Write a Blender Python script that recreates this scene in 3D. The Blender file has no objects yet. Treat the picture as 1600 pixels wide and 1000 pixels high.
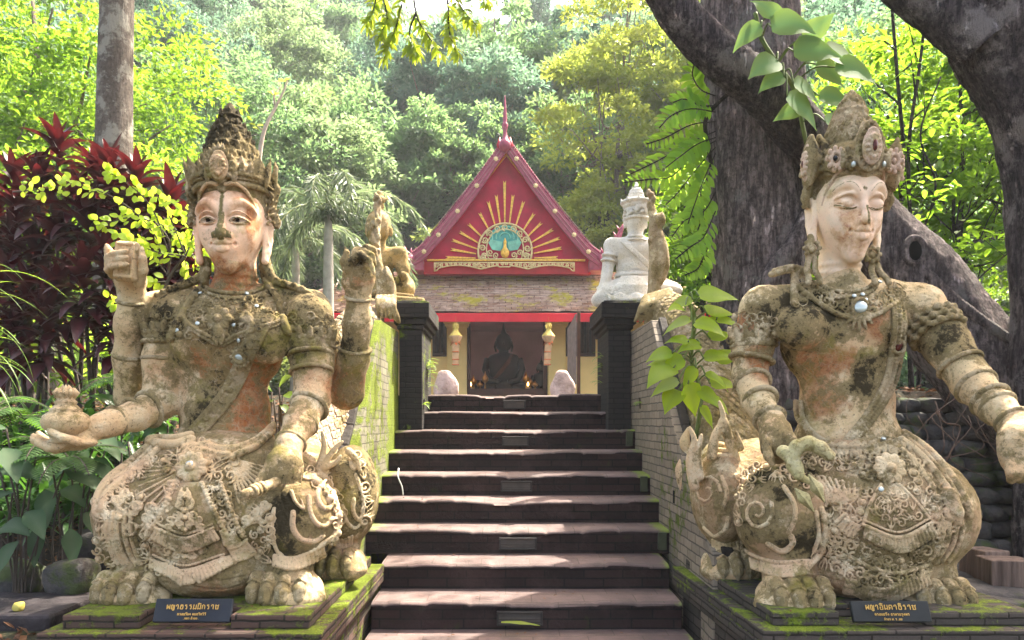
import bpy, bmesh, math, random
import numpy as np
from mathutils import Vector, Matrix
# ---------------------------------------------------------------- camera, sky, sun, exposure
SC = bpy.context.scene
COL = SC.collection
F, CX, YH, EYE = 1150.0, 790.0, 660.0, 1.51          # measured from the photograph (1600 x 1000 frame)
cam = bpy.data.cameras.new('camera'); cam_o = bpy.data.objects.new('camera', cam); COL.objects.link(cam_o)
cam.sensor_width = 36; cam.lens = F/1600*36
cam.shift_x = (800-CX)/1600; cam.shift_y = (YH-500)/1600
cam.clip_start = 0.05; cam.clip_end = 600
cam_o.location = (0, 0, EYE); cam_o.rotation_euler = (math.radians(90), 0, 0)
SC.camera = cam_o
SUN_EL, SUN_AZ = math.radians(57), math.radians(46)   # behind the temple, to the right
W = bpy.data.worlds.new('World'); SC.world = W; W.use_nodes = True
wn = W.node_tree.nodes; wl = W.node_tree.links
sky = wn.new('ShaderNodeTexSky'); sky.sky_type = 'NISHITA'; sky.sun_disc = False
sky.sun_elevation = SUN_EL; sky.sun_rotation = SUN_AZ; sky.air_density = .8; sky.dust_density = 5.0; sky.ozone_density = .4
wbal = wn.new('ShaderNodeMix'); wbal.data_type = 'RGBA'; wbal.blend_type = 'MULTIPLY'; wbal.inputs[0].default_value = 1.; wbal.inputs[7].default_value = (1.10, 1.0, .86, 1)
wl.new(sky.outputs[0], wbal.inputs[6]); wl.new(wbal.outputs[2], wn['Background'].inputs[0]); wn['Background'].inputs[1].default_value = 0.15
sl = bpy.data.lights.new('sun', 'SUN'); sl.energy = 4.0; sl.angle = math.radians(0.6); sl.color = (1.0, 0.93, 0.80)
so = bpy.data.objects.new('sun', sl); COL.objects.link(so)
sd = Vector((math.sin(SUN_AZ)*math.cos(SUN_EL), math.cos(SUN_AZ)*math.cos(SUN_EL), math.sin(SUN_EL)))
so.rotation_euler = sd.to_track_quat('Z', 'Y').to_euler(); so.location = (0, 0, 30)
SC.view_settings.view_transform = 'Standard'; SC.view_settings.look = 'None'
SC.view_settings.exposure = 2.74; SC.view_settings.gamma = 1.0
SC.render.engine = 'CYCLES'
SC.cycles.max_bounces = 6; SC.cycles.diffuse_bounces = 3; SC.cycles.transmission_bounces = 4; SC.cycles.transparent_max_bounces = 8
SC.cycles.volume_bounces = 0; SC.cycles.use_denoising = True; SC.cycles.sample_clamp_indirect = 6

rng = np.random.default_rng(7); random.seed(7)
def at(px, py, d):
    "a pixel of the photograph at distance d becomes a point of the place"
    return np.array(((px-CX)*d/F, d, EYE+(YH-py)*d/F))
def pxm(r, d): return r*d/F

# ---------------------------------------------------------------- objects
def tag(o, label=None, cat=None, group=None, kind=None):
    if label: o['label'] = label
    if cat: o['category'] = cat
    if group: o['group'] = group
    if kind: o['kind'] = kind
    return o
def thing(name, label, cat, loc=(0, 0, 0), group=None):
    o = bpy.data.objects.new(name, None); COL.objects.link(o); o.location = loc; o.empty_display_size = .1
    return tag(o, label, cat, group)
def mesh_np(name, V, Fq, mat=None, parent=None, smooth=True, attrs=None, mats=None, midx=None):
    V = np.asarray(V, np.float32).reshape(-1, 3); Fq = np.asarray(Fq, np.int32); k = Fq.shape[1]; n = len(Fq)
    if parent is not None and parent.type == 'EMPTY' or parent is not None:
        V = V - np.array(wloc(parent), np.float32)
    me = bpy.data.meshes.new(name)
    me.vertices.add(len(V)); me.vertices.foreach_set('co', V.ravel())
    me.loops.add(n*k); me.loops.foreach_set('vertex_index', Fq.ravel())
    me.polygons.add(n); me.polygons.foreach_set('loop_start', np.arange(0, n*k, k, dtype=np.int32))
    me.polygons.foreach_set('use_smooth', np.full(n, smooth))
    if midx is not None: me.polygons.foreach_set('material_index', np.asarray(midx, np.int32))
    me.update(calc_edges=True)
    if attrs:
        for a, v in attrs.items():
            at_ = me.attributes.new(a, 'FLOAT', 'POINT'); at_.data.foreach_set('value', np.asarray(v, np.float32))
    for m in (mats or [mat]):
        if m: me.materials.append(m)
    o = bpy.data.objects.new(name, me); COL.objects.link(o)
    if parent is not None: o.parent = parent
    return o
def wloc(p):
    v = Vector((0, 0, 0))
    while p is not None: v = v + p.location; p = p.parent
    return v
class MB:
    "collects shapes that become ONE mesh"
    def __init__(s): s.v = []; s.f = []
    def add(s, vs, fs):
        b = len(s.v); s.v.extend([tuple(map(float, q)) for q in vs]); s.f.extend([tuple(b+i for i in f) for f in fs]); return s
    def box(s, x0, x1, y0, y1, z0, z1):
        return s.add([(x0,y0,z0),(x1,y0,z0),(x1,y1,z0),(x0,y1,z0),(x0,y0,z1),(x1,y0,z1),(x1,y1,z1),(x0,y1,z1)],
                     [(0,3,2,1),(4,5,6,7),(0,1,5,4),(1,2,6,5),(2,3,7,6),(3,0,4,7)])
    def prism(s, poly, vec):
        "poly: 3D outline; extruded by vec"
        n = len(poly); vec = np.array(vec, float); p = [np.array(q, float) for q in poly]
        return s.add(p+[q+vec for q in p], [tuple(range(n))[::-1], tuple(range(n, 2*n))]+[(i, (i+1) % n, n+(i+1) % n, n+i) for i in range(n)])
    def frustum(s, c, w0, d0, w1, d1, z0, z1):
        x, y = c
        return s.add([(x-w0,y-d0,z0),(x+w0,y-d0,z0),(x+w0,y+d0,z0),(x-w0,y+d0,z0),(x-w1,y-d1,z1),(x+w1,y-d1,z1),(x+w1,y+d1,z1),(x-w1,y+d1,z1)],
                     [(0,3,2,1),(4,5,6,7),(0,1,5,4),(1,2,6,5),(2,3,7,6),(3,0,4,7)])
    def tube(s, pts, rad, n=8, cap=True):
        pts = [np.array(p, float) for p in pts]; m = len(pts)
        if np.isscalar(rad): rad = [rad]*m
        up = np.array((0.31, 0.17, 0.93)); vs = []
        prev = None
        for i, p in enumerate(pts):
            t = pts[min(i+1, m-1)]-pts[max(i-1, 0)]; t = t/(np.linalg.norm(t)+1e-9)
            a = np.cross(t, up if prev is None else np.cross(prev, t)) if prev is None else prev-t*np.dot(prev, t)
            a = a/(np.linalg.norm(a)+1e-9); prev = a; b = np.cross(t, a)
            for k in range(n):
                w = 2*math.pi*k/n; vs.append(p+rad[i]*(a*math.cos(w)+b*math.sin(w)))
        fs = [(i*n+k, i*n+(k+1) % n, (i+1)*n+(k+1) % n, (i+1)*n+k) for i in range(m-1) for k in range(n)]
        if cap: fs += [tuple(range(n))[::-1], tuple((m-1)*n+k for k in range(n))]
        return s.add(vs, fs)
    def lathe(s, prof, c, n=16, sx=1, sy=1):
        "prof: list of (radius, z)"
        vs = [(c[0]+r*math.cos(2*math.pi*k/n)*sx, c[1]+r*math.sin(2*math.pi*k/n)*sy, c[2]+z) for r, z in prof for k in range(n)]
        m = len(prof)
        fs = [(i*n+k, i*n+(k+1) % n, (i+1)*n+(k+1) % n, (i+1)*n+k) for i in range(m-1) for k in range(n)]
        return s.add(vs, fs+[tuple(range(n))[::-1], tuple((m-1)*n+k for k in range(n))])
    def build(s, name, mat, parent=None, smooth=False, bevel=0, seg=1, angle=None):
        o_ = np.array(wloc(parent)) if parent is not None else 0
        me = bpy.data.meshes.new(name); me.from_pydata([tuple(np.array(v)-o_) for v in s.v], [], s.f)
        if mat: me.materials.append(mat)
        if smooth: me.polygons.foreach_set('use_smooth', [True]*len(me.polygons))
        if smooth and angle: me.set_sharp_from_angle(angle=angle)
        me.update(); o = bpy.data.objects.new(name, me); COL.objects.link(o)
        if parent is not None: o.parent = parent
        if bevel:
            b = o.modifiers.new('bevel', 'BEVEL'); b.width = bevel; b.segments = seg; b.limit_method = 'ANGLE'
        return o

# ---------------------------------------------------------------- procedural materials
def nd(nt, typ, ins=None, **props):
    n = nt.nodes.new('ShaderNode'+typ)
    for k, v in props.items(): setattr(n, k, v)
    for k, v in (ins or {}).items():
        s = n.inputs[k]
        if isinstance(v, bpy.types.NodeSocket): nt.links.new(v, s)
        else:
            if isinstance(v, tuple) and len(v) == 3 and s.type == 'RGBA': v = (*v, 1)
            s.default_value = v
    return n
class MT:
    def __init__(s, name, rough=.8):
        s.m = bpy.data.materials.new(name); s.m.use_nodes = True; s.nt = s.m.node_tree
        s.b = s.nt.nodes['Principled BSDF']; s.out = s.nt.nodes['Material Output']; s.b.inputs['Roughness'].default_value = rough
        s.b.inputs['Specular IOR Level'].default_value = .25
        s._pos = None
    def pos(s):
        if s._pos is None: s._pos = nd(s.nt, 'NewGeometry').outputs['Position']
        return s._pos
    def obj(s): return nd(s.nt, 'TexCoord').outputs['Object']
    def noise(s, scale, detail=4, rough=.55, vec=None, dist=0):
        return nd(s.nt, 'TexNoise', {'Vector': vec or s.pos(), 'Scale': scale, 'Detail': detail, 'Roughness': rough, 'Distortion': dist}).outputs['Fac']
    def vor(s, scale, vec=None, feature='F1', out='Distance', rnd=1):
        return nd(s.nt, 'TexVoronoi', {'Vector': vec or s.pos(), 'Scale': scale, 'Randomness': rnd}, feature=feature).outputs[out]
    def ramp(s, fac, lo, hi, a=0., b=1.):
        return nd(s.nt, 'MapRange', {'Value': fac, 'From Min': lo, 'From Max': hi, 'To Min': a, 'To Max': b}, clamp=True).outputs[0]
    def math(s, op, a, b=0.):
        return nd(s.nt, 'Math', {0: a, 1: b}, operation=op).outputs[0]
    def mix(s, fac, a, b, mode='MIX'):
        n = nd(s.nt, 'Mix', None, data_type='RGBA', blend_type=mode)
        for k, v in ((0, fac), (6, a), (7, b)):
            if isinstance(v, bpy.types.NodeSocket): s.nt.links.new(v, n.inputs[k])
            else: n.inputs[k].default_value = (*v, 1) if isinstance(v, tuple) else v
        return n.outputs[2]
    def attr(s, name): return nd(s.nt, 'Attribute', None, attribute_name=name).outputs['Fac']
    def mapping(s, vec, scale=(1, 1, 1), loc=(0, 0, 0), rot=(0, 0, 0)):
        return nd(s.nt, 'Mapping', {'Vector': vec, 'Location': loc, 'Rotation': rot, 'Scale': scale}).outputs[0]
    def color(s, c):
        if isinstance(c, tuple): s.b.inputs['Base Color'].default_value = (*c, 1)
        else: s.nt.links.new(c, s.b.inputs['Base Color'])
        return s
    def bump(s, h, strength=.5, dist=.02, prev=None):
        n = nd(s.nt, 'Bump', {'Height': h, 'Strength': strength, 'Distance': dist})
        if prev is not None: s.nt.links.new(prev, n.inputs['Normal'])
        s.nt.links.new(n.outputs[0], s.b.inputs['Normal']); return n.outputs[0]
    def boxvec(s):
        "planar coordinates chosen by which way the face looks"
        g = nd(s.nt, 'NewGeometry'); p = nd(s.nt, 'SeparateXYZ', {0: g.outputs['Position']}); nn = nd(s.nt, 'SeparateXYZ', {0: g.outputs['True Normal']})
        ax = s.math('ABSOLUTE', nn.outputs[0]); az = s.math('ABSOLUTE', nn.outputs[2])
        isx = s.math('GREATER_THAN', ax, .6); isz = s.math('GREATER_THAN', az, .7)
        u = nd(s.nt, 'Mix', {0: isx, 2: p.outputs[0], 3: p.outputs[1]}).outputs[0]
        v = nd(s.nt, 'Mix', {0: isz, 2: p.outputs[2], 3: p.outputs[1]}).outputs[0]
        return nd(s.nt, 'CombineXYZ', {0: u, 1: v}).outputs[0], nn.outputs[2], p
def simple(name, c, rough=.7, var=.25, scale=6, metal=0, bump=.15, dist=.01, bs=40):
    m = MT(name, rough); n = m.noise(scale, 5)
    c2 = tuple(x*(1-var) for x in c); c3 = tuple(min(1, x*(1+var*.6)) for x in c)
    m.color(m.mix(m.ramp(n, .3, .7), c2, c3)); m.b.inputs['Metallic'].default_value = metal
    if bump: m.bump(m.noise(bs, 4), bump, dist)
    return m.m
def brick_mat(name, c1, c2, mortar, moss=.5, bw=.22, bh=.06, mossc=(.30, .42, .02), msize=.006, topmoss=True, bias=0., seed=0., strength=.5):
    m = MT(name, .9); v, nz, p = m.boxvec()
    vv = nd(m.nt, 'VectorMath', {0: v, 1: nd(m.nt, 'VectorMath', {0: nd(m.nt, 'TexNoise', {'Vector': m.pos(), 'Scale': 7.}).outputs['Color'], 1: (.018, .018, 0)}, operation='MULTIPLY').outputs[0]}, operation='ADD').outputs[0]
    b = nd(m.nt, 'TexBrick', {'Vector': vv, 'Color1': c1, 'Color2': c2, 'Mortar': mortar, 'Scale': 1., 'Mortar Size': msize, 'Mortar Smooth': .4, 'Bias': bias, 'Brick Width': bw, 'Row Height': bh})
    big = m.noise(1.6, 5, .6, m.mapping(m.pos(), loc=(seed, seed*2, 0))); fine = m.noise(30, 6, .7)
    col = m.mix(m.ramp(fine, .35, .75, 0, .55), b.outputs[0], m.mix(.5, b.outputs[0], (.02, .018, .015)))
    f = m.math('ADD', m.math('MULTIPLY', big, 1.2), m.math('MULTIPLY', m.noise(13, 6, .7), .75))
    if topmoss: f = m.math('ADD', f, m.math('MULTIPLY', m.ramp(nz, .2, .9), .14))
    f = m.ramp(f, 1.30-moss*.55, 1.42-moss*.55)
    mc = m.mix(m.ramp(m.noise(9, 4), .35, .65), tuple(x*.45 for x in mossc), mossc)
    mc = m.mix(m.ramp(m.noise(90, 3), .4, .7), tuple(x*.4 for x in mossc), mc)
    col = m.mix(f, col, mc); m.color(col)
    h = m.math('MULTIPLY', b.outputs['Fac'], -1.); n1 = m.bump(h, strength, .012)
    n2 = m.bump(fine, .5, .012, n1); m.bump(m.math('MULTIPLY', f, m.noise(120, 3)), .9, .02, n2)
    return m.m
# ---------------------------------------------------------------- ground
def smooth(a, b, x): t = np.clip((x-a)/(b-a), 0, 1); return t*t*(3-2*t)
def gz(x, y):
    x = np.asarray(x, float); y = np.asarray(y, float)
    n = .05*np.sin(x*2.1+y*1.3)+.03*np.sin(x*5.3-y*4.1)+.02*np.sin(9*x+2)*np.sin(8*y)
    left = .42+1.38*smooth(4.3, 8.0, y)
    right = .46+1.34*smooth(5.35, 6.4, y)
    side = np.where(x < 0, left, right)+n*.6*smooth(3, 4, np.abs(x)+y*.25)
    low = 0*x
    z = np.where((x > -2.1) & (x < 2.5) & (y < 3.5), low, side)
    z = np.where((x > -1.15) & (x < 1.33) & (y < 7.7), np.minimum(low-.02+.0*x, side), z)
    z = np.where((y > 7.7) & (y < 24), 1.80+n*.1, z)
    z = np.where((x > -1.15) & (x < 1.33) & (y > 7.62) & (y < 16), 1.79, z)
    hill = np.minimum(np.maximum(0, y-25)*.60, 36)+.5*np.sin(x*.13)*smooth(25, 40, y)
    wing = np.minimum(np.maximum(0, np.abs(x)-11)*.30, 12)*smooth(2, 14, y)
    z = z+hill+wing+smooth(26, 34, y)*(.6*np.sin(x*.31+1)+.6*np.sin(y*.27+x*.2))
    return z
gx = np.unique(np.concatenate([np.linspace(-100, -30, 18), np.linspace(-30, -5, 26), np.linspace(-5, 5, 101), np.linspace(5, 30, 26), np.linspace(30, 100, 18)]))
gy = np.unique(np.concatenate([np.linspace(-60, -4, 16), np.linspace(-4, 2.9, 10), np.linspace(2.9, 9, 92), np.linspace(9, 30, 30), np.linspace(30, 130, 40)]))
GX, GY = np.meshgrid(gx, gy, indexing='ij'); GZ = gz(GX, GY)
GI = np.arange(GX.size).reshape(GX.shape)
gq = np.stack([GI[:-1, :-1], GI[1:, :-1], GI[1:, 1:], GI[:-1, 1:]], -1).reshape(-1, 4)
m = MT('forest_soil', .95)
c = m.mix(m.ramp(m.noise(3, 6, .65), .35, .65), (.012, .009, .007), (.05, .035, .022))
c = m.mix(m.ramp(m.vor(22, out='Distance'), .12, .35), (.10, .055, .028), c)
c = m.mix(m.ramp(m.noise(.25, 3), .5, .62, 0, .8), c, (.03, .05, .012)); m.color(c); m.bump(m.noise(18, 8, .7), .9, .06)
SOIL = m.m
tag(mesh_np('ground', np.stack([GX, GY, GZ], -1).reshape(-1, 3), gq, SOIL), kind='structure')
# ---------------------------------------------------------------- staircase
m = MT('worn_tread', .75); v, nz, p = m.boxvec()
b = nd(m.nt, 'TexBrick', {'Vector': v, 'Color1': (.17, .115, .105), 'Color2': (.10, .070, .066), 'Mortar': (.07, .05, .04), 'Scale': 1., 'Mortar Size': .004, 'Mortar Smooth': .3, 'Brick Width': .34, 'Row Height': .17})
c = m.mix(m.ramp(m.noise(6, 6, .7), .35, .7, 0, .8), b.outputs[0], (.06, .045, .042))
edge = m.ramp(m.math('ABSOLUTE', m.math('SUBTRACT', p.outputs[0], .09)), .75, 1.12)
c = m.mix(m.ramp(m.math('ADD', m.math('MULTIPLY', edge, .55), m.math('MULTIPLY', m.noise(5, 6, .7), .9)), .86, 1.0), c, (.15, .19, .03))
m.color(c); n1 = m.bump(b.outputs['Fac'], -.4, .006); m.bump(m.noise(55, 6, .7), .45, .012, n1)
TREAD = m.m
m = MT('dark_riser', .85); v, nz, p = m.boxvec()  # riser brick near-black, darker than the treads
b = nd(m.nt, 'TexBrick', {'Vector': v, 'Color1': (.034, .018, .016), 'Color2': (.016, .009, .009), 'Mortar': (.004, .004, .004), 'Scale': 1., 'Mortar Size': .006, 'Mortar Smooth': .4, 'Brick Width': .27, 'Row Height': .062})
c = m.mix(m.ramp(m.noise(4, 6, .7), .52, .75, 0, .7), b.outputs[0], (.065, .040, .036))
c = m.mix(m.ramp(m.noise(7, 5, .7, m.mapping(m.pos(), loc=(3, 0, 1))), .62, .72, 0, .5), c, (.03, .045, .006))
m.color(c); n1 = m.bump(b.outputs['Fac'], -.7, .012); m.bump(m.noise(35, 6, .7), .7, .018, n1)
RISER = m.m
SL, SR = -1.035, 1.21
st = thing('staircase', 'worn dark brick staircase with pale sunlit treads climbing between the two mossy walls', 'staircase', (.09, 6, 0))
NX = 92
for k in range(0, 11):
    yf = 7.60-.36*k; z = 1.801-.18*k
    x0, x1 = (-.815, 1.02) if k < 2 else ((SL, SR) if k < 7 else (-.862, 1.13))
    if k >= 9: x0, x1 = -.86, 1.15
    yb = 7.60-.36*(k-1)+.02 if k else 9.4
    xs = np.linspace(x0, x1, NX); V = []
    worn = .010*np.sin(xs*3.1+k*1.9)+.006*np.sin(xs*9.7+k)
    cells = np.floor((xs+k*.13)/.27); jit = np.array([random.Random(int(c_)*31+k).uniform(-.012, .004) for c_ in cells])
    dip = -.014*np.exp(-((xs-(.05+.1*math.sin(k*2.3)))/.35)**2)
    u = ((xs+k*.13)/.27) % 1; chip = -.016*np.exp(-(np.minimum(u, 1-u)/.06)**2)*np.array([random.Random(int(c_)*17+k*3).random() for c_ in cells])
    e = worn*.6+jit+dip+chip
    rows = [(yb, 0*xs, 0), (yf+.20, 0*xs+.3*e, 0), (yf+.05, .8*e, 0), (yf+.008, e-.004, 0), (yf-.004+.5*jit, e-.020, 0)]
    for yy, dz, _ in rows: V += [(x, (yy if np.isscalar(yy) else yy[i]), z+dz[i]) for i, x in enumerate(xs)]
    R = len(rows)
    Q = [(r*NX+i, (r+1)*NX+i, (r+1)*NX+i+1, r*NX+i+1) for r in range(R-1) for i in range(NX-1)]
    b0 = len(V)
    rj = .006*np.sin(xs*7+k)+jit*.5
    for zz in (z-.045, z-.075, z-.13, z-.182):
        V += [(x, yf+.004+rj[i]+(.004 if zz < z-.07 else 0), zz) for i, x in enumerate(xs)]
    for r in range(4):
        a0 = (R-1)*NX if r == 0 else b0+(r-1)*NX; a1 = b0+r*NX
        Q += [(a0+i, a1+i, a1+i+1, a0+i+1) for i in range(NX-1)]
    ntread = (R-1)*(NX-1)
    mesh_np('step', V, Q, None, st, True, mats=[TREAD, RISER], midx=[0]*ntread+[1]*(len(Q)-ntread))
VENT = simple('vent_metal', (.035, .03, .028), .6, .3, 12)
VB = simple('vent_slat', (.075, .062, .055), .6, .3, 12)
for k in (0, 2, 4, 6, 8):
    yf = 7.60-.36*k; z = 1.80-.18*k; cx_ = .09; w = .115+.004*k; h = .045
    t = MB(); zc = z-.105
    for a in ((cx_-w, cx_+w, zc+h-.012, zc+h), (cx_-w, cx_+w, zc-h, zc-h+.012), (cx_-w, cx_-w+.014, zc-h+.012, zc+h-.012), (cx_+w-.014, cx_+w, zc-h+.012, zc+h-.012)):
        t.box(a[0], a[1], yf-.022, yf+.012, a[2], a[3])
    fr = t.build('vent_frame', VENT, st, bevel=.003)
    s_ = MB().box(cx_-w+.014, cx_+w-.014, yf-.006, yf+.010, zc-h+.012, zc+h-.012)
    for q in range(3 if k < 4 else 2): s_.box(cx_-w+.014, cx_+w-.014, yf-.016, yf-.006, zc-h+.022+q*.018, zc-h+.030+q*.018)
    s_.build('vent_slat', VB, fr)
LPM = simple('step_lamp_box', (.05, .055, .03), .7, .3, 10)
for k in (2, 4, 6):
    yf = 7.60-.36*k; z = 1.80-.18*k
    MB().box(1.125, 1.185, yf-.03, yf+.012, z-.15, z-.02).build('step_lamp', LPM, st, bevel=.004)
# ---------------------------------------------------------------- balustrade walls, pillars
WL = brick_mat('mossy_wall_left', (.19, .18, .12), (.14, .13, .09), (.08, .07, .05), .74, .2, .062, (.30, .39, .03), seed=3, strength=.35)
WR = brick_mat('mossy_wall_right', (.27, .22, .165), (.19, .155, .12), (.09, .075, .06), .36, .2, .062, (.20, .27, .03), seed=11, strength=.6)
COPE = simple('dark_coping', (.032, .026, .022), .85, .5, 5, 0, .5, .02, 25)
prof = [(7.12, 2.385), (6.12, 2.36), (5.84, 2.07), (5.57, 1.73), (5.30, 1.47), (5.12, 1.33), (4.92, 1.13), (4.72, .97), (4.45, .80), (4.30, .74)]
def stair_wall(xi, s, mat_, label):
    r = thing('stair_wall', label, 'wall', (xi, 5.5, 0))
    poly = [(xi, y, z) for y, z in prof]+[(xi, 4.30, -.05), (xi, 7.12, -.05)]
    if s < 0: pass
    MB().prism(poly, (s*.085, 0, 0)).build('wall_face', mat_, r, bevel=.006)
    t = MB(); o = [np.array((xi+s*.012, y-.012, z+.028)) for y, z in prof]; i_ = [np.array((xi+s*.012, y+.004, z-.03)) for y, z in prof]
    # the dark coping strip that caps the stepped front edge
    for a in range(1, len(prof)-1):
        q = [i_[a], o[a], o[a+1], i_[a+1]]
        t.prism([p_+np.array((s*.045, 0, 0)) for p_ in q], (s*.065, -.0, 0))
    t.build('coping', COPE, r, bevel=.008)
    MB().box(xi-s*.004, xi+s*.01, 5.27, 5.31, .93, 1.02).build('weep_hole', simple('weep_dark', (.004, .004, .004), .9, 0, 1, 0, 0), r)
    return r
stair_wall(SL, -1, WL, 'stair side wall thick with bright green moss, rising behind the tablet-holding statue')
stair_wall(SR, 1, WR, 'grey brown brick stair side wall with thin moss, rising beside the dagger-holding statue')
PB = brick_mat('dark_pillar_brick', (.026, .022, .02), (.018, .015, .014), (.008, .007, .007), .28, .19, .05, (.30, .42, .03), seed=5, strength=.8)
def pillar(xa, xb, s, label):
    r = thing('brick_pillar', label, 'pillar', ((xa+xb)/2, 7.4, 1.4))
    y0, y1 = 7.05, 7.90
    MB().box(xa, xb, y0, y1, 1.30, 2.40).build('shaft', PB, r, bevel=.006)
    t = MB().box(xa-.02, xb+.02, y0-.02, y1+.02, 2.401, 2.445).box(xa-.045, xb+.045, y0-.045, y1+.045, 2.446, 2.505).box(xa-.075, xb+.075, y0-.075, y1+.075, 2.506, 2.655)
    t.build('cap', PB, r, bevel=.007)
    t = MB().box(xa-.05, xb+.05, y0-.05, y1+.05, 2.656, 2.672); t.build('top_slab', PB, r, bevel=.006)
pillar(-1.02, -.80, -1, 'square brick pillar with stepped cap under the tan seated figure')
pillar(.985, 1.20, 1, 'square brick pillar with stepped cap under the white seated figure')
# ---------------------------------------------------------------- statue pedestals
PD = brick_mat('pedestal_brick', (.10, .055, .042), (.055, .037, .03), (.02, .016, .012), .42, .23, .058, (.26, .35, .02), seed=8, strength=.7)
PDR = brick_mat('pedestal_brick_right', (.075, .06, .05), (.05, .042, .036), (.02, .016, .012), .40, .23, .058, (.26, .36, .02), seed=21, strength=.7)
def pedestal(q, label, mat_, notch, seedq):
    r = thing('statue_pedestal', label, 'pedestal', (float(np.mean([p[0] for p in q])), 4.2, 0))
    c = np.mean(np.array(q), 0)
    def ring(k): return [tuple(c+(np.array(p)-c)*1.0+np.sign(np.array(p)-c)*k) for p in q]
    def slab(k, z0, z1, name):
        t = MB().prism([(x, y, z0) for x, y in ring(k)], (0, 0, z1-z0)); return t.build(name, mat_, r, bevel=.008, seg=2)
    slab(-.06, 0, .36, 'base'); slab(-.03, .361, .415, 'course'); slab(0, .416, .474, 'course'); slab(.0, .4765, .534, 'lower_slab')
    k = -.075; (xa, ya), (xb, yb), (xc, yc), (xd, yd) = ring(k)    # fl, fr, br, bl
    n0, n1 = notch; t = MB()
    t.prism([(xa, ya, .535), (n0, ya, .535), (n0, ya+.16, .535), (n1, ya+.16, .535), (n1, ya, .535), (xb, yb, .535), (xc, yc, .535), (xd, yd, .535)], (0, 0, .066))
    t.build('upper_slab', mat_, r, bevel=.008, seg=2)
    return r
pedestal([(-2.17, 3.40), (-.851, 3.40), (-.839, 5.08), (-2.17, 5.08)], 'low mossy brick pedestal carrying the statue that holds a jar and a tablet', PD, (-1.73, -1.30), 1)
pedestal([(1.205, 3.45), (2.62, 3.45), (2.62, 5.0), (1.13, 5.0)], 'low mossy brick pedestal carrying the statue that holds a curved dagger', PDR, (1.60, 2.01), 2)
# ---------------------------------------------------------------- temple
m = MT('clay_tile_roof', .8); p = nd(m.nt, 'SeparateXYZ', {0: m.pos()})
v = nd(m.nt, 'CombineXYZ', {0: p.outputs[0], 1: p.outputs[2]}).outputs[0]
b = nd(m.nt, 'TexBrick', {'Vector': v, 'Color1': (.26, .13, .09), 'Color2': (.40, .27, .21), 'Mortar': (.05, .03, .025), 'Scale': 1., 'Mortar Size': .008, 'Mortar Smooth': .3, 'Brick Width': .30, 'Row Height': .068, 'Bias': .1})
c = m.mix(m.ramp(m.noise(2.2, 6, .7, m.mapping(m.pos(), (1, 1, 5))), .4, .66, 0, .75), b.outputs[0], (.46, .34, .29))
c = m.mix(m.ramp(m.noise(1.3, 6, .7, m.mapping(m.pos(), loc=(4, 0, 0))), .52, .62, 0, .9), c, (.40, .34, .04))
c = m.mix(m.ramp(m.noise(5, 6, .75), .58, .68, 0, .8), c, (.10, .06, .05))
m.color(c); m.bump(m.math('ADD', b.outputs['Fac'], m.noise(20, 4)), -.5, .03); TILE = m.m
RED = simple('temple_red', (.42, .018, .030), .45, .25, 3, 0, .05); DRED = simple('temple_deep_red', (.40, .004, .040), .5, .3, 3, 0, .05)
BRED = simple('eave_red', (.66, .012, .030), .4, .2, 2, 0, .05); MAUVE = simple('bargeboard_mauve', (.30, .060, .10), .4, .3, 8, 0, .1)
PINK = simple('carved_pink', (.33, .12, .14), .5, .3, 12, 0, .2)
GOLD = simple('gilding', (.78, .44, .08), .42, .35, 18, .25, .3); GOLDP = simple('pale_gilding', (.66, .50, .26), .5, .3, 18, .1, .3)
CREAM = simple('cream_plaster', (.86, .60, .26), .8, .12, 1.5, 0, .2, .01, 10); DOORF = simple('door_frame_brown', (.07, .022, .015), .6, .3, 4)
WOOD = simple('dark_window_wood', (.045, .018, .012), .6, .3, 5); TEAL = simple('peacock_teal', (.06, .30, .26), .35, .3, 9, 0, .1)
LTEAL = simple('peacock_pale_teal', (.18, .45, .34), .35, .3, 9, 0, .1); INT = simple('interior_plaster', (.62, .42, .46), .9, .2, 1)
T = thing('temple', 'red gabled temple hall with gilt sunburst, tiled skirt roof and cream walls', 'temple', tuple(at(790, 608, 20)))
def P(px, py, d): return tuple(at(px, py, d))
DW = 20.0; zf = P(0, 612, DW)[2]-.3; zt = P(0, 470, DW)[2]
def X(px, d=DW): return (px-CX)*d/F
wl_ = MB()
wz0 = P(0, 557, DW)[2]        # window sill height
wt = P(0, 500, DW)[2]+.12
for a, b_, z0, z1 in ((520, 676, zf, zt), (676, 698, zf, wz0), (676, 698, wt, zt), (698, 731, zf, zt), (731, 855, wt+.1, zt), (855, 884, zf, zt), (884, 930, zf, wz0), (884, 930, wt, zt), (930, 1070, zf, zt)):
    wl_.box(X(a), X(b_), DW, DW+.25, z0, z1)
wl_.box(X(520), X(520)+.2, DW+.25, DW+2, zf, zt).box(X(1070)-.2, X(1070), DW+.25, DW+2, zf, zt).box(X(520), X(520)+.2, DW+6.4, DW+8, zf, zt).box(X(1070)-.2, X(1070), DW+6.4, DW+8, zf, zt)
wl_.box(X(520)-.1, X(1070)+.1, DW-.5, DW+8.2, zf-1.2, zf)
wl_.build('wall', CREAM, T)
MB().box(X(520)+.2, X(1070)-.2, DW+7, DW+7.2, zf, zt+2).box(X(520)+.2, X(1070)-.2, DW+.25, DW+7, zf, zf+.02).box(X(520), X(1070), DW+.25, DW+8, zt+.02, zt+.12).build('interior', INT, T)
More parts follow.
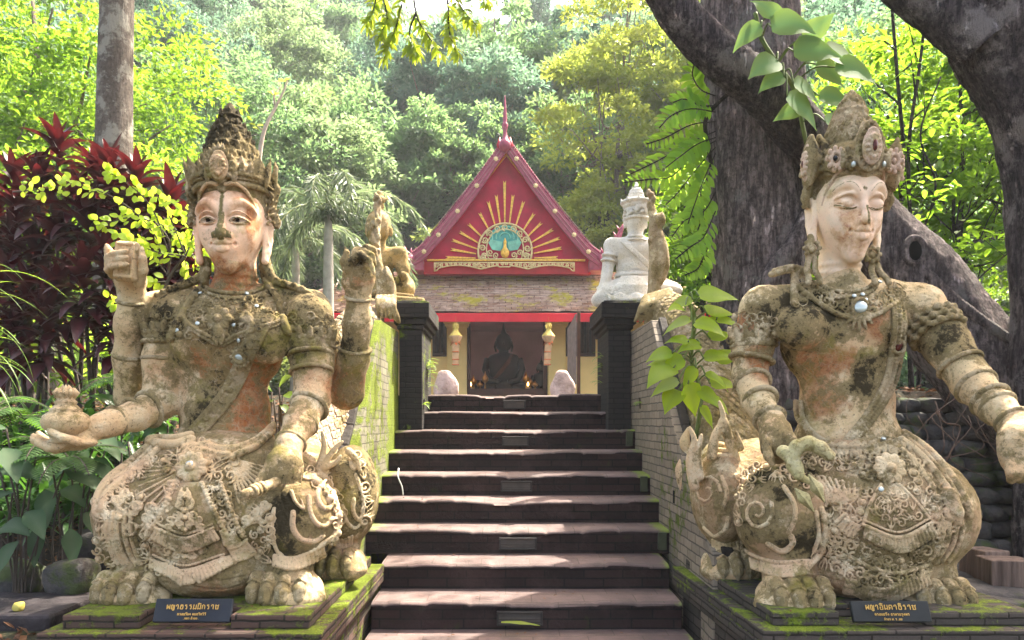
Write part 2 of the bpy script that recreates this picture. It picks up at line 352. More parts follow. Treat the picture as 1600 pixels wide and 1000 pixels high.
for a, b_ in ((698, 731), (855, 884)):                      # pilasters with moulded capitals
    t = MB(); xa, xb = X(a)+.02, X(b_)-.02; zc = P(0, 503, DW)[2]
    t.box(xa, xb, DW-.16, DW-.001, zf, zc-.17)
    for i, (e, h0, h1) in enumerate(((.03, .17, .13), (.06, .129, .06), (.09, .059, -.25))): t.box(xa-e, xb+e, DW-.16-e, DW-.001, zc-h0, zc-h1)
    t.build('pilaster', CREAM, T, bevel=.012)
t = MB(); za = P(0, 606, DW)[2]
t.box(X(730), X(735), DW-.05, DW+.2, zf, wt+.09).box(X(849), X(855), DW-.05, DW+.2, zf, wt+.09).box(X(735), X(849), DW-.05, DW+.2, wt, wt+.09)
t.box(X(735), X(849), DW-.06, DW+.2, zf, za-.02); t.build('door_frame', DOORF, T, bevel=.01)
for a, b_ in ((676, 698), (884, 930)):
    t = MB(); t.box(X(a), X(b_), DW-.06, DW+.05, wz0, wz0+.09).box(X(a), X(b_), DW-.04, DW+.05, wt-.06, wt).box(X(a), X(a)+.05, DW-.05, DW+.05, wz0+.08, wt-.05).box(X(b_)-.05, X(b_), DW-.05, DW+.05, wz0+.08, wt-.05)
    w_ = t.build('window_frame', WOOD, T, bevel=.008); n = 3 if b_-a < 30 else 6
    for i in range(n):
        x = X(a)+(i+.5)*(X(b_)-X(a))/n; h = wt-wz0-.15; z0 = wz0+.09
        pr = [(.028, 0)]+[(.028+.022*math.sin(q/14*math.pi*5)**2, h*q/14) for q in range(1, 14)]+[(.028, h)]
        MB().lathe(pr, (x, DW+.02, z0), 8).build('baluster', WOOD, w_, smooth=True)
    MB().box(X(a), X(b_), DW+.2, DW+.22, wz0, wt).build('shutter', simple('shutter_dark', (.02, .01, .008), .8), w_)
# skirt roof with real courses of tiles
y0, z0 = 18.3, P(0, 489, 18.3)[2]; y1, z1 = 20.6, P(0, 426, 20.6)[2]
NC = 30; V = []; Q = []
xl0, xr0, xl1, xr1 = X(420, y0), X(1165, y0), X(585, y1), X(1000, y1)
NXR = 150
for c_ in range(NC):
    for e in (0, 1):
        t_ = (c_+e)/NC; yy = y0+(y1-y0)*t_; zz = z0+(z1-z0)*(t_**1.0)+(.038 if e == 0 else -.004)
        a_, b__ = xl0+(xl1-xl0)*t_, xr0+(xr1-xr0)*t_
        for i in range(NXR):
            u = i/(NXR-1); jx = random.uniform(-.007, .007); V.append((a_+(b__-a_)*u, yy+random.uniform(-.008, .008), zz+jx+.012*math.sin(u*23+c_*.4)))
for r_ in range(2*NC-1):
    Q += [(r_*NXR+i, r_*NXR+i+1, (r_+1)*NXR+i+1, (r_+1)*NXR+i) for i in range(NXR-1)]
mesh_np('skirt_roof', V, Q, TILE, T, False)
MB().prism([(xl0, y0, z0-.01), (xr0, y0, z0-.01), (xr1, y1, z1-.05), (xl1, y1, z1-.05)], (0, 0, -.06)).build('roof_boarding', WOOD, T)
for sx, xa, xb in ((-1, xl0, xl1), (1, xr0, xr1)):          # hips and side slopes
    t = MB(); t.prism([(xa, y0, z0), (xb, y1, z1), (xb, y1+6, z1), (xa, y1+8, z0)], (0, 0, -.05)); t.build('side_roof', TILE, T)
    t = MB().tube([(xa, y0, z0+.04), (xb, y1, z1+.05)], .06, 8); t.build('hip_ridge', TILE, T, smooth=True)
MB().box(xl0, xr0, y0-.03, y0+.03, P(0, 503, y0)[2], P(0, 489.5, y0)[2]).build('eave_beam', BRED, T, bevel=.006)
# gable
DG = 19.6
GB = [P(660, 409, DG), P(925, 409, DG), P(791, 243, DG)]
MB().prism(GB, (0, .12, 0)).build('gable_board', DRED, T)
def curve_edge(s):           # outer line of the bargeboard, slightly hollow, s = side
    pts = []
    for i in range(21):
        t_ = i/20; x = 791+s*(2+150*t_); y = 217+192*t_+7*math.sin(math.pi*t_)
        if t_ > .86: y -= (t_-.86)*60
        pts.append((x, y))
    return pts
for s in (-1, 1):
    ed = curve_edge(s); w = 17
    out = [P(x, y, DG-.35) for x, y in ed]; inn = [P(x-s*3, y+w+ (4*math.sin(math.pi*i/20)), DG-.35) for i, (x, y) in enumerate(ed)]
    t = MB()
    for i in range(20): t.prism([out[i], out[i+1], inn[i+1], inn[i]], (0, .10, 0))
    bb = t.build('bargeboard', MAUVE, T)
    t = MB()                                                  # crocket beads along the top edge
    for i in range(60):
        q = i/60*20; j = int(q); f_ = q-j; x = ed[j][0]*(1-f_)+ed[j+1][0]*f_; y = ed[j][1]*(1-f_)+ed[j+1][1]*f_
        c0 = P(x, y-1.2, DG-.30); t.lathe([(.001, -.03), (.028, -.012), (.03, .01), (.012, .05), (.001, .07)], c0, 6)
    t.build('crockets', MAUVE, bb, smooth=True)
    t = MB()
    for off, r_ in ((5, .012), (13, .014)):
        t.tube([P(x-s*1, y+off, DG-.36) for x, y in ed], r_, 6)
    t.build('moulding', PINK, bb, smooth=True)
    for i in (2, 6, 10, 14, 17):
        c0 = P(ed[i][0]-s*1, ed[i][1]+10, DG-.37); t = MB()
        t.add([(c0[0]+.07*math.cos(a)*(1 if k % 2 else .75), c0[1]-.02, c0[2]+.07*math.sin(a)*(1 if k % 2 else .75)) for k, a in enumerate(np.linspace(0, 2*math.pi, 17)[:16])]+[(c0[0], c0[1]-.045, c0[2])], [(k, (k+1) % 16, 16) for k in range(16)])
        t.build('rosette', GOLDP, bb)
    # roof slope of the gable going back, tiled
    a0, a1 = ed[0], ed[-1]
    q = [np.array(P(*a0, DG-.3))+(0, 0, -.05), np.array(P(*a1, DG-.3))+(0, 0, -.05)]
    MB().prism([q[0], q[1], q[1]+(0, 8, 0), q[0]+(0, 8, 0)], (s*.04, 0, -.08)).build('gable_roof', TILE, T)
    # inner gold moulding and soffit
    MB().prism([P(791-s*0, 237, DG-.06), P(791+s*137, 409, DG-.06), P(791+s*132, 409, DG-.06), P(791, 243.5, DG-.06)], (0, .05, 0)).build('gold_moulding', GOLD, T)
    MB().prism([P(791+s*0, 229, DG-.2), P(791+s*143, 409, DG-.2), P(791+s*137, 409, DG-.2), P(791, 237, DG-.2)], (0, .1, 0)).build('soffit_board', RED, T)
    # upturned serpent tail with flame crockets at the eave end
    t = MB(); pts = [(791+s*146, 400), (791+s*154, 412), (791+s*163, 408), (791+s*170, 395), (791+s*173, 378), (791+s*180, 358), (791+s*186, 346)]
    rr = [.10, .13, .13, .11, .08, .055, .01]
    P3 = [P(x, y, DG-.33) for x, y in pts]; t.tube(P3, rr, 8)
    for (x, y, dx, dy, r_) in ((163, 402, 4, -14, .06), (157, 396, 2, -12, .05), (168, 388, -6, -13, .045), (172, 374, -5, -12, .04), (177, 362, -5, -10, .03), (150, 398, -2, -11, .04), (173, 380, 7, -8, .035)):
        t.tube([P(791+s*x, y, DG-.33), P(791+s*(x+dx*.3), y+dy*.5, DG-.33), P(791+s*(x+dx), y+dy, DG-.33)], [r_, r_*.8, .005], 6)
    t.build('serpent_finial', MAUVE, T, smooth=True)
    t = MB().box(min(X(791+s*128, DG), X(791+s*150, DG)), max(X(791+s*128, DG), X(791+s*150, DG)), DG-.3, DG+.3, P(0, 426, DG)[2], P(0, 409, DG)[2]); t.build('beam_end', MAUVE, T, bevel=.02)
MB().box(X(662, DG), X(923, DG), DG-.02, DG+.25, P(0, 428, DG)[2], P(0, 409.2, DG)[2]).build('tie_beam', RED, T)
MB().box(X(668, DG), X(914, DG), DG-.10, DG-.03, P(0, 409, DG)[2], P(0, 406, DG)[2]).build('gold_sill', GOLD, T, bevel=.008)
# sunburst rays
cxm, cym = 789, 404
for (x, y) in ((694, 402), (702, 389), (704, 374), (716, 361), (730, 348), (748, 330), (762, 312), (775, 302), (788.5, 280), (802, 302), (819, 312), (836, 331), (848, 346), (866, 357), (877, 371), (880, 387), (874, 402)):
    v_ = np.array((x-cxm, y-cym), float); L_ = np.linalg.norm(v_); v_ /= L_; n_ = np.array((-v_[1], v_[0]))
    a_ = np.array((cxm, cym))+v_*46; b__ = np.array((cxm, cym))+v_*L_; w0, w1 = .7, 2.1
    q = [a_-n_*w0, a_+n_*w0, b__-v_*2+n_*w1, b__-v_*6, b__-v_*2-n_*w1]
    MB().prism([P(p_[0], p_[1], DG-.05) for p_ in q], (0, .045, 0)).build('sun_ray', GOLD, T)
# peacock medallion: carved openwork ring
def scrolls(mb, cx0, cy0, r0, turns, d, th, s=1, a0=0):
    pts = []
    for i in range(int(16*turns)+1):
        a = a0+s*i/16*2*math.pi; r = r0*(1-i/(16*turns)*.85); pts.append(P(cx0+r*math.cos(a), cy0+r*math.sin(a), d))
    mb.tube(pts, [th*(1-.5*i/len(pts)) for i in range(len(pts))], 5)
med = MB(); R_ = 42
med.prism([P(789+R_*math.cos(a), 392-R_*1.02*math.sin(a) if math.sin(a) > -.3 else 405, DG-.055) for a in np.linspace(-.32, math.pi+.32, 30)], (0, .04, 0))
md = med.build('medallion', DRED, T)
t = MB()
arc = [P(789+R_*math.cos(a), 392-R_*1.02*math.sin(a), DG-.08) for a in np.linspace(-.32, math.pi+.32, 34)]
t.tube(arc+[P(749, 405, DG-.08), P(829, 405, DG-.08)], .028, 6)
t.tube([P(789+29*math.cos(a), 389-31*math.sin(a), DG-.08) for a in np.linspace(-.5, math.pi+.5, 30)], .018, 6)
for i in range(11):
    a = -.25+i*(math.pi+.5)/10; scrolls(t, 789+35.5*math.cos(a), 392-36.5*math.sin(a), 5.2, 1.6, DG-.085, .024, 1 if i % 2 else -1, a)
for i, x in enumerate((757, 766, 775, 803, 812, 821)): scrolls(t, x, 399-(4 if i in (1, 4) else 0), 5, 1.5, DG-.085, .022, 1 if x < 789 else -1, 1)
t.build('medallion_scrollwork', GOLDP, md, smooth=True)
t = MB(); t.prism([P(789+24*math.cos(a), 371+(-20)*math.sin(a), DG-.075) for a in np.linspace(0, 2*math.pi, 25)[:24]], (0, .02, 0)); t.build('peacock_tail', TEAL, md)
t = MB()
for k in range(3):
    t.tube([P(789+(20-6*k)*math.cos(a), 371-(17-5*k)*math.sin(a), DG-.085) for a in np.linspace(-.2, math.pi+.2, 20)], .016, 5)
t.build('tail_eyes', LTEAL, md)
for s in (-1, 1):
    MB().prism([P(789+s*4, 378, DG-.09), P(789+s*22, 374, DG-.09), P(789+s*26, 379, DG-.09), P(789+s*20, 390, DG-.09), P(789+s*7, 392, DG-.09)], (0, .02, 0)).build('peacock_wing', LTEAL, md)
t = MB(); t.lathe([(.01, 0), (.07, .02), (.115, .1), (.11, .18), (.05, .27), (.035, .36), (.045, .42), (.03, .47), (.008, .53)], P(789, 403, DG-.14), 12, 1, .5)
t.build('peacock_body', GOLD, md, smooth=True)
# openwork frieze under the gable
t = MB(); fx0, fx1 = 679, 897
t.tube([P(fx0, 410.5, DG-.13), P(fx1, 410.5, DG-.13)], .02, 5)
low = []
for i in range(61):
    u = i/60; x = fx0+(fx1-fx0)*u; y = 420.5-6*abs(math.sin(math.pi*u*3))+(2.5 if .45 < u < .55 else 0)+(3 if u < .03 or u > .97 else 0); low.append(P(x, y, DG-.13))
t.tube(low, .02, 5); t.tube([P(fx0, 410, DG-.13), P(fx0, 424, DG-.13)], .025, 5); t.tube([P(fx1, 410, DG-.13), P(fx1, 424, DG-.13)], .025, 5)
for i in range(30):
    u = (i+.5)/30; x = fx0+(fx1-fx0)*u; h = 420.5-6*abs(math.sin(math.pi*u*3))
    scrolls(t, x, (410.5+h)/2, max(2.2, (h-410.5)*.42), 1.6, DG-.135, .02, 1 if i % 2 else -1, i)
t.build('openwork_frieze', GOLDP, T, smooth=True)
# ridge finial
t = MB(); t.lathe([(.02, -.05), (.10, 0), (.16, .12), (.17, .25), (.12, .38), (.06, .50), (.05, .75), (.075, .86), (.085, .95), (.06, 1.03), (.05, 1.08), (.055, 1.2), (.035, 1.6), (.012, 2.0), (.002, 2.06)], P(789, 236, DG-.35), 12); z0_ = P(789, 236, DG-.35)[2]; t.v = [(v[0], v[1], z0_+(v[2]-z0_)*.71) for v in t.v]
t.build('ridge_finial', MAUVE, T, smooth=True)
t = MB()
for s in (-1, 1): t.tube([P(789+s*4, 234, DG-.3), P(789+s*9, 226, DG-.3), P(789+s*8, 214, DG-.3)], [.1, .08, .01], 7)
t.build('finial_wings', RED, T, smooth=True)
# ---------------------------------------------------------------- Buddha images inside (things of their own)
BRZ = simple('dark_bronze', (.022, .017, .018), .38, .3, 6, .3, .1); ROBE = simple('robe_cloth', (.10, .05, .035), .8, .3, 6)
def buddha(px, py_base, d, H, name, label, robe=True):
    b0 = np.array(P(px, py_base, d)); r = thing(name, label, 'statue', tuple(b0)); u = H/2.6; t = MB(); x, y, z = b0
    t.lathe([(.75*u, 0), (.82*u, .12*u), (.74*u, .26*u), (.60*u, .36*u)], (x, y, z), 20, 1, .62)
    t.lathe([(.42*u, .30*u), (.50*u, .6*u), (.56*u, .95*u), (.62*u, 1.18*u), (.50*u, 1.34*u), (.19*u, 1.43*u), (.165*u, 1.55*u)], (x, y, z), 20, 1, .55)
    t.lathe([(.15*u, 1.5*u), (.25*u, 1.58*u), (.30*u, 1.74*u), (.29*u, 1.92*u), (.22*u, 2.06*u), (.12*u, 2.14*u), (.05*u, 2.3*u), (.004*u, 2.62*u)], (x, y, z), 18)
    for s in (-1, 1):
        t.tube([(x+s*.56*u, y, z+1.2*u), (x+s*.68*u, y-.05*u, z+.8*u), (x+s*.52*u, y-.3*u, z+.42*u), (x+s*.15*u, y-.42*u, z+.34*u)], [.15*u, .13*u, .11*u, .08*u], 8)
        t.tube([(x+s*.29*u, y, z+1.85*u), (x+s*.32*u, y-.02*u, z+1.65*u), (x+s*.28*u, y-.02*u, z+1.46*u)], [.03*u, .045*u, .03*u], 6)
        t.tube([(x+s*.25*u, y-.1*u, z+.18*u), (x+s*.8*u, y-.2*u, z+.16*u), (x+s*.3*u, y-.5*u, z+.14*u)], [.2*u, .17*u, .12*u], 8)
    t.lathe([(.004, 0), (.03*u, -.02*u), (.04*u, -.1*u), (.004, -.13*u)], (x, y-.31*u, z+1.82*u), 6)
    t.build('body', BRZ, r, smooth=True)
    if robe:
        q = MB(); q.tube([(x+.30*u, y-.22*u, z+1.33*u), (x+.16*u, y-.33*u, z+1.05*u), (x-.12*u, y-.34*u, z+.70*u), (x-.35*u, y-.3*u, z+.45*u)], [.06*u, .075*u, .075*u, .05*u], 8); q.build('robe_sash', ROBE, r, smooth=True)
buddha(787, 612, 24.5, 2.35, 'buddha_statue', 'large dark seated Buddha silhouetted in the doorway')
buddha(846, 614, 24.8, 1.25, 'buddha_statue', 'small dark seated Buddha at the right side of the doorway', False)
OFF = simple('brass_offering', (.45, .30, .09), .35, .3, 9, .8)
for i, (px, h) in enumerate(((740, .45), (750, .3), (758, .55), (822, .55), (829, .38), (836, .3))):
    b0 = P(px, 612, 23.6); t = MB(); t.lathe([(.09, 0), (.03, .06), (.025, h*.5), (.10, h*.62), (.11, h*.8), (.03, h), (.005, h*1.2)], b0, 8)
    tag(t.build('offering_vase', OFF, smooth=True), ['little brass offering vase just inside the left door post', 'low brass vase second from the left door post', 'tall brass vase touching the knee of the big Buddha on the left', 'tall brass vase touching the knee of the big Buddha on the right', 'middle-height brass vase between the big and small Buddha', 'low brass vase in front of the small Buddha'][i], 'vase', 'offering vases in the shrine')
CWX = simple('candle_wax', (.7, .5, .25), .5); FLM = bpy.data.materials.new('candle_flame'); FLM.use_nodes = True; FLM.node_tree.nodes['Principled BSDF'].inputs['Emission Color'].default_value = (1, .55, .15, 1); FLM.node_tree.nodes['Principled BSDF'].inputs['Emission Strength'].default_value = 4
for px, lab in ((735.5, 'lit candle glowing at the left corner of the temple doorway'), (825, 'lit candle glowing to the right of the big Buddha')):
    b0 = np.array(P(px, 606, 23.0)); r = thing('candle', lab, 'candle', tuple(b0)); MB().lathe([(.05, -.1), (.05, .02), (.02, .05)], b0, 8).build('wax', CWX, r); MB().lathe([(.005, .06), (.03, .09), (.025, .13), (.002, .19)], b0, 8).build('flame', FLM, r, smooth=True)
    pl = bpy.data.lights.new('candle_light', 'POINT'); pl.energy = 2.2; pl.color = (1, .55, .42); pl.shadow_soft_size = .25; po = bpy.data.objects.new('candle_light', pl); COL.objects.link(po); po.parent = r; po.location = (0, -.3, .9)
TBL = simple('altar_wood', (.06, .03, .02), .6)
t = MB().box(X(737), X(850), 22.8, 25.3, zf+.03, P(0, 612, 23.5)[2]-.01); tag(t.build('altar_table', TBL, bevel=.02), 'low dark altar platform behind the temple door', 'altar')
# ---------------------------------------------------------------- hanging lanterns
LP = simple('lantern_paper', (.62, .38, .22), .8, .25, 14); LG = simple('lantern_gold', (.55, .42, .10), .6, .3, 20); LO = simple('lantern_orange', (.62, .13, .035), .8, .3, 20)
def lantern(px, y_top, tail, label, lean):
    d = 18.0; b0 = np.array(P(px, y_top, d)); r = thing('paper_lantern', label, 'lantern', tuple(b0), 'paper lanterns hung under the eave')
    x, y, z = b0; s = d/F
    t = MB(); t.tube([(x, y, z+10*s), (x, y, z)], .006, 4); t.build('cord', LO, r)
    t = MB(); t.lathe([(.01, 0), (1.6*s, -3*s), (2.2*s, -7*s), (5*s, -13*s), (10.5*s, -20*s)], (x, y, z), 6)
    for k in range(6):
        a = k*math.pi/3; t.tube([(x+3*s*math.cos(a), y+3*s*math.sin(a), z-9*s), (x+4.5*s*math.cos(a), y+4.5*s*math.sin(a), z-4*s), (x+3*s*math.cos(a), y+3*s*math.sin(a), z+1*s)], [.02, .015, .004], 4)
    t.build('lantern_top', LG, r)
    MB().lathe([(10.5*s, -20.2*s), (10.2*s, -22*s), (6.5*s, -29*s), (4.5*s, -31*s)], (x, y, z), 6).build('lantern_body', LP, r)
    t = MB()
    for k in range(9):
        a = k*2*math.pi/9; e = np.array((x+10*s*math.cos(a), y+8*s*math.sin(a), z-(33+3*math.sin(k*2))*s)); c0 = np.array((x, y, z-31*s)); n_ = np.array((-math.sin(a), math.cos(a), 0))*2.5*s
        t.add([c0, (c0+e)/2+n_+(0, 0, .06), e, (c0+e)/2-n_+(0, 0, .04)], [(0, 1, 2, 3)])
    t.build('paper_flower', LO, r)
    t = MB(); lx = lean*s
    for k, (a, b_) in enumerate(((32, 46), (46.5, 57), (57.5, 66))):
        w0 = (5.2-.3*k)*s
        t.add([(x-w0+lx*k/3, y-w0*.5, z-a*s), (x+w0+lx*k/3, y-w0*.5, z-a*s), (x+w0+lx*(k+1)/3, y+w0*.5, z-a*s), (x-w0+lx*(k+1)/3, y+w0*.5, z-a*s), (x-w0+lx*(k+1)/3, y-w0*.5, z-b_*s), (x+w0*.9+lx*(k+1)/3, y-w0*.5, z-b_*s), (x+w0*.9+lx*(k+1)/3, y+w0*.5, z-b_*s), (x-w0+lx*(k+1)/3, y+w0*.5, z-b_*s)], [(0,3,2,1),(4,5,6,7),(0,1,5,4),(1,2,6,5),(2,3,7,6),(3,0,4,7)])
    t.build('cloth_tail', LP, r)
    t = MB()
    for a in (44, 56, 64): t.box(x-5.4*s+lx*.5, x+5.2*s+lx*.5, y-3*s, y+3*s, z-(a+1.4)*s, z-a*s)
    t.build('cloth_band', LO, r)
lantern(712, 505, 70, 'pale paper lantern with orange ruff hanging left of the temple door', 0)
lantern(857, 505, 76, 'paper lantern with a red bow hanging right of the temple door', -2.5)
# ---------------------------------------------------------------- narrow sign board and white stones on the landing
d = 13.0; r = thing('sign_board', 'tall narrow wooden board seen edge-on at the right of the temple door', 'sign', P(903, 611, d))
BRN = simple('board_brown', (.09, .035, .02), .6, .4, 6); WHT = simple('board_white_paint', (.22, .17, .16), .6, .4, 10)
MB().box(P(902, 0, d)[0], P(907, 0, d)[0], d, d+.08, 1.75, P(0, 487, d)[2]).build('post', BRN, r, bevel=.006)
t = MB(); xx = P(902, 0, d)[0]; t.prism([(xx-.03, d+.02, P(0, 600, d)[2]), (xx-.10, d+.9, P(0, 600, d)[2]), (xx-.10, d+.9, P(0, 505, d)[2]), (xx-.03, d+.02, P(0, 490, d)[2])], (.02, 0, 0)); t.build('panel', WHT, r)
MB().box(P(884, 0, d)[0], P(924, 0, d)[0], d-.1, d+.12, 1.80, 1.90).build('foot', BRN, r, bevel=.01)
m = MT('whitewashed_stone', .7); m.color(m.mix(m.ramp(m.noise(4, 5), .4, .65), (.62, .44, .40), (.36, .24, .20))); m.bump(m.noise(9, 5), .8, .06); WST = m.m
def vnoise_s(vs, sd):
    return [1+.22*(math.sin(v[0]*17+sd)*math.sin(v[2]*13+v[1]*9)) for v in vs]
for px, w, lab in ((697, 17, 'rounded whitewashed boundary stone left of the temple door'), (879, 16, 'rounded whitewashed boundary stone beside the sign board')):
    c0 = P(px, 617, 11.5); s = 11.5/F; t = MB(); t.lathe([(w*s*1.15*math.cos(q*.5*math.pi/14)**.6, -.15+(.15+38*s)*math.sin(q*.5*math.pi/14)) for q in range(15)], c0, 26, 1, .6); vn = vnoise_s(t.v, px); t.v = [(c0[0]+(v[0]-c0[0])*k_, v[1], c0[2]+(v[2]-c0[2])*(.9+.1*k_)) for v, k_ in zip(t.v, vn)]
    tag(t.build('boundary_stone', WST, smooth=True), lab, 'stone')
# ---------------------------------------------------------------- sculpting: a distance field on a grid, skinned by surface nets
class Field:
    def __init__(s, lo, hi, h):
        s.h = h; s.lo = np.array(lo, np.float32); s.n = (np.ceil((np.array(hi)-s.lo)/h).astype(int)+1)
        s.d = np.full(s.n, .2, np.float32); s.hi = s.lo+s.n*h
    def _box(s, lo, hi):
        a = np.maximum(np.floor((np.array(lo)-s.lo)/s.h).astype(int), 0); b = np.minimum(np.ceil((np.array(hi)-s.lo)/s.h).astype(int)+1, s.n)
        if (b <= a).any(): return None
        g = [(s.lo[i]+np.arange(a[i], b[i], dtype=np.float32)*s.h) for i in range(3)]
        return (slice(a[0], b[0]), slice(a[1], b[1]), slice(a[2], b[2])), g[0][:, None, None], g[1][None, :, None], g[2][None, None, :]
    def _put(s, sl, q, k, sub=False):
        D = s.d[sl]
        if sub:
            D2 = -D; h = np.maximum(k-np.abs(D2-q), 0)/k if k > 0 else 0; s.d[sl] = -(np.minimum(D2, q)-(h*h*k*.25 if k > 0 else 0)); return
        if k > 0:
            h = np.maximum(k-np.abs(D-q), 0)/k; s.d[sl] = np.minimum(D, q)-h*h*k*.25
        else: s.d[sl] = np.minimum(D, q)
    def ell(s, c, r, k=.03, R=None, sub=False):
        c = np.array(c, np.float32); r = np.array(r, np.float32) if not np.isscalar(r) else np.full(3, r, np.float32); m = (r if R is None else np.full(3, r.max()))+k+s.h*2
        bx = s._box(c-m, c+m)
        if bx is None: return s
        sl, X, Y, Z = bx; X = X-c[0]; Y = Y-c[1]; Z = Z-c[2]
        if R is not None:
            R = np.array(R, np.float32); X, Y, Z = (R[0,0]*X+R[1,0]*Y+R[2,0]*Z, R[0,1]*X+R[1,1]*Y+R[2,1]*Z, R[0,2]*X+R[1,2]*Y+R[2,2]*Z)
        a = (X/r[0])**2+(Y/r[1])**2+(Z/r[2])**2; k0 = np.sqrt(a); k1 = np.sqrt((X/r[0]**2)**2+(Y/r[1]**2)**2+(Z/r[2]**2)**2)+1e-6
        q = k0*(k0-1)/k1; q = np.where(k0 < .05, -r.min(), q).astype(np.float32); s._put(sl, q, k, sub); return s
    def cap(s, a, b, ra, rb=None, k=.02, sub=False, flat=None):
        rb = ra if rb is None else rb; a = np.array(a, np.float32); b = np.array(b, np.float32); m = max(ra, rb)+k+s.h*1.5
        bx = s._box(np.minimum(a, b)-m, np.maximum(a, b)+m)
        if bx is None: return s
        sl, X, Y, Z = bx; v = b-a; L = float(v@v)+1e-9
        X = X-a[0]; Y = Y-a[1]; Z = Z-a[2]; t = np.clip((X*v[0]+Y*v[1]+Z*v[2])/L, 0, 1)
        q = np.sqrt((X-t*v[0])**2+(Y-t*v[1])**2+(Z-t*v[2])**2)-(ra+(rb-ra)*t); s._put(sl, q.astype(np.float32), k, sub); return s
    def path(s, pts, rad, k=.01, sub=False):
        if np.isscalar(rad): rad = [rad]*len(pts)
        for i in range(len(pts)-1): s.cap(pts[i], pts[i+1], rad[i], rad[i+1], k, sub)
        return s
    def ring(s, c, ax, R_, r, k=.006, sq=(1, 1), n=22):
        "a band round a limb: c centre, ax limb direction"
        ax = np.array(ax, float); ax /= np.linalg.norm(ax); u = np.cross(ax, (0, 1, 0)); u /= np.linalg.norm(u); w = np.cross(ax, u)
        s.path([np.array(c)+R_*(u*math.cos(a)*sq[0]+w*math.sin(a)*sq[1]) for a in np.linspace(0, 2*math.pi, n+1)], r, k); return s
    def sample(s, P_):
        q = (np.asarray(P_)-s.lo)/s.h; i = np.clip(np.floor(q).astype(int), 0, s.n-2); f = np.clip(q-i, 0, 1)
        r = 0
        for a in (0, 1):
            for b in (0, 1):
                for c in (0, 1):
                    r = r+s.d[i[..., 0]+a, i[..., 1]+b, i[..., 2]+c]*(f[..., 0] if a else 1-f[..., 0])*(f[..., 1] if b else 1-f[..., 1])*(f[..., 2] if c else 1-f[..., 2])
        return r
    def normal(s, P_):
        e = s.h; P_ = np.asarray(P_); g = np.stack([s.sample(P_+d)-s.sample(P_-d) for d in (np.array((e, 0, 0)), np.array((0, e, 0)), np.array((0, 0, e)))], -1)
        return g/(np.linalg.norm(g, axis=-1, keepdims=True)+1e-9)
    def hit(s, px, py, dflt):
        "where the surface lies along the line of sight through a pixel of the photograph (used as a measuring aid)"
        px = np.atleast_1d(np.asarray(px, float)); py = np.atleast_1d(np.asarray(py, float)); ys = np.arange(s.lo[1], s.hi[1], s.h*.6)
        P_ = np.stack([(px[:, None]-CX)*ys/F, ys+0*px[:, None], EYE+(YH-py[:, None])*ys/F], -1); d = s.sample(P_)
        inside = d < 0; any_ = inside.any(1); j = np.argmax(inside, 1); j = np.where(any_ & (j > 0), j, np.argmin(d, 1)); j = np.clip(j, 1, len(ys)-1)
        r = np.arange(len(px)); a, b = d[r, j-1], d[r, j]; t = np.where(any_, np.clip(a/(a-b+1e-9), 0, 1), 0)
        return P_[r, j-1]+(P_[r, j]-P_[r, j-1])*t[:, None]
    def mesh(s):
        D = s.d; ins = (D < 0); c = np.zeros(tuple(s.n-1), np.uint8)
        for a in (0, 1):
            for b in (0, 1):
                for e in (0, 1): c += ins[a:s.n[0]-1+a, b:s.n[1]-1+b, e:s.n[2]-1+e]
        ix = np.argwhere((c > 0) & (c < 8)); idx = np.full(tuple(s.n-1), -1, np.int32); idx[ix[:, 0], ix[:, 1], ix[:, 2]] = np.arange(len(ix))
        cv = {}; 
        for a in (0, 1):
            for b in (0, 1):
                for e in (0, 1): cv[a, b, e] = D[ix[:, 0]+a, ix[:, 1]+b, ix[:, 2]+e]
        acc = np.zeros((len(ix), 3), np.float32); cnt = np.zeros(len(ix), np.float32)
        for ax in range(3):
            for b in (0, 1):
                for e in (0, 1):
                    k0 = [b, e]; k0.insert(ax, 0); k1 = [b, e]; k1.insert(ax, 1); v0, v1 = cv[tuple(k0)], cv[tuple(k1)]
                    x = (v0 < 0) != (v1 < 0); t = np.where(x, v0/(v0-v1+1e-12), 0); p = np.zeros((len(ix), 3), np.float32); p[:] = k0; p[:, ax] += t
                    acc += p*x[:, None]; cnt += x
        V = (ix+acc/cnt[:, None])*s.h+s.lo; Q = []
        for ax in range(3):
            sl0 = [slice(None)]*3; sl1 = [slice(None)]*3; sl0[ax] = slice(0, -1); sl1[ax] = slice(1, None)
            E = np.argwhere(ins[tuple(sl0)] != ins[tuple(sl1)]); o1, o2 = [q for q in range(3) if q != ax]
            E = E[(E[:, o1] > 0) & (E[:, o2] > 0) & (E[:, o1] < s.n[o1]-1) & (E[:, o2] < s.n[o2]-1)]
            def cid(da, db): q = E.copy(); q[:, o1] -= da; q[:, o2] -= db; return idx[q[:, 0], q[:, 1], q[:, 2]]
            q = np.stack([cid(1, 1), cid(0, 1), cid(0, 0), cid(1, 0)], 1); fl = ins[E[:, 0], E[:, 1], E[:, 2]]
            if ax == 1: fl = ~fl
            q[~fl] = q[~fl][:, ::-1]; Q.append(q)
        Q = np.concatenate(Q); return V.astype(np.float32), Q[(Q >= 0).all(1)]
class Bounds(Field):
    "same calls, only measures"
    def __init__(s): s.lo = np.full(3, 1e9); s.hi = np.full(3, -1e9)
    def _g(s, a, r): a = np.array(a, float); s.lo = np.minimum(s.lo, a-r); s.hi = np.maximum(s.hi, a+r)
    def ell(s, c, r, k=.03, R=None, sub=False):
        if not sub: s._g(c, np.max(r)+.02)
        return s
    def cap(s, a, b, ra, rb=None, k=.02, sub=False, flat=None):
        if not sub: m_ = max(ra, rb or ra)+.02; s._g(a, m_); s._g(b, m_)
        return s
